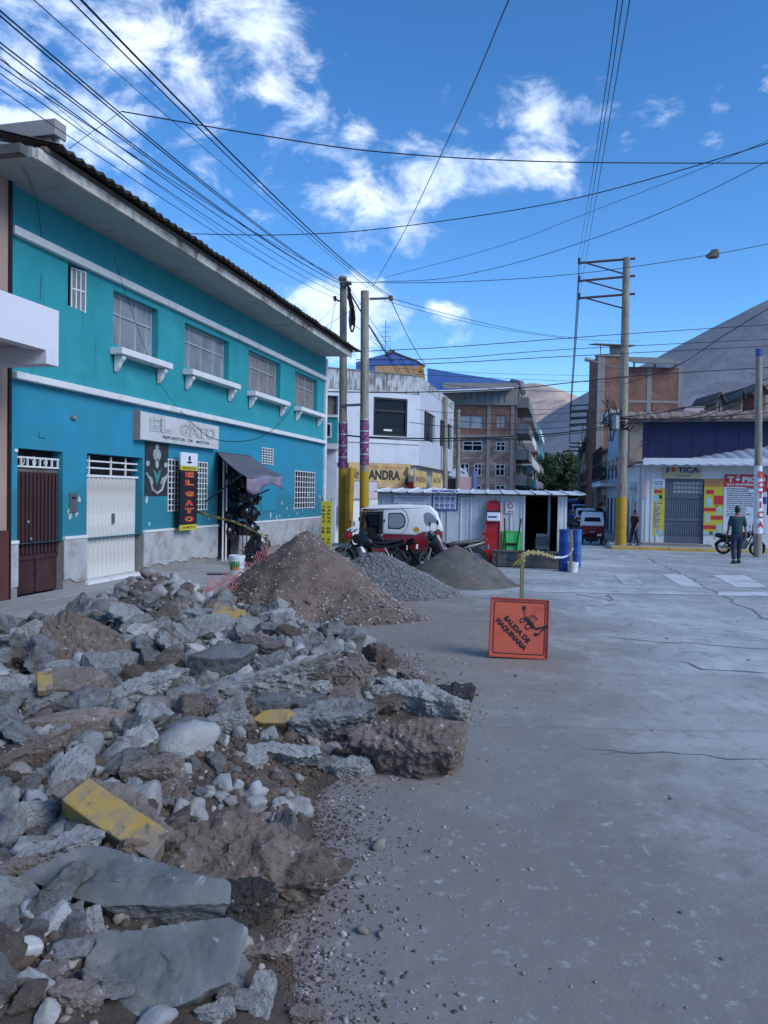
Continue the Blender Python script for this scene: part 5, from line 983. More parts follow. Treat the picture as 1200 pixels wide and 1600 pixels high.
# ---- rock shapes: an ellipsoid cut by planes, then roughened
def ico(sub):
    bm = bmesh.new(); bmesh.ops.create_icosphere(bm, subdivisions=sub, radius=1); V = np.array([v.co[:] for v in bm.verts]); Fc = [tuple(v.index for v in f.verts) for f in bm.faces]; bm.free(); return V, Fc
ICO = {k: ico(k) for k in (1, 2, 3, 4, 5, 6)}
def rock_verts(sub, dims, seed, slabby=True, nside=7, rough=.05, fine=.02, top_smooth=False, sharp=18):
    rs = np.random.RandomState(seed); V, Fc = ICO[sub]; D = V.copy()
    N = []; Hh = []
    if slabby: N += [(0, 0, 1), (0, 0, -1), (rs.normal()*.1, rs.normal()*.1, 1)]; Hh += [.62, .62, .60]
    k0_ = rs.rand()*6
    for i in range(nside):
        a = k0_+i*2*math.pi/nside+rs.uniform(-.35, .35); N.append((math.cos(a), math.sin(a), rs.uniform(-.35, .35) if slabby else rs.uniform(-.9, .9))); Hh.append(rs.uniform(.58, .9))
    if not slabby:
        for i in range(5): N.append(tuple(rs.normal(size=3))); Hh.append(rs.uniform(.62, .85))
    N = np.array(N); N /= np.linalg.norm(N, axis=1)[:, None]; Hh = np.array(Hh)
    dots = np.maximum(D @ N.T, 1e-4); q = dots/Hh[None]; r = 1/((np.maximum(q, 0)**sharp).sum(1)**(1/sharp)); r = np.minimum(r, 1.25)
    P = D*r[:, None]*np.array(dims)[None]*.5/.74
    sz = float(np.mean(dims)); nn = D/np.array(dims)[None]; nn /= np.linalg.norm(nn, axis=1)[:, None]
    isflat = (dots[:, 0]/Hh[0] >= q.max(1)-.04) if (slabby and top_smooth) else np.zeros(len(P), bool)
    for i in range(len(P)):
        v = Vector(P[i])/sz*3; a = noise.fractal(v*1.1+Vector((seed, 0, 0)), 1, 2, 3)*rough*sz; b = (noise.fractal(v*4+Vector((0, seed, 0)), .7, 2.2, 4)-.9*abs(noise.noise(v*2.6+Vector((0, 0, seed)))))*fine*sz if fine else 0
        if isflat[i]: a *= .4; b *= .35
        P[i] += nn[i]*(a+b)
    return P, Fc
def rock_mesh(name, sub, dims, seed, m, **k):
    P, Fc = rock_verts(sub, dims, seed, **k); me = bpy.data.meshes.new(name); me.from_pydata(P.tolist(), [], Fc); me.polygons.foreach_set('use_smooth', [True]*len(Fc))
    try: me.set_sharp_from_angle(angle=R(32))
    except Exception: pass
    me.materials.append(m); return me
def cmat(name, c, dirt, dth, **k): return mat(name, c, .9, .28, 6, 1.0, 26, dirt=dirt, dscale=3.2, dth=dth, dirt2=(.37, .385, .40), d2th=.64, d2scale=20, rand=.16, bdist=.03, **k)
M_cg = cmat('broken_concrete', (.245, .258, .268), (.135, .122, .11), .54); M_cl = cmat('pale_broken_concrete', (.32, .335, .345), (.19, .18, .17), .58); M_cd = cmat('dirty_concrete', (.21, .185, .165), (.12, .095, .08), .5)
M_cb = cmat('earth_caked_concrete', (.185, .148, .125), (.125, .098, .08), .5); M_cs = mat('smooth_grey_concrete', (.095, .108, .118), .8, .3, 5, .5, 22, dirt=(.155, .158, .158), dscale=3.5, dth=.54, dirt2=(.27, .28, .29), d2th=.66, d2scale=13)
M_ca = cmat('black_asphalt', (.035, .033, .032), (.06, .055, .05), .55); M_cobble = mat('river_cobble', (.33, .31, .30), .75, .12, 6, .1, 30, rand=.2); M_wcob = mat('white_cobble', (.40, .405, .41), .7, .05, 6, .05)
M_kerby = mat('old_kerb_yellow', (.34, .235, .06), .85, .2, 6, .3, 30, dirt=(.17, .15, .13), dscale=7, dth=.50, dirt2=(.10, .085, .07), d2th=.60, d2scale=16)
def surf(x, y): return gz(y)+Hr(x, y)
def GR(px, py):
    d = rdir(px, py); t = .8
    while t < 30:
        p = CAM+d*t
        if p.z < surf(p.x, p.y): return p
        t += .02
    return G(px, py)
# name, centre px, width px, height px, thickness ratio, tilt toward viewer, turn in picture, material, smooth top, label
HERO = [
 (125, 1004, 118, 112, .22, 52, -38, M_cb, 0, 'tall brown slab tipped on edge at the back left of the rubble'),
 (52, 1003, 40, 75, .3, 60, 15, M_cg, 0, 'narrow grey piece standing beside the tipped brown slab'),
 (8, 1014, 46, 32, .8, 0, 0, M_cobble, 0, 'round purple grey boulder at the left edge'),
 (26, 1078, 60, 78, .4, 45, -40, M_cg, 0, 'grey slab sloping down right at the left edge'),
 (112, 1074, 108, 80, .5, 30, 5, M_cd, 1, 'square dirty block with a yellow paint patch near the left edge'),
 (82, 1096, 82, 52, .45, 25, 20, M_cg, 0, 'rough grey chunk in front of the block with the yellow patch'),
 (122, 1130, 118, 42, .35, 12, 12, M_cd, 1, 'flat brown slab lying level left of the rubble centre'),
 (50, 1178, 150, 40, .4, 15, 32, M_cb, 0, 'long dark slab slanting up to the right at the left edge'),
 (226, 1084, 126, 58, .45, 28, 28, M_cg, 0, 'rough pale beam-like piece slanting up toward the long slab'),
 (398, 1074, 232, 60, .45, 30, 18, M_cg, 0, 'longest rough concrete slab lying slanted across the middle of the rubble'),
 (345, 1046, 72, 56, .8, 25, 10, M_cs, 1, 'smooth grey kerb block with a tan end behind the longest slab'),
 (432, 968, 58, 32, .6, 20, 15, M_cl, 0, 'pale chunk perched highest beside the soil heap'),
 (330, 970, 60, 34, .7, 20, -10, M_cl, 0, 'white crusted chunk beside the yellow painted kerb piece'),
 (535, 1062, 68, 52, .8, 10, 0, M_cd, 0, 'dusty brown boulder-like chunk in the middle right of the rubble'),
 (520, 1136, 124, 98, .7, 22, 12, M_cg, 0, 'large jagged chunk with pale top left of the biggest brown block'),
 (645, 1096, 128, 64, .6, 25, -22, M_cl, 0, 'pale rough slab resting behind the biggest brown block'),
 (643, 1182, 142, 122, .8, 28, -6, M_cb, 0, 'biggest brown block at the right end of the rubble'),
 (708, 1098, 48, 58, .8, 20, -30, M_ca, 0, 'black asphalt lump at the right end of the rubble'),
 (634, 1058, 54, 24, .5, 20, -20, M_cd, 0, 'flat brown stone just left of the black asphalt lump'),
 (482, 1077, 56, 30, .5, 22, 8, M_cl, 0, 'small pale flat chunk right of the longest slab'),
 (480, 1102, 52, 42, .7, 25, 15, M_cs, 1, 'smooth dark grey tile-like piece under the small pale chunk'),
 (424, 1098, 66, 34, .4, 22, 14, M_cs, 1, 'grey slab piece tucked under the longest slab'),
 (432, 1130, 60, 46, .6, 40, 5, M_kerby, 1, 'flat yellow painted piece below the longest slab'),
 (448, 1182, 92, 46, .5, 30, -12, M_cl, 0, 'pale wedge chunk in front of the jagged chunk'),
 (548, 1206, 66, 42, .7, 15, 10, M_cg, 0, 'angular grey chunk on the road edge left of the biggest brown block'),
 (298, 1146, 52, 52, .7, 35, -10, M_cs, 1, 'smooth grey corner piece below the left end of the longest slab'),
 (356, 1130, 58, 42, .6, 20, 10, M_cg, 0, 'light chunk between the smooth corner piece and the yellow piece'),
 (216, 1158, 62, 60, .6, 35, 40, M_cl, 0, 'jagged pale piece pointing up right of the flat brown slab'),
 (232, 1212, 82, 54, .7, 15, 5, M_cd, 0, 'rounded brown chunk beside the dark loose earth'),
 (110, 1205, 52, 84, .5, 40, -25, M_cg, 0, 'upright rough shard left of the rounded brown chunk'),
 (185, 1292, 160, 104, .55, 38, -42, M_cd, 0, 'big kerb block with worn yellow face pointing down right'),
 (372, 1340, 262, 190, .32, 34, -8, M_cb, 0, 'very large brown slab lying in front of the dark loose earth'),
 (200, 1392, 238, 120, .30, 40, -16, M_cs, 1, 'smooth grey slab with a rust spot in the foreground'),
 (265, 1515, 222, 140, .34, 46, 6, M_cs, 1, 'largest smooth grey slab nearest the camera'),
 (368, 1424, 118, 92, .8, 15, 20, M_ca, 0, 'dark blue grey boulder under the very large brown slab'),
 (36, 1494, 54, 46, .8, 0, 0, M_wcob, 0, 'smooth white cobble in the near left corner'),
 (45, 1286, 64, 50, .8, 10, 10, M_cl, 0, 'pale blocky lump at the left edge beside the big kerb block'),
 (204, 1344, 56, 52, 1.0, 20, 0, M_cb, 0, 'dark brown triangular stone on the smooth grey slab'),
 (98, 1335, 118, 70, .7, 20, 15, M_cg, 0, 'rough grey lump at the upper edge of the smooth slab with the rust spot'),
 (158, 1480, 58, 44, .7, 15, 10, M_cg, 0, 'grey chunk on the left corner of the largest smooth slab'),
 (28, 1372, 58, 50, .8, 10, 0, M_cd, 0, 'brown lump at the left edge above the white cobble'),
 (408, 1560, 36, 62, .6, 50, -20, M_cg, 0, 'dark sided upright piece at the bottom right of the rubble'),
 (420, 1490, 82, 46, .6, 25, 10, M_cd, 0, 'brown splintered chunk right of the largest smooth slab'),
 (556, 1551, 34, 28, .5, 10, 10, M_wcob, 0, 'small pale chunk lying alone on the road in the foreground'),
 (214, 996, 32, 38, .8, 15, -30, M_cl, 0, 'pale egg-shaped boulder on the back of the rubble'),
 (238, 1002, 22, 24, .9, 0, 0, M_cobble, 0, 'round brown cobble right of the pale egg-shaped boulder'),
 (150, 1455, 24, 50, .8, 60, 0, M_cl, 0, 'finger-like pale stone standing on the smooth slab with the rust spot'),
 (152, 1043, 52, 48, .7, 20, -20, M_cg, 0, 'grey block in front of the black plastic bag'),
 (186, 1008, 40, 36, .7, 20, 10, M_cg, 0, 'flat-topped grey chunk right of the black plastic bag'),
 (98, 1046, 34, 30, .7, 20, 0, M_cg, 0, 'small grey chunk under the tipped brown slab'),
 (700, 1150, 44, 30, .6, 20, 20, M_cg, 0, 'small grey chunk leaning on the biggest brown block'),
 (590, 1085, 44, 34, .6, 20, 0, M_cg, 0, 'grey chunk left of the pale rough slab'),
 (395, 1192, 40, 34, .7, 25, 40, M_cl, 0, 'upright pale splinter leaning on the pale wedge chunk'),
 (60, 1535, 60, 44, .7, 20, 20, M_cd, 0, 'brown chunk at the bottom left corner'),
 (110, 1560, 70, 56, .7, 20, -20, M_cd, 0, 'earthy grey chunk at the bottom left of the largest smooth slab'),
 (340, 1583, 60, 40, .7, 20, 10, M_cg, 0, 'grey chunk at the bottom edge right of the largest smooth slab'),
 (478, 1590, 60, 28, .6, 10, -10, M_cd, 0, 'chunk with a pale end at the bottom edge of the picture'),
 (270, 1240, 50, 60, .5, 35, -10, M_cb, 0, 'brown earth lump above the left end of the very large brown slab'),
]
placed = []
for i, (px, py, wp, hp_, tr_, tilt, turn, m_, sm_, lab) in enumerate(HERO):
    p = GR(px, py+hp_*.25); dist = (p-CAM).dot(f_); W = wp*dist/1200*1.08; el = math.atan2(CAM.z-p.z, p.y); T = R(tilt)
    hm_ = hp_*dist/1200*1.05; t = min(W*tr_, hm_*.9); Dp = max(.5*hm_, (hm_-t*math.cos(el+0)*abs(math.cos(T)))/max(.25, math.sin(el+T))) if hp_ < wp*1.6 else hm_/max(.4, math.sin(el+T))
    Dp = min(Dp, 2.2*max(W, hm_)); t = max(t, .10*W)
    me = rock_mesh('concrete_slab' if tr_ < .6 else 'concrete_chunk', 6 if wp > 115 else 5, (W, Dp, t), 100+i, m_, slabby=(tr_ < .85), nside=rnd.choice((5, 6, 7)), rough=.075 if not sm_ else .035, fine=.04 if not sm_ else .014, top_smooth=bool(sm_), sharp=42 if sm_ else 30) if m_ not in (M_cobble, M_wcob) or i == 43 else rock_mesh('cobble', 4, (W, Dp, t), 100+i, m_, slabby=False, rough=.05, fine=0, sharp=5)
    o = link(me.name, me); vz = math.sin(T)*Dp*.5
    Mz = Matrix.Rotation(math.atan2(p.x, p.y)*-1, 4, 'Z'); Mt = Matrix.Rotation(T, 4, 'X'); Mv = Matrix.Rotation(R(turn), 4, 'Z')
    # turn in the slab's own plane, then tilt its face toward the street side
    o.matrix_world = Matrix.Translation((p.x, p.y+.0, p.z+t*.18+hm_*(.12 if tr_ < .8 or hp_ > 60 else .25))) @ Mz @ Mt @ Mv
    tag(o, lab, 'cobble' if me.name.startswith('cobble') else 'concrete chunk'); placed.append((p.x, p.y, max(W, hm_)*.42))
def hero(n): return [o for o in C.objects if o.get('label') == HERO[n][-1]][0]
# painted kerb faces: a slab of old paint on the stone's side
def paintface(n, dims, off, rot=(0, 0, 0)):
    o = hero(n); me = MB().prism([(-dims[0]/2, -dims[1]*.5), (-dims[0]*.1, -dims[1]*.54), (dims[0]/2, -dims[1]*.46), (dims[0]*.48, dims[1]*.2), (dims[0]*.42, dims[1]*.5), (-dims[0]*.2, dims[1]*.47), (-dims[0]*.47, dims[1]*.5)], -dims[2]/2, dims[2]/2, ax='z').mesh('painted_face', bevel=.008, seg=2); me.materials.append(M_kerby); q = link('painted_face', me, o); q.location = off; q.rotation_euler = rot
W30 = hero(30).dimensions.x
paintface(30, (W30*.80, W30*.24, .12), (W30*.04, -W30*.06, .12*W30+.01), (R(0), 0, 0))
W4 = hero(4).dimensions.x; paintface(4, (W4*.16, W4*.30, .05), (-W4*.28, -W4*.10, W4*.21))
W12 = hero(12).dimensions.x; paintface(12, (W12*.6, W12*.34, .07), (W12*.32, -W12*.15, W12*.18), (R(35), R(12), 0))
# ---- countable middle pieces: shared shapes, each piece its own object
protos = []
for k in range(16):
    m_ = ((M_cg, M_cl, M_cd, M_cg, M_cl, M_cg, M_cg, M_cl)[k % 8] if k not in (5, 12) else (M_cb if k == 5 else M_cobble)); cob = m_ is M_cobble
    protos.append((rock_mesh('concrete_lump' if not cob else 'cobblestone', 4, (1, rnd.uniform(.65, .95), rnd.uniform(.4, .75)), 500+k, m_, slabby=not cob and k % 3 != 2, nside=rnd.choice((4, 5, 6)), rough=.09 if not cob else .05, fine=.05 if not cob else 0, sharp=40 if not cob else 5), {M_cg: 'grey', M_cl: 'pale', M_cd: 'brownish', M_cb: 'earthy brown', M_cobble: 'rounded'}[m_]))
ZN = [(0, 1290, 240, 1420, 'between the left edge and the big kerb block'), (0, 1420, 170, 1600, 'in the near left corner'), (0, 930, 300, 1010, 'on the back crest near the doors'), (0, 1010, 260, 1110, 'around the tipped brown slab'), (260, 930, 480, 1040, 'behind the longest slab'), (480, 980, 760, 1130, 'around the dusty brown boulder'),
      (0, 1110, 260, 1290, 'around the flat brown slab'), (260, 1040, 480, 1140, 'around the yellow painted piece'), (260, 1140, 480, 1300, 'in the dark loose earth'), (480, 1130, 800, 1300, 'at the foot of the biggest brown block'), (240, 1300, 520, 1450, 'around the very large brown slab'), (170, 1450, 620, 1700, 'around the largest smooth slab')]
def zone(px, py):
    for (a, b, c, d, s) in ZN:
        if a <= px < c and b <= py < d: return s
    return 'along the far left of the heap'
def proj(p):
    q = p-CAM; z = q.dot(f_); return 600+1200*q.dot(r_)/z, 800-1200*q.dot(u_)/z
cnt = 0; tries = 0; rr = random.Random(21)
while cnt < 300-len(HERO)+40 and tries < 9000:
    tries += 1; px, py = rr.uniform(-20, 720), rr.uniform(925, 1600); p = GR(px, py)
    if p.y > 10.9 or Hr(p.x, p.y) < .05 or p.x < kx(p.y)-.3: continue
    dist = (p-CAM).length; s = rr.uniform(.16, .38)*rr.choice((1, 1, .75, .6)); 
    if p.y < 4.5: s *= .62
    if any((p.x-a)**2+(p.y-b)**2 < (c*.72+s*.28)**2 for a, b, c in placed): continue
    me, tone = rr.choice(protos); 
    if 260 < px < 480 and 1150 < py < 1300:
        if rr.random() < .6: continue
        s *= .5
    if me.name.startswith('cobble'): s = min(s*.6, .15)
    o = link(me.name, me); o.location = (p.x, p.y, surf(p.x, p.y)+s*rr.uniform(.08, .32)); o.rotation_euler = (rr.uniform(-.8, .9), rr.uniform(-.8, .8), rr.uniform(0, 6.28)); o.scale = (s, s, s*rr.uniform(.8, 1.2))
    zn = zone(px, py); kind_ = 'cobble' if me.name.startswith('cobble') else 'concrete lump'
    tag(o, f'{"small" if s < .14 else "medium"} {tone} {"cobble" if kind_ == "cobble" else "concrete lump"} {zn}', kind_, f'{tone} pieces {zn}'); placed.append((p.x, p.y, s*.5)); cnt += 1
# ---- small stones nobody could count
def chunks(name, pts, m, seed, label, cat):
    rs = np.random.RandomState(seed); sh = []
    for k in range(18): P, F_ = rock_verts(3, (1, rs.uniform(.6, .95), rs.uniform(.4, .8)), 900+k, slabby=k % 2 == 0, nside=rs.choice((4, 5, 6)), rough=.08, fine=.04, sharp=40); sh.append(P)
    F0 = np.array(F_); n = len(pts); nv = len(sh[0]); out = np.empty((n, nv, 3))
    for i, p in enumerate(pts):
        a, b, c = rs.uniform(0, 6.28), rs.uniform(-1, 1), rs.uniform(-1, 1); Rm = np.array(rotm(b, c, a))[:3, :3]; out[i] = sh[rs.randint(18)] @ Rm.T*p[3]*2+np.array(p[:3])
    F = (F0[None]+(np.arange(n)*nv)[:, None, None]).reshape(-1, 3); me = bpy.data.meshes.new(name); me.vertices.add(n*nv); me.vertices.foreach_set('co', out.reshape(-1).astype(np.float32))
    me.loops.add(F.size); me.loops.foreach_set('vertex_index', F.ravel().astype(np.int32)); me.polygons.add(len(F)); me.polygons.foreach_set('loop_start', np.arange(0, F.size, 3, dtype=np.int32)); me.polygons.foreach_set('loop_total', np.full(len(F), 3, np.int32)); me.update(); me.validate()
    return tag(link(name, me, None, m), label, cat, kind='stuff')
def scatter(name, pts, m, seed, sub=1, label=None, cat=None, smooth=False, flat=.7):
    rs = np.random.RandomState(seed); V0, F0 = ICO[sub]; F0 = np.array(F0); n = len(pts); nv = len(V0)
    P = np.array([(p[0], p[1], p[2]) for p in pts]); S = np.array([p[3] for p in pts]); out = np.empty((n, nv, 3))
    shapes = []
    for k in range(24): shapes.append(V0*(1+rs.uniform(-.28, .28, (nv, 1)))*rs.uniform([.7, .5, .4], [1.1, .9, flat]))
    for i in range(n):
        a, b = rs.uniform(0, 6.28), rs.uniform(-.6, .6); ca, sa, cb, sb = math.cos(a), math.sin(a), math.cos(b), math.sin(b)
        Rm = np.array([[ca, -sa, 0], [sa, ca, 0], [0, 0, 1]]) @ np.array([[1, 0, 0], [0, cb, -sb], [0, sb, cb]]); out[i] = shapes[rs.randint(24)] @ Rm.T*S[i]+P[i]
    F = (F0[None]+(np.arange(n)*nv)[:, None, None]).reshape(-1, 3); me = bpy.data.meshes.new(name); me.vertices.add(n*nv); me.vertices.foreach_set('co', out.reshape(-1).astype(np.float32))
    me.loops.add(F.size); me.loops.foreach_set('vertex_index', F.ravel().astype(np.int32)); me.polygons.add(len(F)); me.polygons.foreach_set('loop_start', np.arange(0, F.size, 3, dtype=np.int32)); me.polygons.foreach_set('loop_total', np.full(len(F), 3, np.int32)); me.update(); me.validate()
    if smooth: me.polygons.foreach_set('use_smooth', [True]*len(F))
    return tag(link(name, me, None, m), label, cat, kind='stuff')
M_st = mat('small_stones', (.27, .27, .265), .9, .5, 2.2, .3, 60, dirt=(.13, .11, .095), dscale=3.5, dth=.52); M_st2 = mat('pale_pebbles', (.36, .36, .35), .85, .3, 3, .2, 60, dirt=(.17, .15, .13), dscale=4, dth=.5); M_clod = mat('earth_clods', (.085, .062, .050), .95, .35, 6, .6, 60, dirt=(.12, .09, .072), dscale=5, dth=.52)
rs = np.random.RandomState(5)
def inpix(n, x0, x1, y0, y1, f, ok, size):
    out = []
    for _ in range(n):
        x, y = rs.uniform(x0, x1), rs.uniform(y0, y1); h = f(x, y)
        if ok(x, y, h): s = size(y); out.append((x, y, gz(y)+h+s*.15, s))
    return out
okr = lambda x, y, h: h > .03 and x > kx(y)-.5
chunks('rubble_fragments', inpix(1500, -5, .9, 2.2, 10.8, Hr, okr, lambda y: rs.gamma(3, .011)+.020), mat('fragment_grey', (.25, .265, .275), .9, .45, 1.6, .8, 40, dirt=(.15, .125, .108), dscale=2.2, dth=.56, dirt2=(.38, .39, .40), d2th=.68, d2scale=16), 1, 'fist-sized angular concrete fragments filling the gaps of the rubble', 'fragments')
chunks('rubble_fragments', inpix(700, -5, .9, 2.2, 10.8, Hr, okr, lambda y: rs.gamma(3, .011)+.018), mat('fragment_pale', (.34, .355, .365), .9, .25, 2, .8, 40, dirt=(.22, .20, .18), dscale=2.2, dth=.58), 2, 'pale angular concrete fragments strewn through the rubble', 'fragments')
scatter('rubble_gravel', inpix(700, -5, .9, 2.2, 10.8, Hr, okr, lambda y: rs.gamma(3, .010)+.010), M_st, 1, 2, 'rounded loose stones in the gaps of the rubble', 'stones')
scatter('rubble_gravel', inpix(9000, -5, .9, 2.2, 10.8, Hr, okr, lambda y: rs.gamma(2, .0055)+.004), M_st2, 2, 1, 'pale pebbles and grit strewn over the rubble', 'pebbles')
scatter('earth_clods', inpix(5200, -2.3, .3, 2.2, 5.9, Hr, lambda x, y, h: h > .03 and (y > 4.0 or x < -.9) and fbm(x, y, 1.1, 3, 31) > -.12, lambda y: rs.gamma(2.2, .009)+.006), M_clod, 3, 1, 'dark crumbling earth clods in the rubble', 'earth')
scatter('heap_stones', inpix(9000, -3.4, 1.8, 10.0, 14.6, m_brown, lambda x, y, h: h > .0 and (rs.rand() < .6 or h < .4), lambda y: rs.gamma(2, .0045)+.005), M_st2, 4, 1, 'small stones on the brown soil heap', 'stones')
scatter('heap_stones', inpix(900, -3.4, 1.6, 10.0, 13.4, m_brown, lambda x, y, h: .0 < h < .3, lambda y: rs.gamma(2, .007)+.010), M_clod, 14, 1, 'clods rolled to the foot of the brown soil heap', 'clods')
scatter('gravel_stones', inpix(9000, -1.8, 1.7, 13.0, 15.4, m_grav, lambda x, y, h: h > 0, lambda y: rs.gamma(3, .0045)+.008), mat('gravel_stone', (.17, .18, .19), .85, .4, 9, .1, 40), 5, 1, 'crushed grey gravel stones', 'gravel')
def near(n, y0, y1, dfun, size):
    out = []
    for _ in range(n):
        y = y0+(y1-y0)*rs.rand()**1.0; xr = float(np.interp(y, _by, _bx)); x = xr+dfun()
        if abs(x) > y*.62: continue
        if Hr(x, y) > .05 or m_brown(x, y) > 0: continue
        s = size(); out.append((x, y, gz(y)+max(0, Hr(x, y))+s*.2, s))
    return out
scatter('road_stones', near(1300, 2.3, 10, lambda: rs.exponential(.28), lambda: rs.gamma(2, .0028)+.002), M_st2, 6, 1, 'grit and pebbles spilled on the road beside the rubble', 'pebbles')
scatter('spilled_soil', near(11000, 2.3, 10, lambda: rs.exponential(.12)-.14, lambda: rs.gamma(2, .0019)+.0022), M_clod, 16, 1, 'fine brown soil spilled along the foot of the rubble', 'soil')
scatter('road_stones', near(60, 2.3, 10, lambda: rs.exponential(.22), lambda: rs.gamma(2, .007)+.008), M_st, 7, 2, 'small stones spilled on the road beside the rubble', 'stones')
scatter('road_stones', [(x, y, gz(y)+.002, s) for x, y, s in [(rs.uniform(-2, 9), 2.4+20*rs.rand()**1.6, rs.gamma(2, .003)+.003) for _ in range(420)] if Hr(x, y) < 0 and m_brown(x, y) <= 0], M_cdark, 8, 1, 'scattered dark grit over the open road', 'grit')
# black bag caught under the slab
p = GR(158, 990); e = empty('plastic_bag', p, .3, 'crumpled black plastic bag caught behind the tipped brown slab', 'bag'); me = rock_mesh('bag', 4, (.40, .30, .15), 77, M_blackg, slabby=False, rough=.16, fine=.05, sharp=8); link('bag', me, e).location = (0, 0, .03); me = rock_mesh('flap', 3, (.42, .16, .04), 78, M_blackg, slabby=True, rough=.12, fine=.03); o = link('flap', me, e); o.location = (-.08, -.08, .10); o.rotation_euler = (.2, -.1, 0)
# ================================================================ site shed and what stands round it
SA, SB = PY(590, 800, 22.9), PY(886, 800, 22.1); gS = gz(22.5)
SH, ls_ = wall_frame('site_shed', SA, SB, 'white corrugated tin site shed with an open dark doorway', 'shed'); fs_ = WF(SH)
zR = fs_(700, 770)[1]; xd0, xd1 = fs_(819, 800)[0], fs_(873, 800)[0]
M_shed = mat('white_ribbed_tin', (.50, .56, .62), .5, .06, 2, .04, dirt=(.40, .45, .50), dscale=1.5, dth=.6); M_shf = mat('shed_frame', (.56, .60, .63), .5, .05, 3, 0)
def ribbed(mb, a, b, z0, z1, y, pitch=.29, dpt=.022, rw=.03):
    xs_ = [a]; ys_ = [y]; x = a+pitch*.5
    while x < b-rw: xs_ += [x-rw, x-rw*.4, x+rw*.4, x+rw]; ys_ += [y, y-dpt, y-dpt, y]; x += pitch
    xs_.append(b); ys_.append(y); n = len(xs_); mb.add([(xs_[i], ys_[i], z) for z in (z0, z1) for i in range(n)], [(i, i+1, n+i+1, n+i) for i in range(n-1)])
x = 0.0; k = 0
while x < xd0-.01:
    x2 = min(x+.87, xd0); g = MB(); ribbed(g, x+.003, x2-.003, gS, zR-.05, 0 if k % 2 else -.006); g.build('wall_panel', M_shed, SH, fix=False); x = x2; k += 1
g = MB(); ribbed(g, xd1, ls_, gS, zR-.05, 0, .12, .012, .015); g.build('wall_panel', M_shf, SH, fix=False)
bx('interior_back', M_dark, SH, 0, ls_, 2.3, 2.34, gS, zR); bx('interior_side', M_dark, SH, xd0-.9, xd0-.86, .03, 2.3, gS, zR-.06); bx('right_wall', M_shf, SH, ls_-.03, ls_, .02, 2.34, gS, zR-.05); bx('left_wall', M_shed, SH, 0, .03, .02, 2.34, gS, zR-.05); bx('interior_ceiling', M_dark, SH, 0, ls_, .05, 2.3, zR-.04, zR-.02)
for x in (xd0, xd1): bx('door_post', M_shf, SH, x-.03, x+.03, -.03, .04, gS, zR-.04)
bx('head_beam', M_cdark, SH, 0, ls_, -.03, .03, zR-.05, zR-.005); bx('inner_post', M_shed, SH, xd1-.27, xd1-.20, .5, .56, gS, zR-.06); bx('door_leaf', M_shed, SH, fs_(714, 0)[0], fs_(728, 0)[0], -.035, -.028, gS, fs_(714, 785)[1])
rfm = MB(); vs = []; xx = -.25; P = []
while xx < ls_+.25:
    P += [(xx, 0), (xx+.19, 0), (xx+.215, .035), (xx+.255, .035), (xx+.28, 0)]; xx += .47 if False else .46
for (px_, dz) in P: vs += [(px_, -.32, zR+.01+dz), (px_, 2.5, zR+.12+dz)]
rfm.add(vs, [(2*i, 2*i+2, 2*i+3, 2*i+1) for i in range(len(P)-1)]); o = rfm.build('ribbed_roof', mat('white_roof_tin', (.64, .68, .70), .35, .04, 2, 0), SH, fix=False); o.modifiers.new('s', 'SOLIDIFY').thickness = .02
for (px_, dz) in P[2::5]: bx('rib_end', M_cdark, SH, px_+.0, px_+.04, -.31, -.25, zR-.02, zR+.01)
# posters on the shed
e, a, b, c, d = board('safety_banner', fs_, SH, 615, 769, 674, 802, .05, 'white banner with a row of coloured equipment icons on the shed wall', M_pwhite, th=.01); wd, hh = b-a, d-c
text('ZONA CONTROL DE SEGURIDAD', a+.03*wd, b-.03*wd, d-.16*hh, d-.05*hh, M_pblue, e, -.056, bold=.03); text('USO OBLIGATORIO DE EQUIPOS DE PROTECCION', a+.1*wd, b-.1*wd, d-.30*hh, d-.23*hh, M_pblue, e, -.056, bold=.01); text('EN ESTA AREA DE TRABAJO', a+.2*wd, b-.2*wd, d-.42*hh, d-.35*hh, M_pblue, e, -.056)
for i, m_ in enumerate((M_ink, M_ink, M_pwhite, M_pblue, M_yellow, M_pred)):
    g = MB(); x0 = a+wd*(.03+i*.163); g.prism([(x0, c+.05*hh), (x0+.115*wd, c+.05*hh), (x0+.115*wd, c+.38*hh), (x0+.09*wd, c+.45*hh), (x0+.025*wd, c+.45*hh), (x0, c+.38*hh)], -.055, -.051); g.build('icon_block', m_, e); g = MB(); g.lathe([(.001, 0), (.03, 0), (.03, .004)], 10, rotm(R(90), 0, 0, (x0+.057*wd, -.056, c+.28*hh))); g.build('icon_head', M_pwhite if m_ is not M_pwhite else M_pblue, e)
e, a, b, c, d = board('safety_poster', fs_, SH, 677, 768, 713, 796, .05, 'blue framed poster with two rows of round safety symbols', M_pwhite, th=.01, frame=M_pblue); wd, hh = b-a, d-c
bx('title_bar', M_pblue, e, a+.05*wd, b-.05*wd, -.054, -.051, d-.22*hh, d-.07*hh); text('RECOMENDACIONES', a+.08*wd, b-.08*wd, d-.19*hh, d-.10*hh, M_pwhite, e, -.058, bold=.02)
for r__ in range(2):
    for i in range(4):
        x0, z0 = a+wd*(.16+i*.225), c+hh*(.60-r__*.38); MB().lathe([(.001, 0), (.055, 0), (.055, .004)], 14, rotm(R(90), 0, 0, (x0, -.051, z0))).build('round_symbol', M_pblue, e); bx('symbol_mark', M_pwhite, e, x0-.012, x0+.012, -.059, -.056, z0-.03, z0+.03); bx('caption_line', M_pblue, e, x0-.05, x0+.05, -.054, -.051, z0-.10, z0-.08)
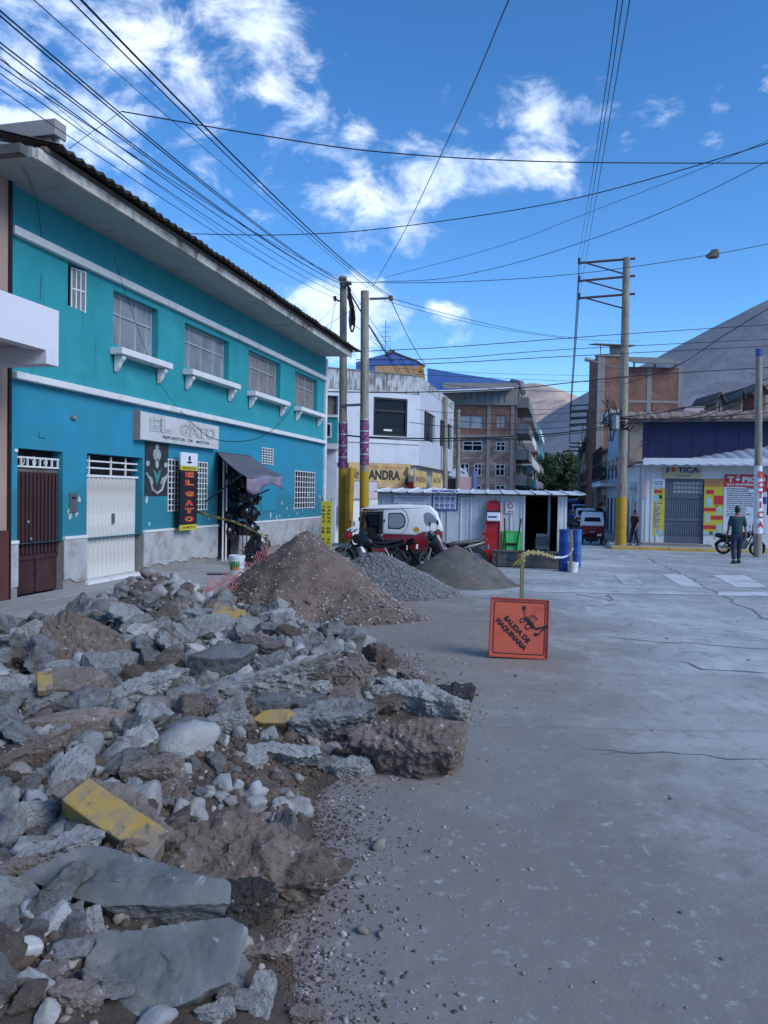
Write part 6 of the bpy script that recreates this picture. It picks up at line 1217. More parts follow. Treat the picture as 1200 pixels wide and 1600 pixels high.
e, a, b, c, d = board('first_aid_sign', fs_, SH, 790, 781, 805, 802, .05, 'small white sign with a red first aid symbol on the shed', M_pwhite, th=.01); wd, hh = b-a, d-c; x0, z0 = (a+b)/2, c+.55*hh
MB().lathe([(.001, 0), (.085, 0), (.085, .004)], 18, rotm(R(90), 0, 0, (x0, -.051, z0))).build('round_symbol', M_pred, e); bx('cross', M_pwhite, e, x0-.02, x0+.02, -.060, -.056, z0-.06, z0+.06); bx('cross', M_pwhite, e, x0-.06, x0+.06, -.0605, -.0565, z0-.02, z0+.02); text('BOTIQUIN', a+.12*wd, b-.12*wd, d-.2*hh, d-.08*hh, M_pred, e, -.056, bold=.02); text('AUXILIO', a+.2*wd, b-.2*wd, c+.07*hh, c+.2*hh, M_pred, e, -.056, bold=.02)
bx('rule', mat('faint_teal', (.2, .35, .38), .5, .05, 4, 0), SH, fs_(715, 0)[0], fs_(757, 0)[0], -.028, -.024, fs_(730, 777)[1], fs_(730, 774)[1])
# red rescue stretcher leaning on the shed
RB = empty('rescue_stretcher', SH.location+Vector((0, 0, gS)), SH.rotation_euler.z, 'red plastic rescue stretcher with white head block leaning upright on the shed', 'stretcher')
x0, x1 = fs_(760, 800, .25)[0], fs_(782, 800, .25)[0]; ht = fs_(771, 781, .1)[1]-gS; Ml = Matrix.Translation((0, -.34, 0)) @ Matrix.Rotation(R(-8), 4, 'X'); w_ = x1-x0; xm = (x0+x1)/2
g = MB(); op = [(x0+.03, 0), (x1-.03, 0), (x1, .12), (x1, ht-.14), (x1-.06, ht-.02), (x1-.12, ht), (x0+.12, ht), (x0+.06, ht-.02), (x0, ht-.14), (x0, .12)]; g.prism(op, 0, .05, M=Ml); g.build('shell', M_red, RB, bevel=.015)
g = MB(); g.tube([Ml @ Vector((x, -.02, z)) for x, z in [(p[0]*.96+xm*.04, p[1]*.985+.01) for p in op]], .02, 5, closed=True); g.build('rim', mat('red_plastic', (.48, .02, .015), .4, .1, 5, 0), RB)
g = MB(); 
for z in (.32, .7, 1.02):
    for x in (x0+.03, x1-.03): g.box(x-.018, x+.018, -.012, -.004, z-.08, z+.08, M=Ml)
g.build('hand_slot', M_ink, RB); bx('head_block', M_pwhite, RB, x0+.01, x1-.01, -.14, -.02, ht-.62, ht-.34, M=Ml, bevel=.03); bx('head_strap', M_pblue, RB, x0+.06, x1-.1, -.148, -.142, ht-.52, ht-.47, M=Ml); bx('head_strap', M_ink, RB, x0-.01, x1+.01, -.146, -.10, ht-.36, ht-.31, M=Ml)
# second red post beside it
bxr = empty('red_bracket', SH.location+Vector((0, 0, gS)), SH.rotation_euler.z, 'low red steel frame at the foot of the red stretcher', 'frame'); bx('upright', M_red, bxr, x0-.02, x0+.06, -.62, -.55, 0, .95); bx('crossbar', M_red, bxr, x0-.12, x1-.12, -.63, -.54, .88, .95); bx('foot', M_red, bxr, x0-.02, x0+.30, -.75, -.45, 0, .05)
# green table with black legs turned against the wall
GT = empty('green_table', SH.location+Vector((0, 0, gS)), SH.rotation_euler.z, 'bright green plastic table tipped against the shed with black metal legs up', 'table')
a, b = fs_(783, 800, .15)[0], fs_(816, 800, .15)[0]; Mt_ = Matrix.Translation((0, -.30, 0)) @ Matrix.Rotation(R(-10), 4, 'X'); zt = fs_(800, 829, .2)[1]-gS
bx('tabletop', M_green, GT, a, b, 0, .04, 0, zt, M=Mt_, bevel=.02); bx('table_rim', mat('green_plastic_light', (.06, .5, .12), .4, .05, 4, 0), GT, a+.10, b-.06, -.02, 0, .04, zt-.06, M=Mt_, bevel=.01)
for (xa, xb) in ((.16, .10), (.42, .58)): g = MB(); g.tube([Mt_ @ Vector((a+xa*1.0, -.05, .25)), Mt_ @ Vector((a+xb*1.0, -.10, zt+.36))], .02, 6); g.build('leg', M_black, GT)
g = MB(); g.tube([Mt_ @ Vector((a+.14, -.07, .62)), Mt_ @ Vector((a+.47, -.07, .62))], .03, 6); g.build('leg_brace', M_black, GT)
# wooden trough in front
TA, TB = PY(771, 885, 21.4), PY(881, 885, 20.9); gT = gz(21.1); TR, lt = wall_frame('mixing_trough', TA, TB, 'long grey weathered wooden trough lying before the shed doorway', 'trough'); TR.location.z = gT
for i, (z0, z1) in enumerate(((.02, .21), (.215, .42))): bx('plank', M_gwood, TR, .02, lt-.02, -.02, .02, z0, z1, bevel=.005, seg=1)
bx('rail', M_gwood, TR, -.02, lt+.02, -.05, .03, .425, .47, bevel=.006, seg=1); bx('plank', M_gwood, TR, .0, lt, .60, .64, .0, .44); bx('end_board', M_gwood, TR, -.03, .015, -.02, .64, .0, .46); bx('end_board', M_gwood, TR, lt-.015, lt+.03, -.02, .64, .0, .46); bx('floor_board', M_gwood, TR, 0, lt, .02, .6, .02, .05)
bx('blue_patch', mat('worn_blue', (.03, .06, .10), .8, .4, 6, 0), TR, .36, .62, -.024, -.021, .16, .40); bx('batten', M_gwood, TR, .12, .17, -.05, -.021, .02, .42)
for i in range(2): MB().lathe([(.04, 0), (.04, .03)], 8, rotm(R(90), 0, 0, (.05, -.02, .12+i*.2))).build('bolt', M_cdark, TR)
# stacked chairs inside
for k in range(5):
    ch = empty('plastic_chair', SH.location+Vector((0, 0, gS+k*.07)), SH.rotation_euler.z, ('bottom', 'second from bottom', 'middle', 'fourth', 'top')[k]+' pale plastic chair of the stack inside the shed doorway', 'chair', 'stacked plastic chairs in the shed'); x0 = xd1-.62
    M_ch = mat('chair_plastic', (.36, .40, .42), .5, .05, 4, 0); bx('seat', M_ch, ch, x0, x0+.42, .5, .9, .42, .45, bevel=.01, seg=1); bx('backrest', M_ch, ch, x0+.02, x0+.40, .47, .5, .45, .62, M=None, bevel=.01, seg=1)
    for (lx, ly) in ((0, .5), (.38, .5), (0, .86), (.38, .86)): bx('leg', M_ch, ch, x0+lx, x0+lx+.04, ly, ly+.04, 0, .42)
# blue barrels, bucket, stake and tape
for (px, w_, Y, m_, lab) in ((883, 20, 20.4, M_blue, 'blue plastic drum right against the trough end'), (901, 13.5, 21.6, mat('light_blue_plastic', (.03, .12, .38), .4, .1, 4, 0), 'lighter blue narrow drum standing behind the white bucket')):
    p = PY(px, 880, Y); r = w_/2*Y/1200; h_ = PY(px, 828, Y).z-gz(Y); e = empty('plastic_drum', (p.x, p.y, gz(Y)), 0, lab, 'drum')
    MB().lathe([(r*.95, 0), (r, .03), (r, h_*.32), (r*1.04, h_*.34), (r*1.04, h_*.37), (r, h_*.39), (r, h_*.66), (r*1.04, h_*.68), (r*1.04, h_*.71), (r, h_*.73), (r, h_*.96), (r*.96, h_)], 24).build('body', m_, e, smooth=True); MB().lathe([(r*1.05, h_*.955), (r*1.05, h_*1.01), (r*.9, h_*1.015)], 24).build('rim', m_, e, smooth=True)
def bucket(px, py, Y, r, h, label, lab2=None, z=None):
    p = PY(px, py, Y); e = empty('paint_bucket', (p.x, p.y, gz(Y) if z is None else z), 0, label, 'bucket'); MB().lathe([(r*.84, 0), (r*.86, .01), (r, h*.86), (r*1.05, h*.87), (r*1.05, h*.93), (r*1.02, h*.94), (r*1.03, h), (r*.9, h), (r*.88, h*.5)], 24).build('body', M_pwhite, e, smooth=True)
    g = MB(); g.tube([(-r*1.04, 0, h*.88), (-r*.9, -r*.7, h*.6), (0, -r*1.1, h*.48), (r*.9, -r*.7, h*.6), (r*1.04, 0, h*.88)], .004, 4); g.build('handle', M_steel, e)
    if lab2:
        g = MB(); n = 8; vs = []
        for zz, rr_ in ((h*.28, r*.90), (h*.72, r*.965)):
            for i in range(n+1): t = R(-150+i*90/n); vs.append((rr_*math.cos(t)*1.012, rr_*math.sin(t)*1.012, zz))
        g.add(vs, [(i, i+1, n+2+i, n+1+i) for i in range(n)]); g.build('label_green', M_pg, e, fix=False); g = MB(); vs = []
        for zz, rr_ in ((h*.30, r*.905), (h*.45, r*.93)):
            for i in range(n+1): t = R(-120+i*60/n); vs.append((rr_*math.cos(t)*1.02, rr_*math.sin(t)*1.02, zz))
        g.add(vs, [(i, i+1, n+2+i, n+1+i) for i in range(n)]); g.build('label_orange', M_po, e, fix=False)
    return e
bucket(895, 886, 20.1, .145, .26, 'small white bucket at the foot of the blue drums')
s_b, z_b = F(370, 903, 1.75); pb = FO+FD*s_b+FN*1.75; e = bucket(370, 903, pb.y, .155, .40, 'white paint bucket with a green label on the sidewalk', True, SW); e.location.x = pb.x
def stake(name, px, pyt, pyb, Y, r, label, lean=0):
    a = PY(px, pyt, Y); zb = gz(Y); e = empty(name, (a.x, a.y, zb), 0, label, 'stake'); h = a.z-zb; bx('post', M_wood, e, -r, r, -r*.6, r*.6, 0, h, bevel=.004, seg=1, M=Matrix.Rotation(lean, 4, 'Y')); return e
s2 = stake('wooden_stake', 893, 829, 886, 19.8, .03, 'thin wooden stake in front of the blue drums'); 
# sign SALIDA DE MAQUINARIA with its post
p0 = G(809, 1029); Ys = p0.y; SG = empty('road_work_sign', (p0.x, Ys, gz(Ys)), R(-3), 'square orange sign reading SALIDA DE MAQUINARIA on a wooden post in the road', 'sign')
sc_s = Ys/1200; S = 91*sc_s; Hs = 92*sc_s; Ms = Matrix.Rotation(R(-7), 4, 'X') @ Matrix.Rotation(R(1.6), 4, 'Y'); Ms = Matrix.Translation((0, -.02, .015)) @ Ms
bx('panel', M_orange, SG, -S/2, S/2, -.004, .0, 0, Hs, M=Ms, bevel=.0015, seg=1)
M_orim = mat('orange_rim', (.42, .07, .035), .5, .12, 6, 0)
for q in ((-S/2, S/2, -.02, .035, Hs-.012, Hs+.002), (-S/2, S/2, -.02, .035, -.004, .010), (-S/2-.004, -S/2+.010, -.0195, .0345, .0102, Hs-.0122), (S/2-.010, S/2+.004, -.0195, .0345, .0102, Hs-.0122)): bx('frame_edge', M_orim, SG, *q, M=Ms, bevel=.002, seg=1)
g = MB(); t = .010; i_ = .035; rr_ = .03; 
def rrect(i, r):
    pts = []
    for cx, cz, a0 in ((S/2-i-r, Hs-i-r, 0), (-S/2+i+r, Hs-i-r, 90), (-S/2+i+r, i+r, 180), (S/2-i-r, i+r, 270)):
        for k in range(5): a = R(a0+k*22.5); pts.append((cx+r*math.cos(a), cz+r*math.sin(a)))
    return pts
A, B = rrect(i_, rr_), rrect(i_+t, rr_-t*.6); n = len(A); g.add([Ms @ Vector((x, -.0065, z)) for x, z in A+B], [(k, (k+1) % n, n+(k+1) % n, n+k) for k in range(n)]); g.build('border_line', M_ink, SG, fix=False)
Rt = Ms @ Matrix.Translation((0, 0, Hs/2)) @ Matrix.Rotation(R(44), 4, 'Y')
text('SALIDA DE', -S*.30, S*.29, -S*.09, S*.005, M_ink, SG, -.0065, bold=.06, M=Matrix.Translation((0, 0, 0)) @ Rt @ Matrix.Translation((0, 0, .0)))
text('MAQUINARIA', -S*.37, S*.34, -S*.235, -S*.125, M_ink, SG, -.0065, bold=.065, M=Rt)
# backhoe pictogram (own axes: x along the text direction)
g = MB()
def pg(poly, y=-.0065): g.add([Rt @ Vector(((x*.82-.04)*S, y, (z+.045)*S)) for x, z in poly], [tuple(range(len(poly)))])
def dsk(cx, cz, r, y=-.0065, n=18): pg([(cx+r*math.cos(k*2*math.pi/n), cz+r*math.sin(k*2*math.pi/n)) for k in range(n)], y)
dsk(-.02, .085, .052); dsk(.155, .082, .062)
pg([(-.04, .12), (.26, .10), (.27, .17), (.12, .19), (-.02, .185)]); pg([(.0, .18), (.015, .18), (.045, .26), (.03, .26)]); pg([(.05, .18), (.065, .18), (.075, .29), (.06, .29)]); pg([(.17, .18), (.185, .18), (.17, .29), (.155, .29)]); pg([(.05, .275), (.19, .275), (.19, .295), (.05, .295)]); pg([(.11, .18), (.12, .18), (.12, .28), (.11, .28)])
pg([(-.01, .15), (-.03, .17), (-.14, .235), (-.15, .21)]); pg([(-.13, .20), (-.16, .24), (-.17, .30), (-.145, .29)]); pg([(-.24, .24), (-.16, .21), (-.155, .27), (-.20, .30)]); pg([(.25, .12), (.28, .17), (.42, .33), (.44, .31), (.33, .14)]); pg([(.40, .33), (.44, .32), (.42, .13), (.40, .13)]); pg([(.34, .10), (.44, .14), (.42, .06), (.36, .05)])
g.build('digger_pictogram', M_ink, SG, fix=False)
g = MB(); y=-.0072
for (cx, cz, r) in ((-.02, .085, .026), (.155, .082, .034)): g.add([Rt @ Vector((((cx+r*math.cos(k*.349))*.82-.04)*S, y-.001, (cz+r*math.sin(k*.349)+.045)*S)) for k in range(18)], [tuple(range(18))])
g.build('wheel_dot', M_orange, SG, fix=False)
pt = PY(816, 864, Ys+.12)-SG.location; bx('post', M_wood, SG, pt.x-.021, pt.x+.021, .115, .155, .0, pt.z, bevel=.003, seg=1); bx('foot_plank', M_wood, SG, -.25, .25, .09, .34, .0, .035)
# caution tape tied to the post and running to the stake
M_tape = mat('caution_tape', (.30, .25, .08), .5, .3, 14, .1, dirt=(.05, .045, .03), dscale=16, dth=.60, dsoft=.03)
def tape(name, pts, wdt, label, m=None, seed=1, knots=True, slack=.02):
    rr2 = random.Random(seed); out = []
    for a, b in zip(pts[:-1], pts[1:]):
        n = max(2, int((b-a).length/.06))
        for i in range(n): out.append(a.lerp(b, i/n)+Vector((rr2.uniform(-1, 1), rr2.uniform(-1, 1), rr2.uniform(-1, 1)))*.004)
    out.append(pts[-1]); mb = MB(); vs = []; base = out[0].copy(); ang = 0
    for i, p in enumerate(out):
        ang += rr2.uniform(-.22, .22); w_ = wdt*(.7+.3*math.sin(i*.7)); u = Vector((0, math.sin(ang)*.7, math.cos(ang))).normalized()
        for k in (-1, -.3, .3, 1): vs.append(p+u*w_*k*.5+Vector((0, .008*math.sin(i*1.3+k*2), 0))-base)
    mb.add(vs, [(4*i+k, 4*i+4+k, 4*i+5+k, 4*i+1+k) for i in range(len(out)-1) for k in range(3)]); o = mb.build(name, m or M_tape, fix=False, smooth=True); o.location = base; tag(o, label, 'tape'); o.modifiers.new('s', 'SOLIDIFY').thickness = .002; return o
q = lambda px, py, Y: PY(px, py, Y)
tape('caution_tape', [q(817, 868, Ys), q(827, 863, Ys+.8), q(845, 864, Ys+2), q(858, 868, Ys+3), q(866, 871, Ys+4.2)], .075, 'bunched yellow caution tape tied to the post of the orange sign')
tape('white_tape', [q(863, 871, Ys+4), q(880, 871, Ys+6.5), q(890, 867, Ys+8.5), q(896, 857, Ys+10.2), q(895, 843, Ys+10.9), q(894, 832, 19.8)], .05, 'loose white tape end sweeping up to the thin stake by the drums', M_pwhite, 2)
mb = MB(); rr2 = random.Random(4); c0 = q(815, 872, Ys)
for k in range(14):
    a = c0+Vector((rr2.uniform(-.03, .03), rr2.uniform(-.03, .03), rr2.uniform(-.05, .05))); b = a+Vector((rr2.uniform(-.10, .03), rr2.uniform(-.04, .02), rr2.uniform(-.09, .0))); s_ = Vector((.012, 0, .018)); mb.add([a-s_-c0, a+s_-c0, b+s_*.8-c0, b-s_*.8-c0], [(0, 1, 2, 3)])
for k in range(4):
    zk = -.03+k*.02; mb.tube([Vector((.04*math.cos(t), .035*math.sin(t)+.03, zk+.01*math.sin(t*2))) for t in [i*.628 for i in range(10)]], .009, 5, closed=True)
a = Vector((-.03, 0, -.04)); b = Vector((-.10, 0, -.09)); mb.tube([a, (a+b)/2+Vector((0, 0, .01)), b], [.015, .012, .004], 5)
o = mb.build('tape_knot', M_tape, fix=False); o.location = c0; tag(o, 'knot of yellow and black tape wound round the sign post', 'tape knot')
# tape from the hanging sign to a stick on the sidewalk
sp2 = FO+FD*F(418, 885, 2.35)[0]+FN*2.35; zt = F(418, 835, 2.35)[1]; e = empty('wooden_stick', (sp2.x, sp2.y, SW), 0, 'wooden stick on the kerb holding the end of the yellow tape', 'stake'); g = MB(); g.tube([(0, 0, 0), (-.02, 0, zt-SW)], .025, 6); g.build('post', M_wood, e)
def FP(px, py, o): s, z = F(px, py, o); v_ = FO+FD*s+FN*o; return Vector((v_.x, v_.y, z))
tape('caution_tape', [FP(308, 800, .2), FP(325, 805, .5), FP(345, 810, .9), FP(365, 815, 1.3), FP(385, 824, 1.7), FP(402, 832, 2.1), FP(418, 838, 2.35)], .07, 'long yellow caution tape from the hanging sign across the shop doorway to the stick', seed=5)
# orange netting along the kerb
nt_ = MB(); n1, n2 = 64, 9; base = FP(330, 915, 2.6); grid = []
ends = [FP(268, 948, 2.85), FP(300, 938, 2.75), FP(340, 918, 2.7), FP(375, 903, 2.7), FP(400, 890, 2.6), FP(418, 874, 2.45)]
for i in range(n1+1):
    t = i/n1*(len(ends)-1); k = min(int(t), len(ends)-2); p = ends[k].lerp(ends[k+1], t-k); row_ = []
    for j in range(n2+1):
        v_ = j/n2; row_.append(p+FN*(v_*.42-.1)+Vector((0, 0, .10*(1-v_)+.10*fbm(i*.35, j*.35, 1, 3, 2)+.05*math.sin(i*.8+j)*(1-v_)+(.15*sst(.8, 1, i/n1))*(1-v_)))-base)
    grid.append(row_)
for i in range(0, n1+1): nt_.tube(grid[i], .0035, 3, cap=False)
for j in range(0, n2+1): nt_.tube([grid[i][j] for i in range(n1+1)], .0042, 3, cap=False)
o = nt_.build('barrier_netting', mat('pink_orange_net', (.45, .14, .14), .6, .1, 5, 0), fix=False); o.location = base; tag(o, 'crumpled pinkish orange plastic barrier netting lying along the kerb', 'netting')
bgp = FP(396, 876, 1.3); e = empty('bin_bag', (bgp.x, bgp.y, SW), 0, 'black bin bag slumped against the wall beside the bucket', 'bag'); o = link('bag', rock_mesh('bag', 4, (.5, .45, .6), 61, M_blackg, slabby=False, rough=.12, fine=.05, sharp=6), e); o.location = (0, 0, .24); g = MB(); g.lathe([(.03, .48), (.06, .54), (.02, .58)], 8); g.build('knot', M_blackg, e)
g = MB(); a, b = FP(324, 893, 1.2), FP(358, 895, 1.6); g.tube([a-a, b-a], .02, 5); o = g.build('iron_bar', M_maroon); o.location = (a.x, a.y, SW+.02); tag(o, 'short rusty bar lying on the sidewalk left of the bucket', 'bar')
# yellow advertising board by the poles
ya = PY(501, 855, 20.3); e = empty('street_board', (ya.x, ya.y, gz(20.3)), R(-8), 'narrow upright yellow board with two columns of black letters by the house corner', 'sign'); wd = 17*20.3/1200; ztb = PY(509, 783, 20.3).z-gz(20.3)
bx('board', M_yel, e, 0, wd, 0, .03, .35, ztb, bevel=.004, seg=1); 
for x in (.03, wd-.03): bx('leg', M_steel, e, x-.012, x+.012, .03, .05, 0, ztb+.08)
for c_, s in enumerate(('VENTA DE REP', 'CARGA DE ACEI')):
    for i, ch in enumerate(s):
        if ch != ' ': zz = ztb-.12-i*.095; x = .025+c_*.14; text(ch, x, x+.085, zz-.06, zz, M_ink, e, -.004, bold=.03)
# ================================================================ motorcycles
def wheel(parent, x, r, wd, m_rim=M_steel, tname='wheel', spokes=True, y=0):
    W_ = bpy.data.objects.new(tname, None); C.objects.link(W_); W_.parent = parent; W_.location = (x, y, r); W_.empty_display_size = .1
    n = 28; g = MB(); Mx = rotm(R(90), 0, 0); prof = [(r-.085, -wd*.35), (r-.05, -wd*.5), (r-.012, -wd*.38), (r, -wd*.12), (r, wd*.12), (r-.012, wd*.38), (r-.05, wd*.5), (r-.085, wd*.35)]
    vs = [Mx @ Vector((a*math.cos(q*2*math.pi/n), a*math.sin(q*2*math.pi/n), z)) for a, z in prof for q in range(n)]; k = len(prof)
    g.add(vs, [(i*n+q, i*n+(q+1) % n, ((i+1) % k)*n+(q+1) % n, ((i+1) % k)*n+q) for i in range(k) for q in range(n)]); g.build('tyre', M_tyre, W_, smooth=True)
    g = MB(); g.tube([((r-.09)*math.cos(q*2*math.pi/n), 0, (r-.09)*math.sin(q*2*math.pi/n)) for q in range(n)], wd*.22, 6, closed=True)
    if spokes:
        for q in range(10): a = q*math.pi/5; g.tube([(.03*math.cos(a+.4), 0, .03*math.sin(a+.4)), ((r-.09)*math.cos(a), 0, (r-.09)*math.sin(a))], .006, 3)
    g.build('rim', m_rim, W_); MB().lathe([(.06, -wd*.5), (.07, 0), (.06, wd*.5)], 12, rotm(R(90), 0, 0)).build('hub', m_rim, W_); return W_
def motorcycle(loc, rz, label, cbody, ctank=None, kind='naked', scale=1.0, lean=0.10, steer=.35):
    e = empty('motorcycle', loc, rz, label, 'motorcycle'); e.scale = (scale,)*3; e.rotation_euler = (lean, 0, rz); wb = .63; r = .30
    wheel(e, -wb, r, .11); fw = wheel(e, wb, r, .09); fw.rotation_euler = (0, 0, steer)
    T = lambda pts, rad, name, m, n=7: MB().tube(pts, rad, n).build(name, m, e, smooth=True)
    T([(wb, .07, r), (wb-.16, .07, .80)], .022, 'fork', M_steel); T([(wb, -.07, r), (wb-.16, -.07, .80)], .022, 'fork', M_steel)
    g = MB(); g.tube([(wb-.2, 0, .85), (-.0, 0, .66), (-.5, 0, .68), (-.78, 0, .74)], .028, 6); g.tube([(wb-.18, 0, .78), (.22, 0, .30), (-.2, 0, .28), (-.3, 0, .6)], .026, 6); g.tube([(-.2, .1, .34), (-wb, .1, r)], .03, 6); g.tube([(-.2, -.1, .34), (-wb, -.1, r)], .03, 6); g.build('frame', M_black, e)
    g = MB(); g.box(-.12, .22, -.11, .11, .27, .50); g.lathe([(.10, 0), (.12, .03), (.11, .22), (.08, .24)], 12, rotm(0, R(25), 0, (.12, 0, .42))); g.lathe([(.10, -.14), (.10, .14)], 12, rotm(R(90), 0, 0, (-.02, 0, .36))); g.build('engine', M_steel, e, bevel=.01, seg=1)
    if kind == 'naked':
        g = MB(); g.prism([(wb-.22, .88), (wb-.26, .72), (.0, .66), (-.14, .70), (-.10, .78), (.10, .93), (wb-.30, .95)], -.13, .13); g.build('fuel_tank', cbody, e, bevel=.05, seg=3, smooth=True)
        g = MB(); g.prism([(-.08, .72), (-.45, .70), (-.86, .80), (-.88, .86), (-.5, .80), (-.3, .76), (-.06, .79)], -.12, .12); g.build('seat', M_black, e, bevel=.025, seg=2, smooth=True)
        g = MB(); g.prism([(-.15, .68), (-.55, .68), (-.90, .80), (-.92, .72), (-.5, .58), (-.15, .52)], -.115, .115); g.build('side_panel', M_blackg, e, bevel=.02); bx('side_stripe', ctank or cbody, e, -.5, -.16, -.125, .125, .53, .60, bevel=.01)
    else:
        g = MB(); g.prism([(wb-.16, .92), (wb-.06, .70), (wb-.30, .42), (.10, .34), (-.02, .40), (.14, .52), (.22, .70), (wb-.28, .95)], -.15, .15); g.build('leg_shield', cbody, e, bevel=.03, smooth=True)
        g = MB(); g.prism([(.12, .72), (-.1, .78), (-.75, .84), (-.80, .78), (-.4, .70), (.08, .62)], -.13, .13); g.build('seat', M_black, e, bevel=.03, smooth=True)
        g = MB(); g.prism([(.12, .58), (-.35, .66), (-.86, .78), (-.84, .70), (-.3, .48), (.08, .40)], -.12, .12); g.build('body_panel', cbody, e, bevel=.02, smooth=True)
    # mudguards
    for (x, s_, a0, a1, nm) in ((wb, 0, 20, 150, 'front_mudguard'), (-wb, 0, 60, 175, 'rear_mudguard')):
        g = MB(); vs = []
        for i in range(9):
            a = R(a0+(a1-a0)*i/8)
            for y in (-.07, -.04, .04, .07): vs.append((x+(r+.03-(.02 if abs(y) > .05 else 0))*math.cos(a), y, r+(r+.03-(.02 if abs(y) > .05 else 0))*math.sin(a)))
        g.add(vs, [(4*i+k, 4*i+4+k, 4*i+5+k, 4*i+1+k) for i in range(8) for k in range(3)]); o = g.build(nm, cbody if s_ else M_black, e, fix=False, smooth=True); o.modifiers.new('s', 'SOLIDIFY').thickness = .006
    T([(wb-.22, -.36, 1.02), (wb-.20, -.24, 1.04), (wb-.17, -.08, .97), (wb-.17, .08, .97), (wb-.20, .24, 1.04), (wb-.22, .36, 1.02)], .014, 'handlebar', M_black)
    for s_ in (-1, 1): T([(wb-.22, s_*.24, 1.03), (wb-.22, s_*.36, 1.02)], .02, 'grip', M_black); g = MB(); g.tube([(wb-.2, s_*.2, 1.03), (wb-.2, s_*.28, 1.17)], .006, 5); g.lathe([(.01, -.008), (.06, -.008), (.06, .008), (.01, .01)], 12, rotm(0, R(90), 0, (wb-.2, s_*.28, 1.21))); g.build('mirror', M_black, e)
    g = MB(); g.prism([(wb-.20, .98), (wb-.05, 1.02), (wb-.01, .90), (wb-.06, .80), (wb-.18, .82)], -.11, .11); g.build('headlight_cowl', ctank or cbody, e, bevel=.025, smooth=True); MB().lathe([(.01, 0), (.075, 0), (.07, .03), (.01, .035)], 14, rotm(0, R(90), 0, (wb-.035, 0, .90))).build('headlight', M_glass, e)
    T([(.1, -.12, .30), (-.2, -.15, .26), (-.75, -.17, .36)], [.022, .03, .045], 'exhaust', mat('exhaust_chrome', (.35, .35, .36), .3, .1, 4, 0, metal=.9)); bx('tail_light', M_red, e, -.93, -.88, -.06, .06, .78, .84, bevel=.01); bx('number_plate', M_pwhite, e, -.955, -.95, -.08, .08, .58, .70)
    for s_ in (-1, 1): T([(-.42, s_*.12, .62), (-.60, s_*.13, .33)], .018, 'shock_absorber', M_steel)
    T([(-.1, .12, .3), (-.05, .28, .02)], .012, 'side_stand', M_black); return e
def pl(px, Y): p = PY(px, 800, Y); return (p.x, p.y, gz(Y))
motorcycle(pl(576, 18.8), R(180-8), 'black motorcycle with a red headlight cowl parked behind the gravel heap', M_blackg, mat('moto_red', (.30, .01, .02), .25, .1, 5, 0), steer=.5)
motorcycle(pl(596, 19.7), R(180-20), 'dark motorcycle with a pale tank panel standing behind the red-cowled one', M_blackg, mat('moto_dark_tank', (.03, .05, .06), .2, .3, 4, 0), scale=1.0)
motorcycle(pl(707, 18.9), R(180+16), 'black underbone motorcycle with long seat parked behind the sand heap', M_blackg, kind='step', scale=1.03, steer=.5)
pk_ = bpy.data.objects.get('motorcycle'); MB().prism([(.42, .98), (.56, 1.03), (.40, 1.12), (.27, 1.08)], -.13, .13).build('white_cloth', M_pwhite, pk_, bevel=.02)
motorcycle(pl(1158, 30.5), R(-38), 'black motorcycle parked at the kerb beyond the walking man', M_blackg, kind='naked', lean=.14)
for i, (px, Y, rz, lab) in enumerate(((893, 45, 160, 'dark motorcycle nearest the shed in the far street parking row'), (903, 48, 155, 'dark motorcycle behind the red and white three-wheeler'), (897, 55, 150, 'blue motorcycle in the far street parking row'), (886, 58, 160, 'farthest parked motorcycle beside the shed corner'))): motorcycle(pl(px, Y), R(rz), lab, M_blackg if i != 2 else M_blue)
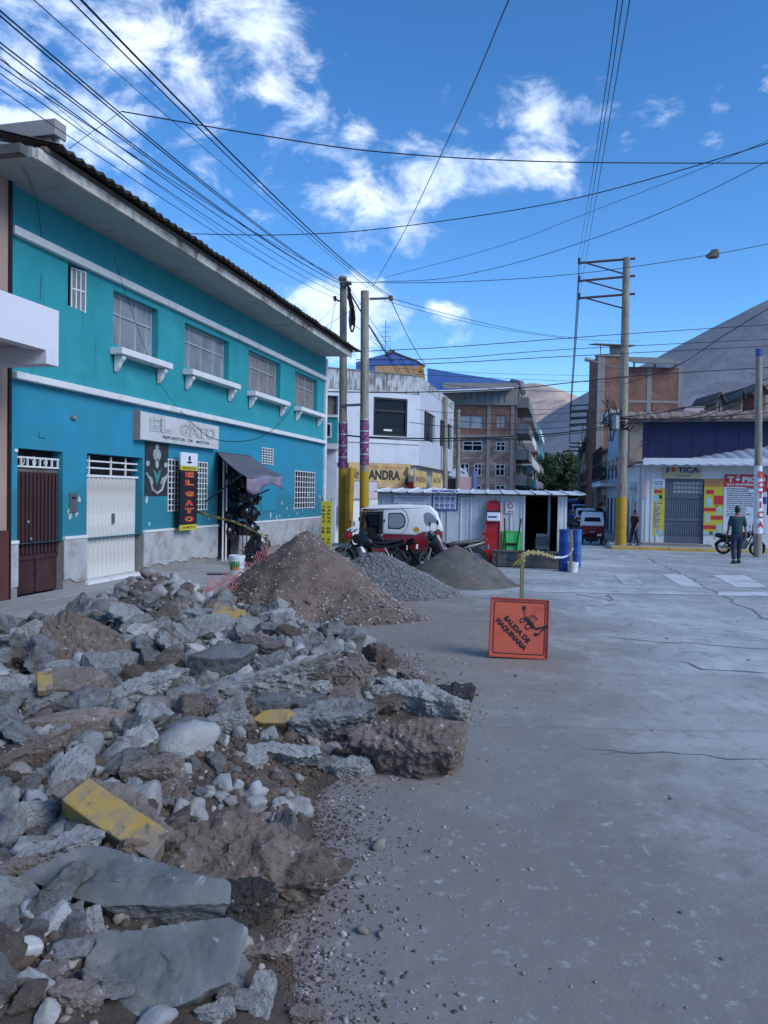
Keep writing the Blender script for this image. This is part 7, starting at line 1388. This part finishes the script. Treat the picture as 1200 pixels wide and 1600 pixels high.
# ================================================================ three-wheeled taxis
def mototaxi(loc, rz, label, scale=1.0):
    e = empty('three_wheeled_taxi', loc, rz, label, 'mototaxi'); e.scale = (scale,)*3; q = lambda x, y: ((560-x)/240, (800-y)/240)
    hw_ = .60
    def taper(me):
        for v_ in me.vertices: v_.co.y *= 1-.13*max(0, v_.co.z-.9)/.8
    def shell(poly, m, name, a=-hw_, b=hw_, bev=.06):
        g = MB(); g.prism([q(*p) for p in poly], a, b); o = g.build(name, m, e, bevel=bev, seg=3, smooth=True); taper(o.data); return o
    shell([(440, 584), (440, 440), (300, 438), (300, 428), (370, 402), (560, 393), (735, 396), (785, 442), (815, 520), (822, 560), (700, 566), (650, 586)], M_wht, 'hood')
    shell([(440, 584), (640, 586), (700, 568), (822, 562), (815, 640), (790, 690), (720, 690), (560, 700), (452, 720), (300, 700), (300, 690), (440, 690)], mat('taxi_maroon', (.16, .008, .016), .3, .25, 3, 0), 'lower_body', -.585, .585, .04)
    shell([(290, 560), (330, 560), (420, 600), (420, 690), (300, 690), (272, 640)], M_blackg, 'front_cowl', -.40, .40, .05)
    g = MB(); g.prism([q(*p) for p in [(335, 445), (437, 447), (437, 583), (330, 583)]], -.50, .50); o = g.build('cab_interior', M_dark, e); taper(o.data)
    # openings and glass set a hair proud of the skin, both sides
    for s_ in (-1, 1):
        def pane(poly, m, name, off, par=e):
            vs = []
            for p in poly:
                x, z = q(*p); y = (hw_+off)*(1-.13*max(0, z-.9)/.8); vs.append((x, s_*y, z)); 
            vi = [(x, y-s_*.02, z) for x, y, z in vs]; n = len(vs); g = MB(); g.add(vs+vi, [tuple(range(n)), tuple(range(2*n-1, n-1, -1))]+[(i, i+n, (i+1) % n+n, (i+1) % n) for i in range(n)]); return g.build(name, m, par)
        pane([(478, 448), (560, 444), (578, 462), (588, 495), (580, 530), (550, 548), (478, 546)], M_blackg, 'window_rubber', .004); pane([(484, 455), (556, 451), (571, 467), (580, 495), (573, 524), (547, 540), (484, 539)], M_glass, 'side_window', .009)
        pane([(698, 452), (715, 438), (742, 442), (770, 468), (790, 500), (788, 518), (765, 500), (720, 524), (705, 500)], M_glass, 'quarter_window', .006)
        pane([(325, 448), (436, 446), (440, 582), (420, 582), (421, 460), (338, 462), (320, 580), (305, 580)], M_black, 'cab_frame', -.02)
        pane([(340, 470), (360, 452), (420, 452), (420, 528), (365, 532)], M_dglass, 'cab_pane', -.05)
        g = MB(); p = [Vector((q(*t)[0], s_*(hw_+.008)*(1-.13*max(0, q(*t)[1]-.9)/.8), q(*t)[1])) for t in ((444, 570), (444, 425), (560, 418), (592, 440), (606, 490), (598, 540), (560, 580))]; g.tube(p, .006, 4); g.build('door_seam', mat('seam_grey', (.2, .22, .23), .6, .1, 3, 0), e)
        MB().lathe([(.001, 0), (.07, 0), (.07, .005), (.001, .006)], 16, rotm(R(90)*(-s_)*-1, 0, 0, (q(656, 548)[0], s_*(hw_-.003), q(656, 548)[1]))).build('round_badge', M_yellow, e)
        bx('door_latch', M_black, e, q(458, 0)[0], q(450, 0)[0], min(s_*.59, s_*.615), max(s_*.59, s_*.615), q(0, 505)[1], q(0, 488)[1])
        wheel(e, q(635, 0)[0], .21, .13, mat('hub_blue', (.02, .08, .16), .4, .2, 3, 0), y=s_*.48)
        MB().lathe([(.001, 0), (.05, 0), (.045, .02)], 12, rotm(0, R(-90), 0, (q(812, 0)[0], s_*.42, .62))).build('tail_light', mat('light_orange', (.6, .18, .06), .3, .1, 3, 0), e)
        g = MB(); vs = []
        for i in range(9):
            a = R(10+160*i/8); 
            for y in (.44, .62): vs.append((q(635, 0)[0]+.29*math.cos(a), s_*y, .23+.29*math.sin(a)))
        g.add(vs, [(2*i, 2*i+2, 2*i+3, 2*i+1) for i in range(8)]); o = g.build('mudguard', M_black, e, fix=False, smooth=True); o.modifiers.new('s', 'SOLIDIFY').thickness = .02
        bx('mirror', M_black, e, q(300, 0)[0], q(292, 0)[0], min(s_*.55, s_*.68), max(s_*.55, s_*.68), q(0, 500)[1], q(0, 478)[1])
    # windscreen, tail
    g = MB(); a, b = q(318, 445), q(296, 560); 
    g.add([(a[0], -.48, a[1]), (a[0], .48, a[1]), (b[0], .50, b[1]), (b[0], -.50, b[1])], [(0, 1, 2, 3)]); g.build('windscreen', M_dglass, e, fix=False)
    for s_ in (-1, 1): g = MB(); g.tube([(a[0], s_*.5, a[1]), (b[0], s_*.52, b[1])], .02, 5); g.build('windscreen_post', M_black, e)
    xr = [q(790, 455), q(808, 508)]; g = MB(); o1_ = .012; vs = [(xr[0][0]-o1_-.006, -.36, xr[0][1]), (xr[0][0]-o1_-.006, .36, xr[0][1]), (xr[1][0]-o1_, .42, xr[1][1]), (xr[1][0]-o1_, -.42, xr[1][1])]; g.add(vs+[(x+.03, y, z) for x, y, z in vs], [(0, 1, 2, 3), (0, 4, 5, 1), (1, 5, 6, 2), (2, 6, 7, 3), (3, 7, 4, 0)]); g.build('rear_window', M_dglass, e, fix=True)
    bx('rear_bumper', M_black, e, q(818, 0)[0]-.02, q(780, 0)[0], -.56, .56, .34, .46, bevel=.02); bx('number_plate', M_pwhite, e, q(822, 0)[0]-.01, q(815, 0)[0], -.46, -.24, .50, .60); bx('brand_badge', M_galv, e, q(824, 0)[0], q(815, 0)[0], -.12, .12, .68, .72)
    bx('chassis', M_black, e, q(780, 0)[0], q(320, 0)[0], -.3, .3, .2, .38); wheel(e, q(335, 0)[0], .24, .10); return e
p = pl(635, 20.4); mototaxi((PY(629, 800, 20.6).x, 20.6, gz(20.4)), R(180-4), 'white hooded maroon three-wheeled taxi parked side-on before the shed')
mototaxi((PY(933, 800, 39).x, 39.9, gz(40)), R(76), 'red and white three-wheeled taxi seen from behind at the street mouth')
# ================================================================ far cars
def car(loc, rz, label, m, suv=False, scale=1.0):
    e = empty('parked_car', loc, rz, label, 'car'); e.scale = (scale,)*3; h = 1.45 if not suv else 1.7
    g = MB(); g.prism([(2.1, .35), (2.15, .62), (1.9, .80), (1.05, .92), (-1.9, .95), (-2.1, .85), (-2.12, .35)], -.82, .82); g.build('body', m, e, bevel=.08, seg=2, smooth=True)
    g = MB(); g.prism([(1.05, .90), (.35, h-.04), (.1, h), (-1.3, h), (-1.55, h-.1), (-1.95, .92)], -.72, .72); g.build('cabin', m, e, bevel=.10, seg=2, smooth=True)
    g = MB(); g.prism([(-1.50, h-.16), (-1.53, h-.16), (-1.90, 1.0), (-1.86, 1.0)], -.60, .60); g.build('rear_window', M_dglass, e, fix=True); o = e.children[-1]; o.location.x = -.05; o.location.z = .03
    g = MB(); g.prism([(.92, .95), (.33, h-.10), (.36, h-.10), (.96, .95)], -.6, .6); g.build('windscreen', M_dglass, e).location.x = .06
    for s_ in (-1, 1):
        bx('side_window', M_dglass, e, -1.4, .35, s_*.735-.01, s_*.735+.01, .98, h-.14); bx('tail_light', M_red, e, -2.14, -2.08, s_*.65-.12, s_*.65+.12, .72, .88)
        for x in (1.3, -1.3): wheel(e, x, .31, .18, y=s_*.74, spokes=False)
    bx('number_plate', M_pwhite, e, -2.15, -2.13, -.2, .2, .5, .62); return e
car(pl(917, 53), R(76), 'small white estate car parked beyond the red and white three-wheeler', M_wht)
car(pl(907, 64), R(77), 'silver car with rounded roof farther up the street', mat('silver_paint', (.35, .38, .42), .3, .05, 3, 0, metal=.4)); car(pl(899, 74), R(77), 'dark car farthest up the street', M_blackg, True); car(pl(889, 66), R(80), 'dark blue pickup showing beside the shed corner with a lit red tail light', M_blue, True)
# ================================================================ people
def skinned(name, verts, edges, radii, m, parent, sub=2, root=0):
    me = bpy.data.meshes.new(name+'_src'); me.from_pydata(verts, edges, []); o = bpy.data.objects.new(name, me); C.objects.link(o)
    md = o.modifiers.new('skin', 'SKIN'); md.use_smooth_shade = True
    if not me.skin_vertices: me.attributes  # layer is made by the modifier
    lay = me.skin_vertices[0] if me.skin_vertices else None
    if lay is None:
        bm = bmesh.new(); bm.from_mesh(me); bm.verts.layers.skin.verify(); bm.to_mesh(me); bm.free(); lay = me.skin_vertices[0]
    for i, v_ in enumerate(lay.data):
        rr_ = radii[i]; v_.radius = rr_ if isinstance(rr_, tuple) else (rr_, rr_); v_.use_root = (i == root)
    s_ = o.modifiers.new('sub', 'SUBSURF'); s_.levels = sub; s_.render_levels = sub
    dg = bpy.context.evaluated_depsgraph_get(); dg.update(); m2 = bpy.data.meshes.new_from_object(o.evaluated_get(dg)); bpy.data.objects.remove(o); m2.materials.clear(); m2.materials.append(m); m2.polygons.foreach_set('use_smooth', [True]*len(m2.polygons)); return link(name, m2, parent)
M_skin = mat('skin', (.22, .11, .07), .6, .08, 6, 0); M_hair = mat('black_hair', (.008, .007, .007), .7, .3, 12, .3, 60)
def person(loc, rz, label, top, trousers, h=1.7, stride=.16, arm=(.06, .02), shoes=M_black, long_hair=False):
    """faces local -y ... rz turns it; x is to the figure's side"""
    e = empty('person', loc, rz, label, 'person'); k = h/1.7; e.scale = (k,)*3; s = stride
    # body: pelvis, spine, neck, head, arms, legs
    V = [(0, 0, .92), (0, .01, 1.10), (0, .01, 1.30), (0, .02, 1.43), (0, 0, 1.50), (0, -.01, 1.58), (0, -.01, 1.66)]; E = [(i, i+1) for i in range(6)]; Rd = [(.13, .10), (.12, .095), (.14, .10), (.09, .07), .048, (.070, .085), (.055, .065)]
    def chain(par, pts, rs_):
        i0 = par
        for p, r_ in zip(pts, rs_): V.append(p); Rd.append(r_); E.append((i0, len(V)-1)); i0 = len(V)-1
        return i0
    hands = []
    for sd, sw_ in ((-1, arm[0]), (1, -arm[0])):
        last = chain(3, [(sd*.17, .01, 1.40), (sd*.23, .02+sw_*.3, 1.13), (sd*.245, -.03+sw_*1.3, .90), (sd*.24, -.045+sw_*1.5, .83), (sd*.24, -.05+sw_*1.6, .77)], [.055, .044, .032, (.018, .036), (.014, .034)]); hands.append(V[last])
        for f_i in range(4): chain(last, [(sd*.238, -.075+sw_*1.6+f_i*.018, .745-.004*(f_i % 2)), (sd*.228, -.078+sw_*1.6+f_i*.018, .715)], [.009, .008])
        chain(last-1, [(sd*.225, -.085+sw_*1.5, .80), (sd*.22, -.095+sw_*1.5, .775)], [.010, .009])
    for sd, ft in ((-1, -s), (1, s)):
        chain(0, [(sd*.09, 0, .86), (sd*.10, ft*.35-.03, .48), (sd*.105, ft, .10), (sd*.11, ft-.02, .045), (sd*.12, ft-.15, .03)], [.085, .058, .04, .04, (.04, .028)])
    skinned('body', V, E, Rd, M_skin, e)
    # clothes
    Vt = [(0, 0, .86), (0, .01, 1.08), (0, .01, 1.30), (0, .02, 1.42)]; Et = [(0, 1), (1, 2), (2, 3)]; Rt_ = [(.20, .15), (.175, .135), (.185, .135), (.12, .09)]
    for sd, sw_ in ((-1, arm[0]), (1, -arm[0])):
        b = len(Vt); Vt += [(sd*.17, .01, 1.40), (sd*.215, .02+sw_*.2, 1.22), (sd*.232, .02+sw_*.4, 1.12)]; Et += [(3, b), (b, b+1), (b+1, b+2)]; Rt_ += [.080, .066, .060]
    skinned('shirt', Vt, Et, Rt_, top, e)
    Vp = [(0, 0, 1.02), (0, 0, .86)]; Ep = [(0, 1)]; Rp = [(.155, .12), (.16, .125)]
    for sd, ft in ((-1, -s), (1, s)):
        b = len(Vp); Vp += [(sd*.095, 0, .78), (sd*.10, ft*.35-.03, .48), (sd*.105, ft, .12)]; Ep += [(1, b), (b, b+1), (b+1, b+2)]; Rp += [.10, .078, .066]
    skinned('trousers', Vp, Ep, Rp, trousers, e)
    for sd, ft in ((-1, -s), (1, s)): g = MB(); g.prism([(ft+.07, 0), (ft-.17, 0), (ft-.19, .03), (ft-.10, .075), (ft+.02, .11), (ft+.075, .09)], sd*.11-.045, sd*.11+.045, ax='x'); g.build('shoe', shoes, e, bevel=.015)
    P, Fc = rock_verts(3, (.165, .20, .17), 5, slabby=False, rough=.02, fine=.01, sharp=4); me = bpy.data.meshes.new('hair'); me.from_pydata([(x, y+.012, z+1.645) for x, y, z in P.tolist()], [], Fc); link('hair', me, e, M_hair)
    if long_hair: bx('hair_length', M_hair, e, -.07, .07, .04, .10, 1.35, 1.64, bevel=.03)
    g = MB(); g.prism([(-.095, 1.60), (-.125, 1.575), (-.095, 1.565)], -.012, .012, ax='x'); g.build('nose', M_skin, e)
    for sd in (-1, 1): g = MB(); g.lathe([(.004, -.01), (.022, 0), (.004, .01)], 8, rotm(0, R(90), 0, (sd*.082, .0, 1.60))); g.build('ear', M_skin, e)
    for sd in (-1, 1): g = MB(); g.lathe([(.002, 0), (.011, .002), (.002, .006)], 8, rotm(R(90), 0, 0, (sd*.03, -.09, 1.615))); g.build('eye', M_ink, e)
    bx('mouth', mat('lip', (.2, .06, .05), .6, .1, 5, 0), e, -.022, .022, -.098, -.088, 1.548, 1.556)
    return e
p = G(1150, 880.5); person((p.x, p.y, gz(p.y)), R(172), 'man walking away in a dark teal shirt and dark blue trousers', mat('teal_shirt', (.012, .045, .065), .8, .2, 3, .2, 12), mat('blue_trousers', (.012, .022, .060), .85, .2, 3, .2, 12), 1.78, .13, (.07, 0))
person(pl(992, 34.9)[:2]+(zP,), R(-60), 'person in dark clothes standing on the pavement behind the thick pole', mat('dark_top', (.03, .012, .014), .85, .2, 3, 0), mat('dark_trousers', (.012, .014, .03), .85, .2, 3, 0), 1.58, .15, (.10, 0), long_hair=True)
person(pl(940, 52)[:2]+(gz(52)+.15,), R(160), 'distant person in a white top beyond the red and white three-wheeler', M_pwhite, MATS['dark_trousers'], 1.7, .1); person(pl(936, 50)[:2]+(gz(50)+.15,), R(190), 'distant person all in black beyond the red and white three-wheeler', M_black, M_black, 1.7, .12)
# ================================================================ overhead cables
def cable(P, r, label, group=None, n=16, parent=None):
    """P: world points; three or more are joined by a smooth sagging line"""
    P = [Vector(p) for p in P]; out = []
    if len(P) == 2: P = [P[0], (P[0]+P[1])/2-Vector((0, 0, (P[0]-P[1]).length*.012)), P[1]]
    if len(P) == 3:
        for i in range(n+1):
            t = i/n; a, b, c = P; out.append(a*((1-t)*(1-2*t))+b*(4*t*(1-t))+c*(t*(2*t-1)))
    else:
        for k in range(len(P)-1):
            p0, p1, p2, p3 = P[max(k-1, 0)], P[k], P[k+1], P[min(k+2, len(P)-1)]
            for i in range(6): t = i/6; out.append(.5*((2*p1)+(-p0+p2)*t+(2*p0-5*p1+4*p2-p3)*t*t+(-p0+3*p1-3*p2+p3)*t**3))
        out.append(P[-1])
    base = out[0].copy(); mb = MB(); mb.tube([p-base for p in out], r*(.72 if min(q.y for q in out) < 14 else .85), 4, cap=False); o = mb.build('overhead_cable', M_wire, fix=False, smooth=True); o.location = base; return tag(o, label, 'cable', group)
def C3(pts, Ys, r, label, group=None): return cable([PY(px, py, Y) for (px, py), Y in zip(pts, Ys)], r, label, group)
def line(pa, Ya, pb, Yb, r, label, group=None, mid=None, bow=0):
    """two anchored ends; the middle point hangs where the picture shows it, at the depth of the straight span"""
    A, B = PY(*pa, Ya), PY(*pb, Yb); M_ = (A+B)/2
    if mid: d = rdir(*mid); t = (M_.y)/d.y; Mp = CAM+d*t; A2 = [A, Mp, B]
    else: A2 = [A, M_-Vector((0, 0, (A-B).length*.010+bow)), B]
    return cable(A2, r, label, group)
g1_ = 'cables running from the left pole over the camera to the upper left'
EX = lambda px, py, f=1.0: (px, py)
# bundle to the left pole (ends near the pole head, starts past the upper left corner)
_o = ['highest', 'second highest', 'third highest', 'fourth highest', 'fifth highest', 'sixth highest', 'seventh highest', 'lowest']
for _i, (a, b, Ya, r) in enumerate(sorted([((-60, -35), (530, 437), 9.0, .014), ((-60, -26), (532, 440), 9.1, .014), ((-60, 20), (531, 443), 9.4, .013), ((-60, 28), (528, 441), 9.5, .011), ((-60, 48), (533, 452), 9.8, .011), ((-60, 72), (536, 463), 10.2, .009), ((-60, 98), (524, 466), 10.6, .009), ((-60, 62), (543, 438), 10.0, .009)], key=lambda t: t[0][1])):
    line(a, Ya*.72, b, 26.9, r, _o[_i]+' at the left edge of the eight cables sweeping down to the left pole', g1_)
line((20, -30), 6.2, (575, 450), 26.5, .010, 'thin cable from the upper left edge to the top of the pair of poles', mid=(300, 215))
line((70, -40), 5.6, (611, 466), 26.6, .012, 'thinner cable from the top edge to the side arm of the right pole')
line((93, -35), 5.6, (611, 463), 26.6, .018, 'thickest cable from the top edge to the side arm of the right pole')
line((-40, 48), 7, (430, 420), 21, .007, 'thin cable ending on the blue roof edge halfway along', mid=(200, 255))
# crossing lines
P_a = PY(108, 232, 12.1); cable([P_a, PY(150, 202, 13), PY(190, 174, 14)], .008, 'short drop line from the blue eave up to the crossing cable')
cable([PY(190, 174, 14), PY(400, 210, 14.5), PY(600, 238, 15), PY(870, 253, 16), PY(1260, 255, 17)], .014, 'cable crossing the whole sky from above the blue roof to the right edge')
cable([PY(288, 365, 17), PY(440, 367, 16.5), PY(600, 357, 16), PY(850, 320, 15), PY(1050, 270, 14), PY(1280, 198, 13)], .013, 'lower crossing cable rising from the blue eave to the right edge')
cable([PY(820, -40, 8), PY(795, 0, 9), PY(740, 130, 12), PY(690, 240, 16), PY(630, 365, 21), PY(583, 447, 26.6)], .013, 'single cable dropping from the top centre to the right pole of the pair')
cable([PY(600, 434, 27), PY(780, 385, 25), PY(920, 332, 22), PY(1100, 262, 19), PY(1280, 185, 17)], .008, 'faint thin cable rising to the right edge below the crossing cables')
cable([PY(590, 440, 27), PY(700, 434, 26), PY(850, 398, 24), PY(1050, 325, 21), PY(1280, 210, 18)], .011, 'sagging cable from the pair of poles up to the right edge')
cable([PY(545, 441, 27), PY(700, 441, 27), PY(900, 428, 27), PY(1117, 397, 27), PY(1280, 364, 27)], .013, 'almost level cable passing the tall right pole with a rag on it')
rg = rock_mesh('rag', 2, (.42, .2, .26), 9, M_cdark, slabby=False, rough=.2, fine=.1); o = link('tangled_rag', rg); o.location = PY(1116, 398, 27); tag(o, 'dark tangled rag caught on the level cable near the right edge', 'rag')
for i, (xa, xb) in enumerate(((965, 904), (973, 905), (984, 906))):
    cable([PY(xa+8, -60, 5.5), PY(xa, 0, 6.2), PY((xa+xb)/2-3+i, 235, 11), PY(xb, 403+i*28, 35)], .0065, ('left', 'middle', 'right')[i]+' one of the three steep cables dropping to the long arms of the tall pole')
for i in range(3): line((905, 409+i*28), 35, (891, 634+i*10), 60, .02, ('upper', 'middle', 'lower')[i]+' line from the long arms down to the distant ladder-armed pole')
# pair of poles towards the white building and beyond
g2_ = 'cables fanning from the pair of poles down to the white corner building'
for (a, b, Yb, r) in [((545, 452), (612, 565), 33, .018), ((545, 455), (640, 610), 36, .018), ((548, 462), (668, 640), 38, .014), ((548, 500), (600, 548), 31, .01), ((545, 448), (690, 652), 40, .012), ((549, 505), (636, 560), 33, .01)]:
    line(a, 26.8, b, Yb, r, 'one of the cables fanning down from the left pole past the white corner building', g2_)
line((611, 468), 26.6, (665, 570), 36, .018, 'cable from the side arm down to the blue gable roof', bow=.1); line((611, 466), 26.6, (900, 528), 46, .012, 'long thin cable from the side arm toward the brick block')
line((640, 560), 33, (660, 620), 31.5, .012, 'cable passing down the front of the white corner building'); line((622, 552), 33, (706, 690), 40, .02, 'cable down the side of the white corner building')
cable([PY(576, 466, 26.6), PY(555, 480, 26.8), PY(470, 535, 26.5)], .008, 'thin stay between the right pole of the pair and the blue roof'); line((524, 470), 27, (508, 560), 26.3, .008, 'drop wire from the left pole to the corner of the blue house'); line((530, 470), 27, (480, 520), 24.8, .007, 'fine wire from the left pole to the eave tip')
cable([PY(355, 760, 17), PY(420, 640, 24), PY(522, 490, 26.8)], .006, 'thin wire climbing past the awning toward the left pole') if False else None
cable([FP(280, 640, .12), FP(330, 684, .3), FP(390, 688, .35), FP(430, 668, .3), FP(462, 630, .12)], .010, 'slack wire drooping below the white band to the right of the shop sign')
cable([FP(178, 400, .15), FP(200, 470, .15), FP(245, 590, .12), FP(281, 641, .12)], .008, 'wire running down the upper wall across the first large window'); cable([FP(24, 250, .9), FP(60, 330, .1), FP(63, 470, .06)], .006, 'dark wire down the upper wall near the left corner'); cable([FP(14, 300, .06), FP(16, 400, .06), FP(13, 460, .06)], .008, 'dark cable beside the left edge of the blue wall')
cable([FP(243, 361, 1.02), FP(272, 395, .5), FP(290, 420, .1)], .008, 'wire slung under the eave in the middle of the roof'); cable([FP(350, 500, .7), FP(430, 508, .9), FP(470, 500, 1.0)], .006, 'loose wire hanging below the far part of the eave')
# level bundles across the middle distance to the right-hand poles
g3_ = 'bundles of level cables crossing the middle of the view'
for i, (pts, Ys, r) in enumerate([([(486, 552), (568, 549), (720, 541), (960, 523), (1270, 503)], (28, 29, 31, 34, 38), .018), ([(556, 562), (700, 560), (900, 545), (1270, 527)], (28, 30, 33, 38), .016), ([(560, 572), (700, 567), (900, 556), (1270, 537)], (28, 30, 33, 38), .018), ([(512, 612), (640, 613), (800, 607), (900, 597), (1010, 586), (1270, 570)], (27, 29, 32, 34, 35, 37), .024), ([(540, 680), (580, 683), (700, 685), (860, 678), (970, 664), (1060, 655), (1270, 640)], (27, 27, 30, 33, 34.8, 35, 36), .03), ([(575, 684), (700, 689), (860, 681), (968, 668)], (27, 30, 33, 34.8), .022),
        ([(640, 660), (760, 672), (880, 668), (965, 655)], (30, 32, 34, 34.8), .016), ([(650, 640), (800, 648), (965, 640)], (30, 33, 34.8), .012), ([(970, 652), (1060, 640), (1150, 612), (1270, 560)], (34.8, 33, 31, 29), .022), ([(970, 655), (1080, 650), (1180, 610), (1270, 572)], (34.8, 33, 31, 29), .022), ([(968, 660), (1060, 662), (1180, 622), (1270, 590)], (34.8, 33, 31, 29), .014), ([(1000, 690), (1100, 662), (1270, 606)], (34.8, 32, 29), .018),
        ([(1000, 696), (1100, 676), (1186, 664), (1270, 660)], (34.8, 32, 29, 28), .014), ([(975, 600), (1060, 570), (1130, 525), (1270, 440)], (35, 30, 26, 21), .02), ([(650, 585), (800, 592), (960, 598)], (30, 33, 35), .01), ([(690, 600), (820, 610), (960, 612)], (36, 38, 40), .012), ([(700, 630), (820, 640), (900, 636)], (38, 44, 50), .014), ([(700, 655), (800, 662), (905, 655)], (38, 44, 52), .016), ([(620, 575), (760, 583), (930, 587)], (30, 34, 40), .009), ([(600, 470), (760, 510), (900, 530), (1000, 533)], (27, 33, 40, 44), .01)]):
    nm_ = 'level with '+('the blue eave', 'the stained parapet', 'the orange roof room', 'the dark upper window', 'the purple posters')[min(4, max(0, int((pts[0][1]-540)/28)))]
    _w = ('thick', 'medium', 'thin')[0 if r > .017 else 1 if r > .0125 else 2]; _e = ('ending at the right edge' if pts[-1][0] > 1200 else 'ending at the thick pole' if pts[-1][0] > 930 else 'ending at the distant poles')
    cable([PY(*p, Y) for p, Y in zip(pts, Ys)], r, (_w+' cable '+nm_+' '+_e if pts[0][0] < 900 else _w+' cable from the thick pole, rising to the right edge at '+('hill', 'tower', 'rooftop')[0 if pts[-1][1] < 500 else 1 if pts[-1][1] < 575 else 2]+' height'), g3_ if pts[0][0] < 900 else 'cables spreading from the thick pole to the right edge')
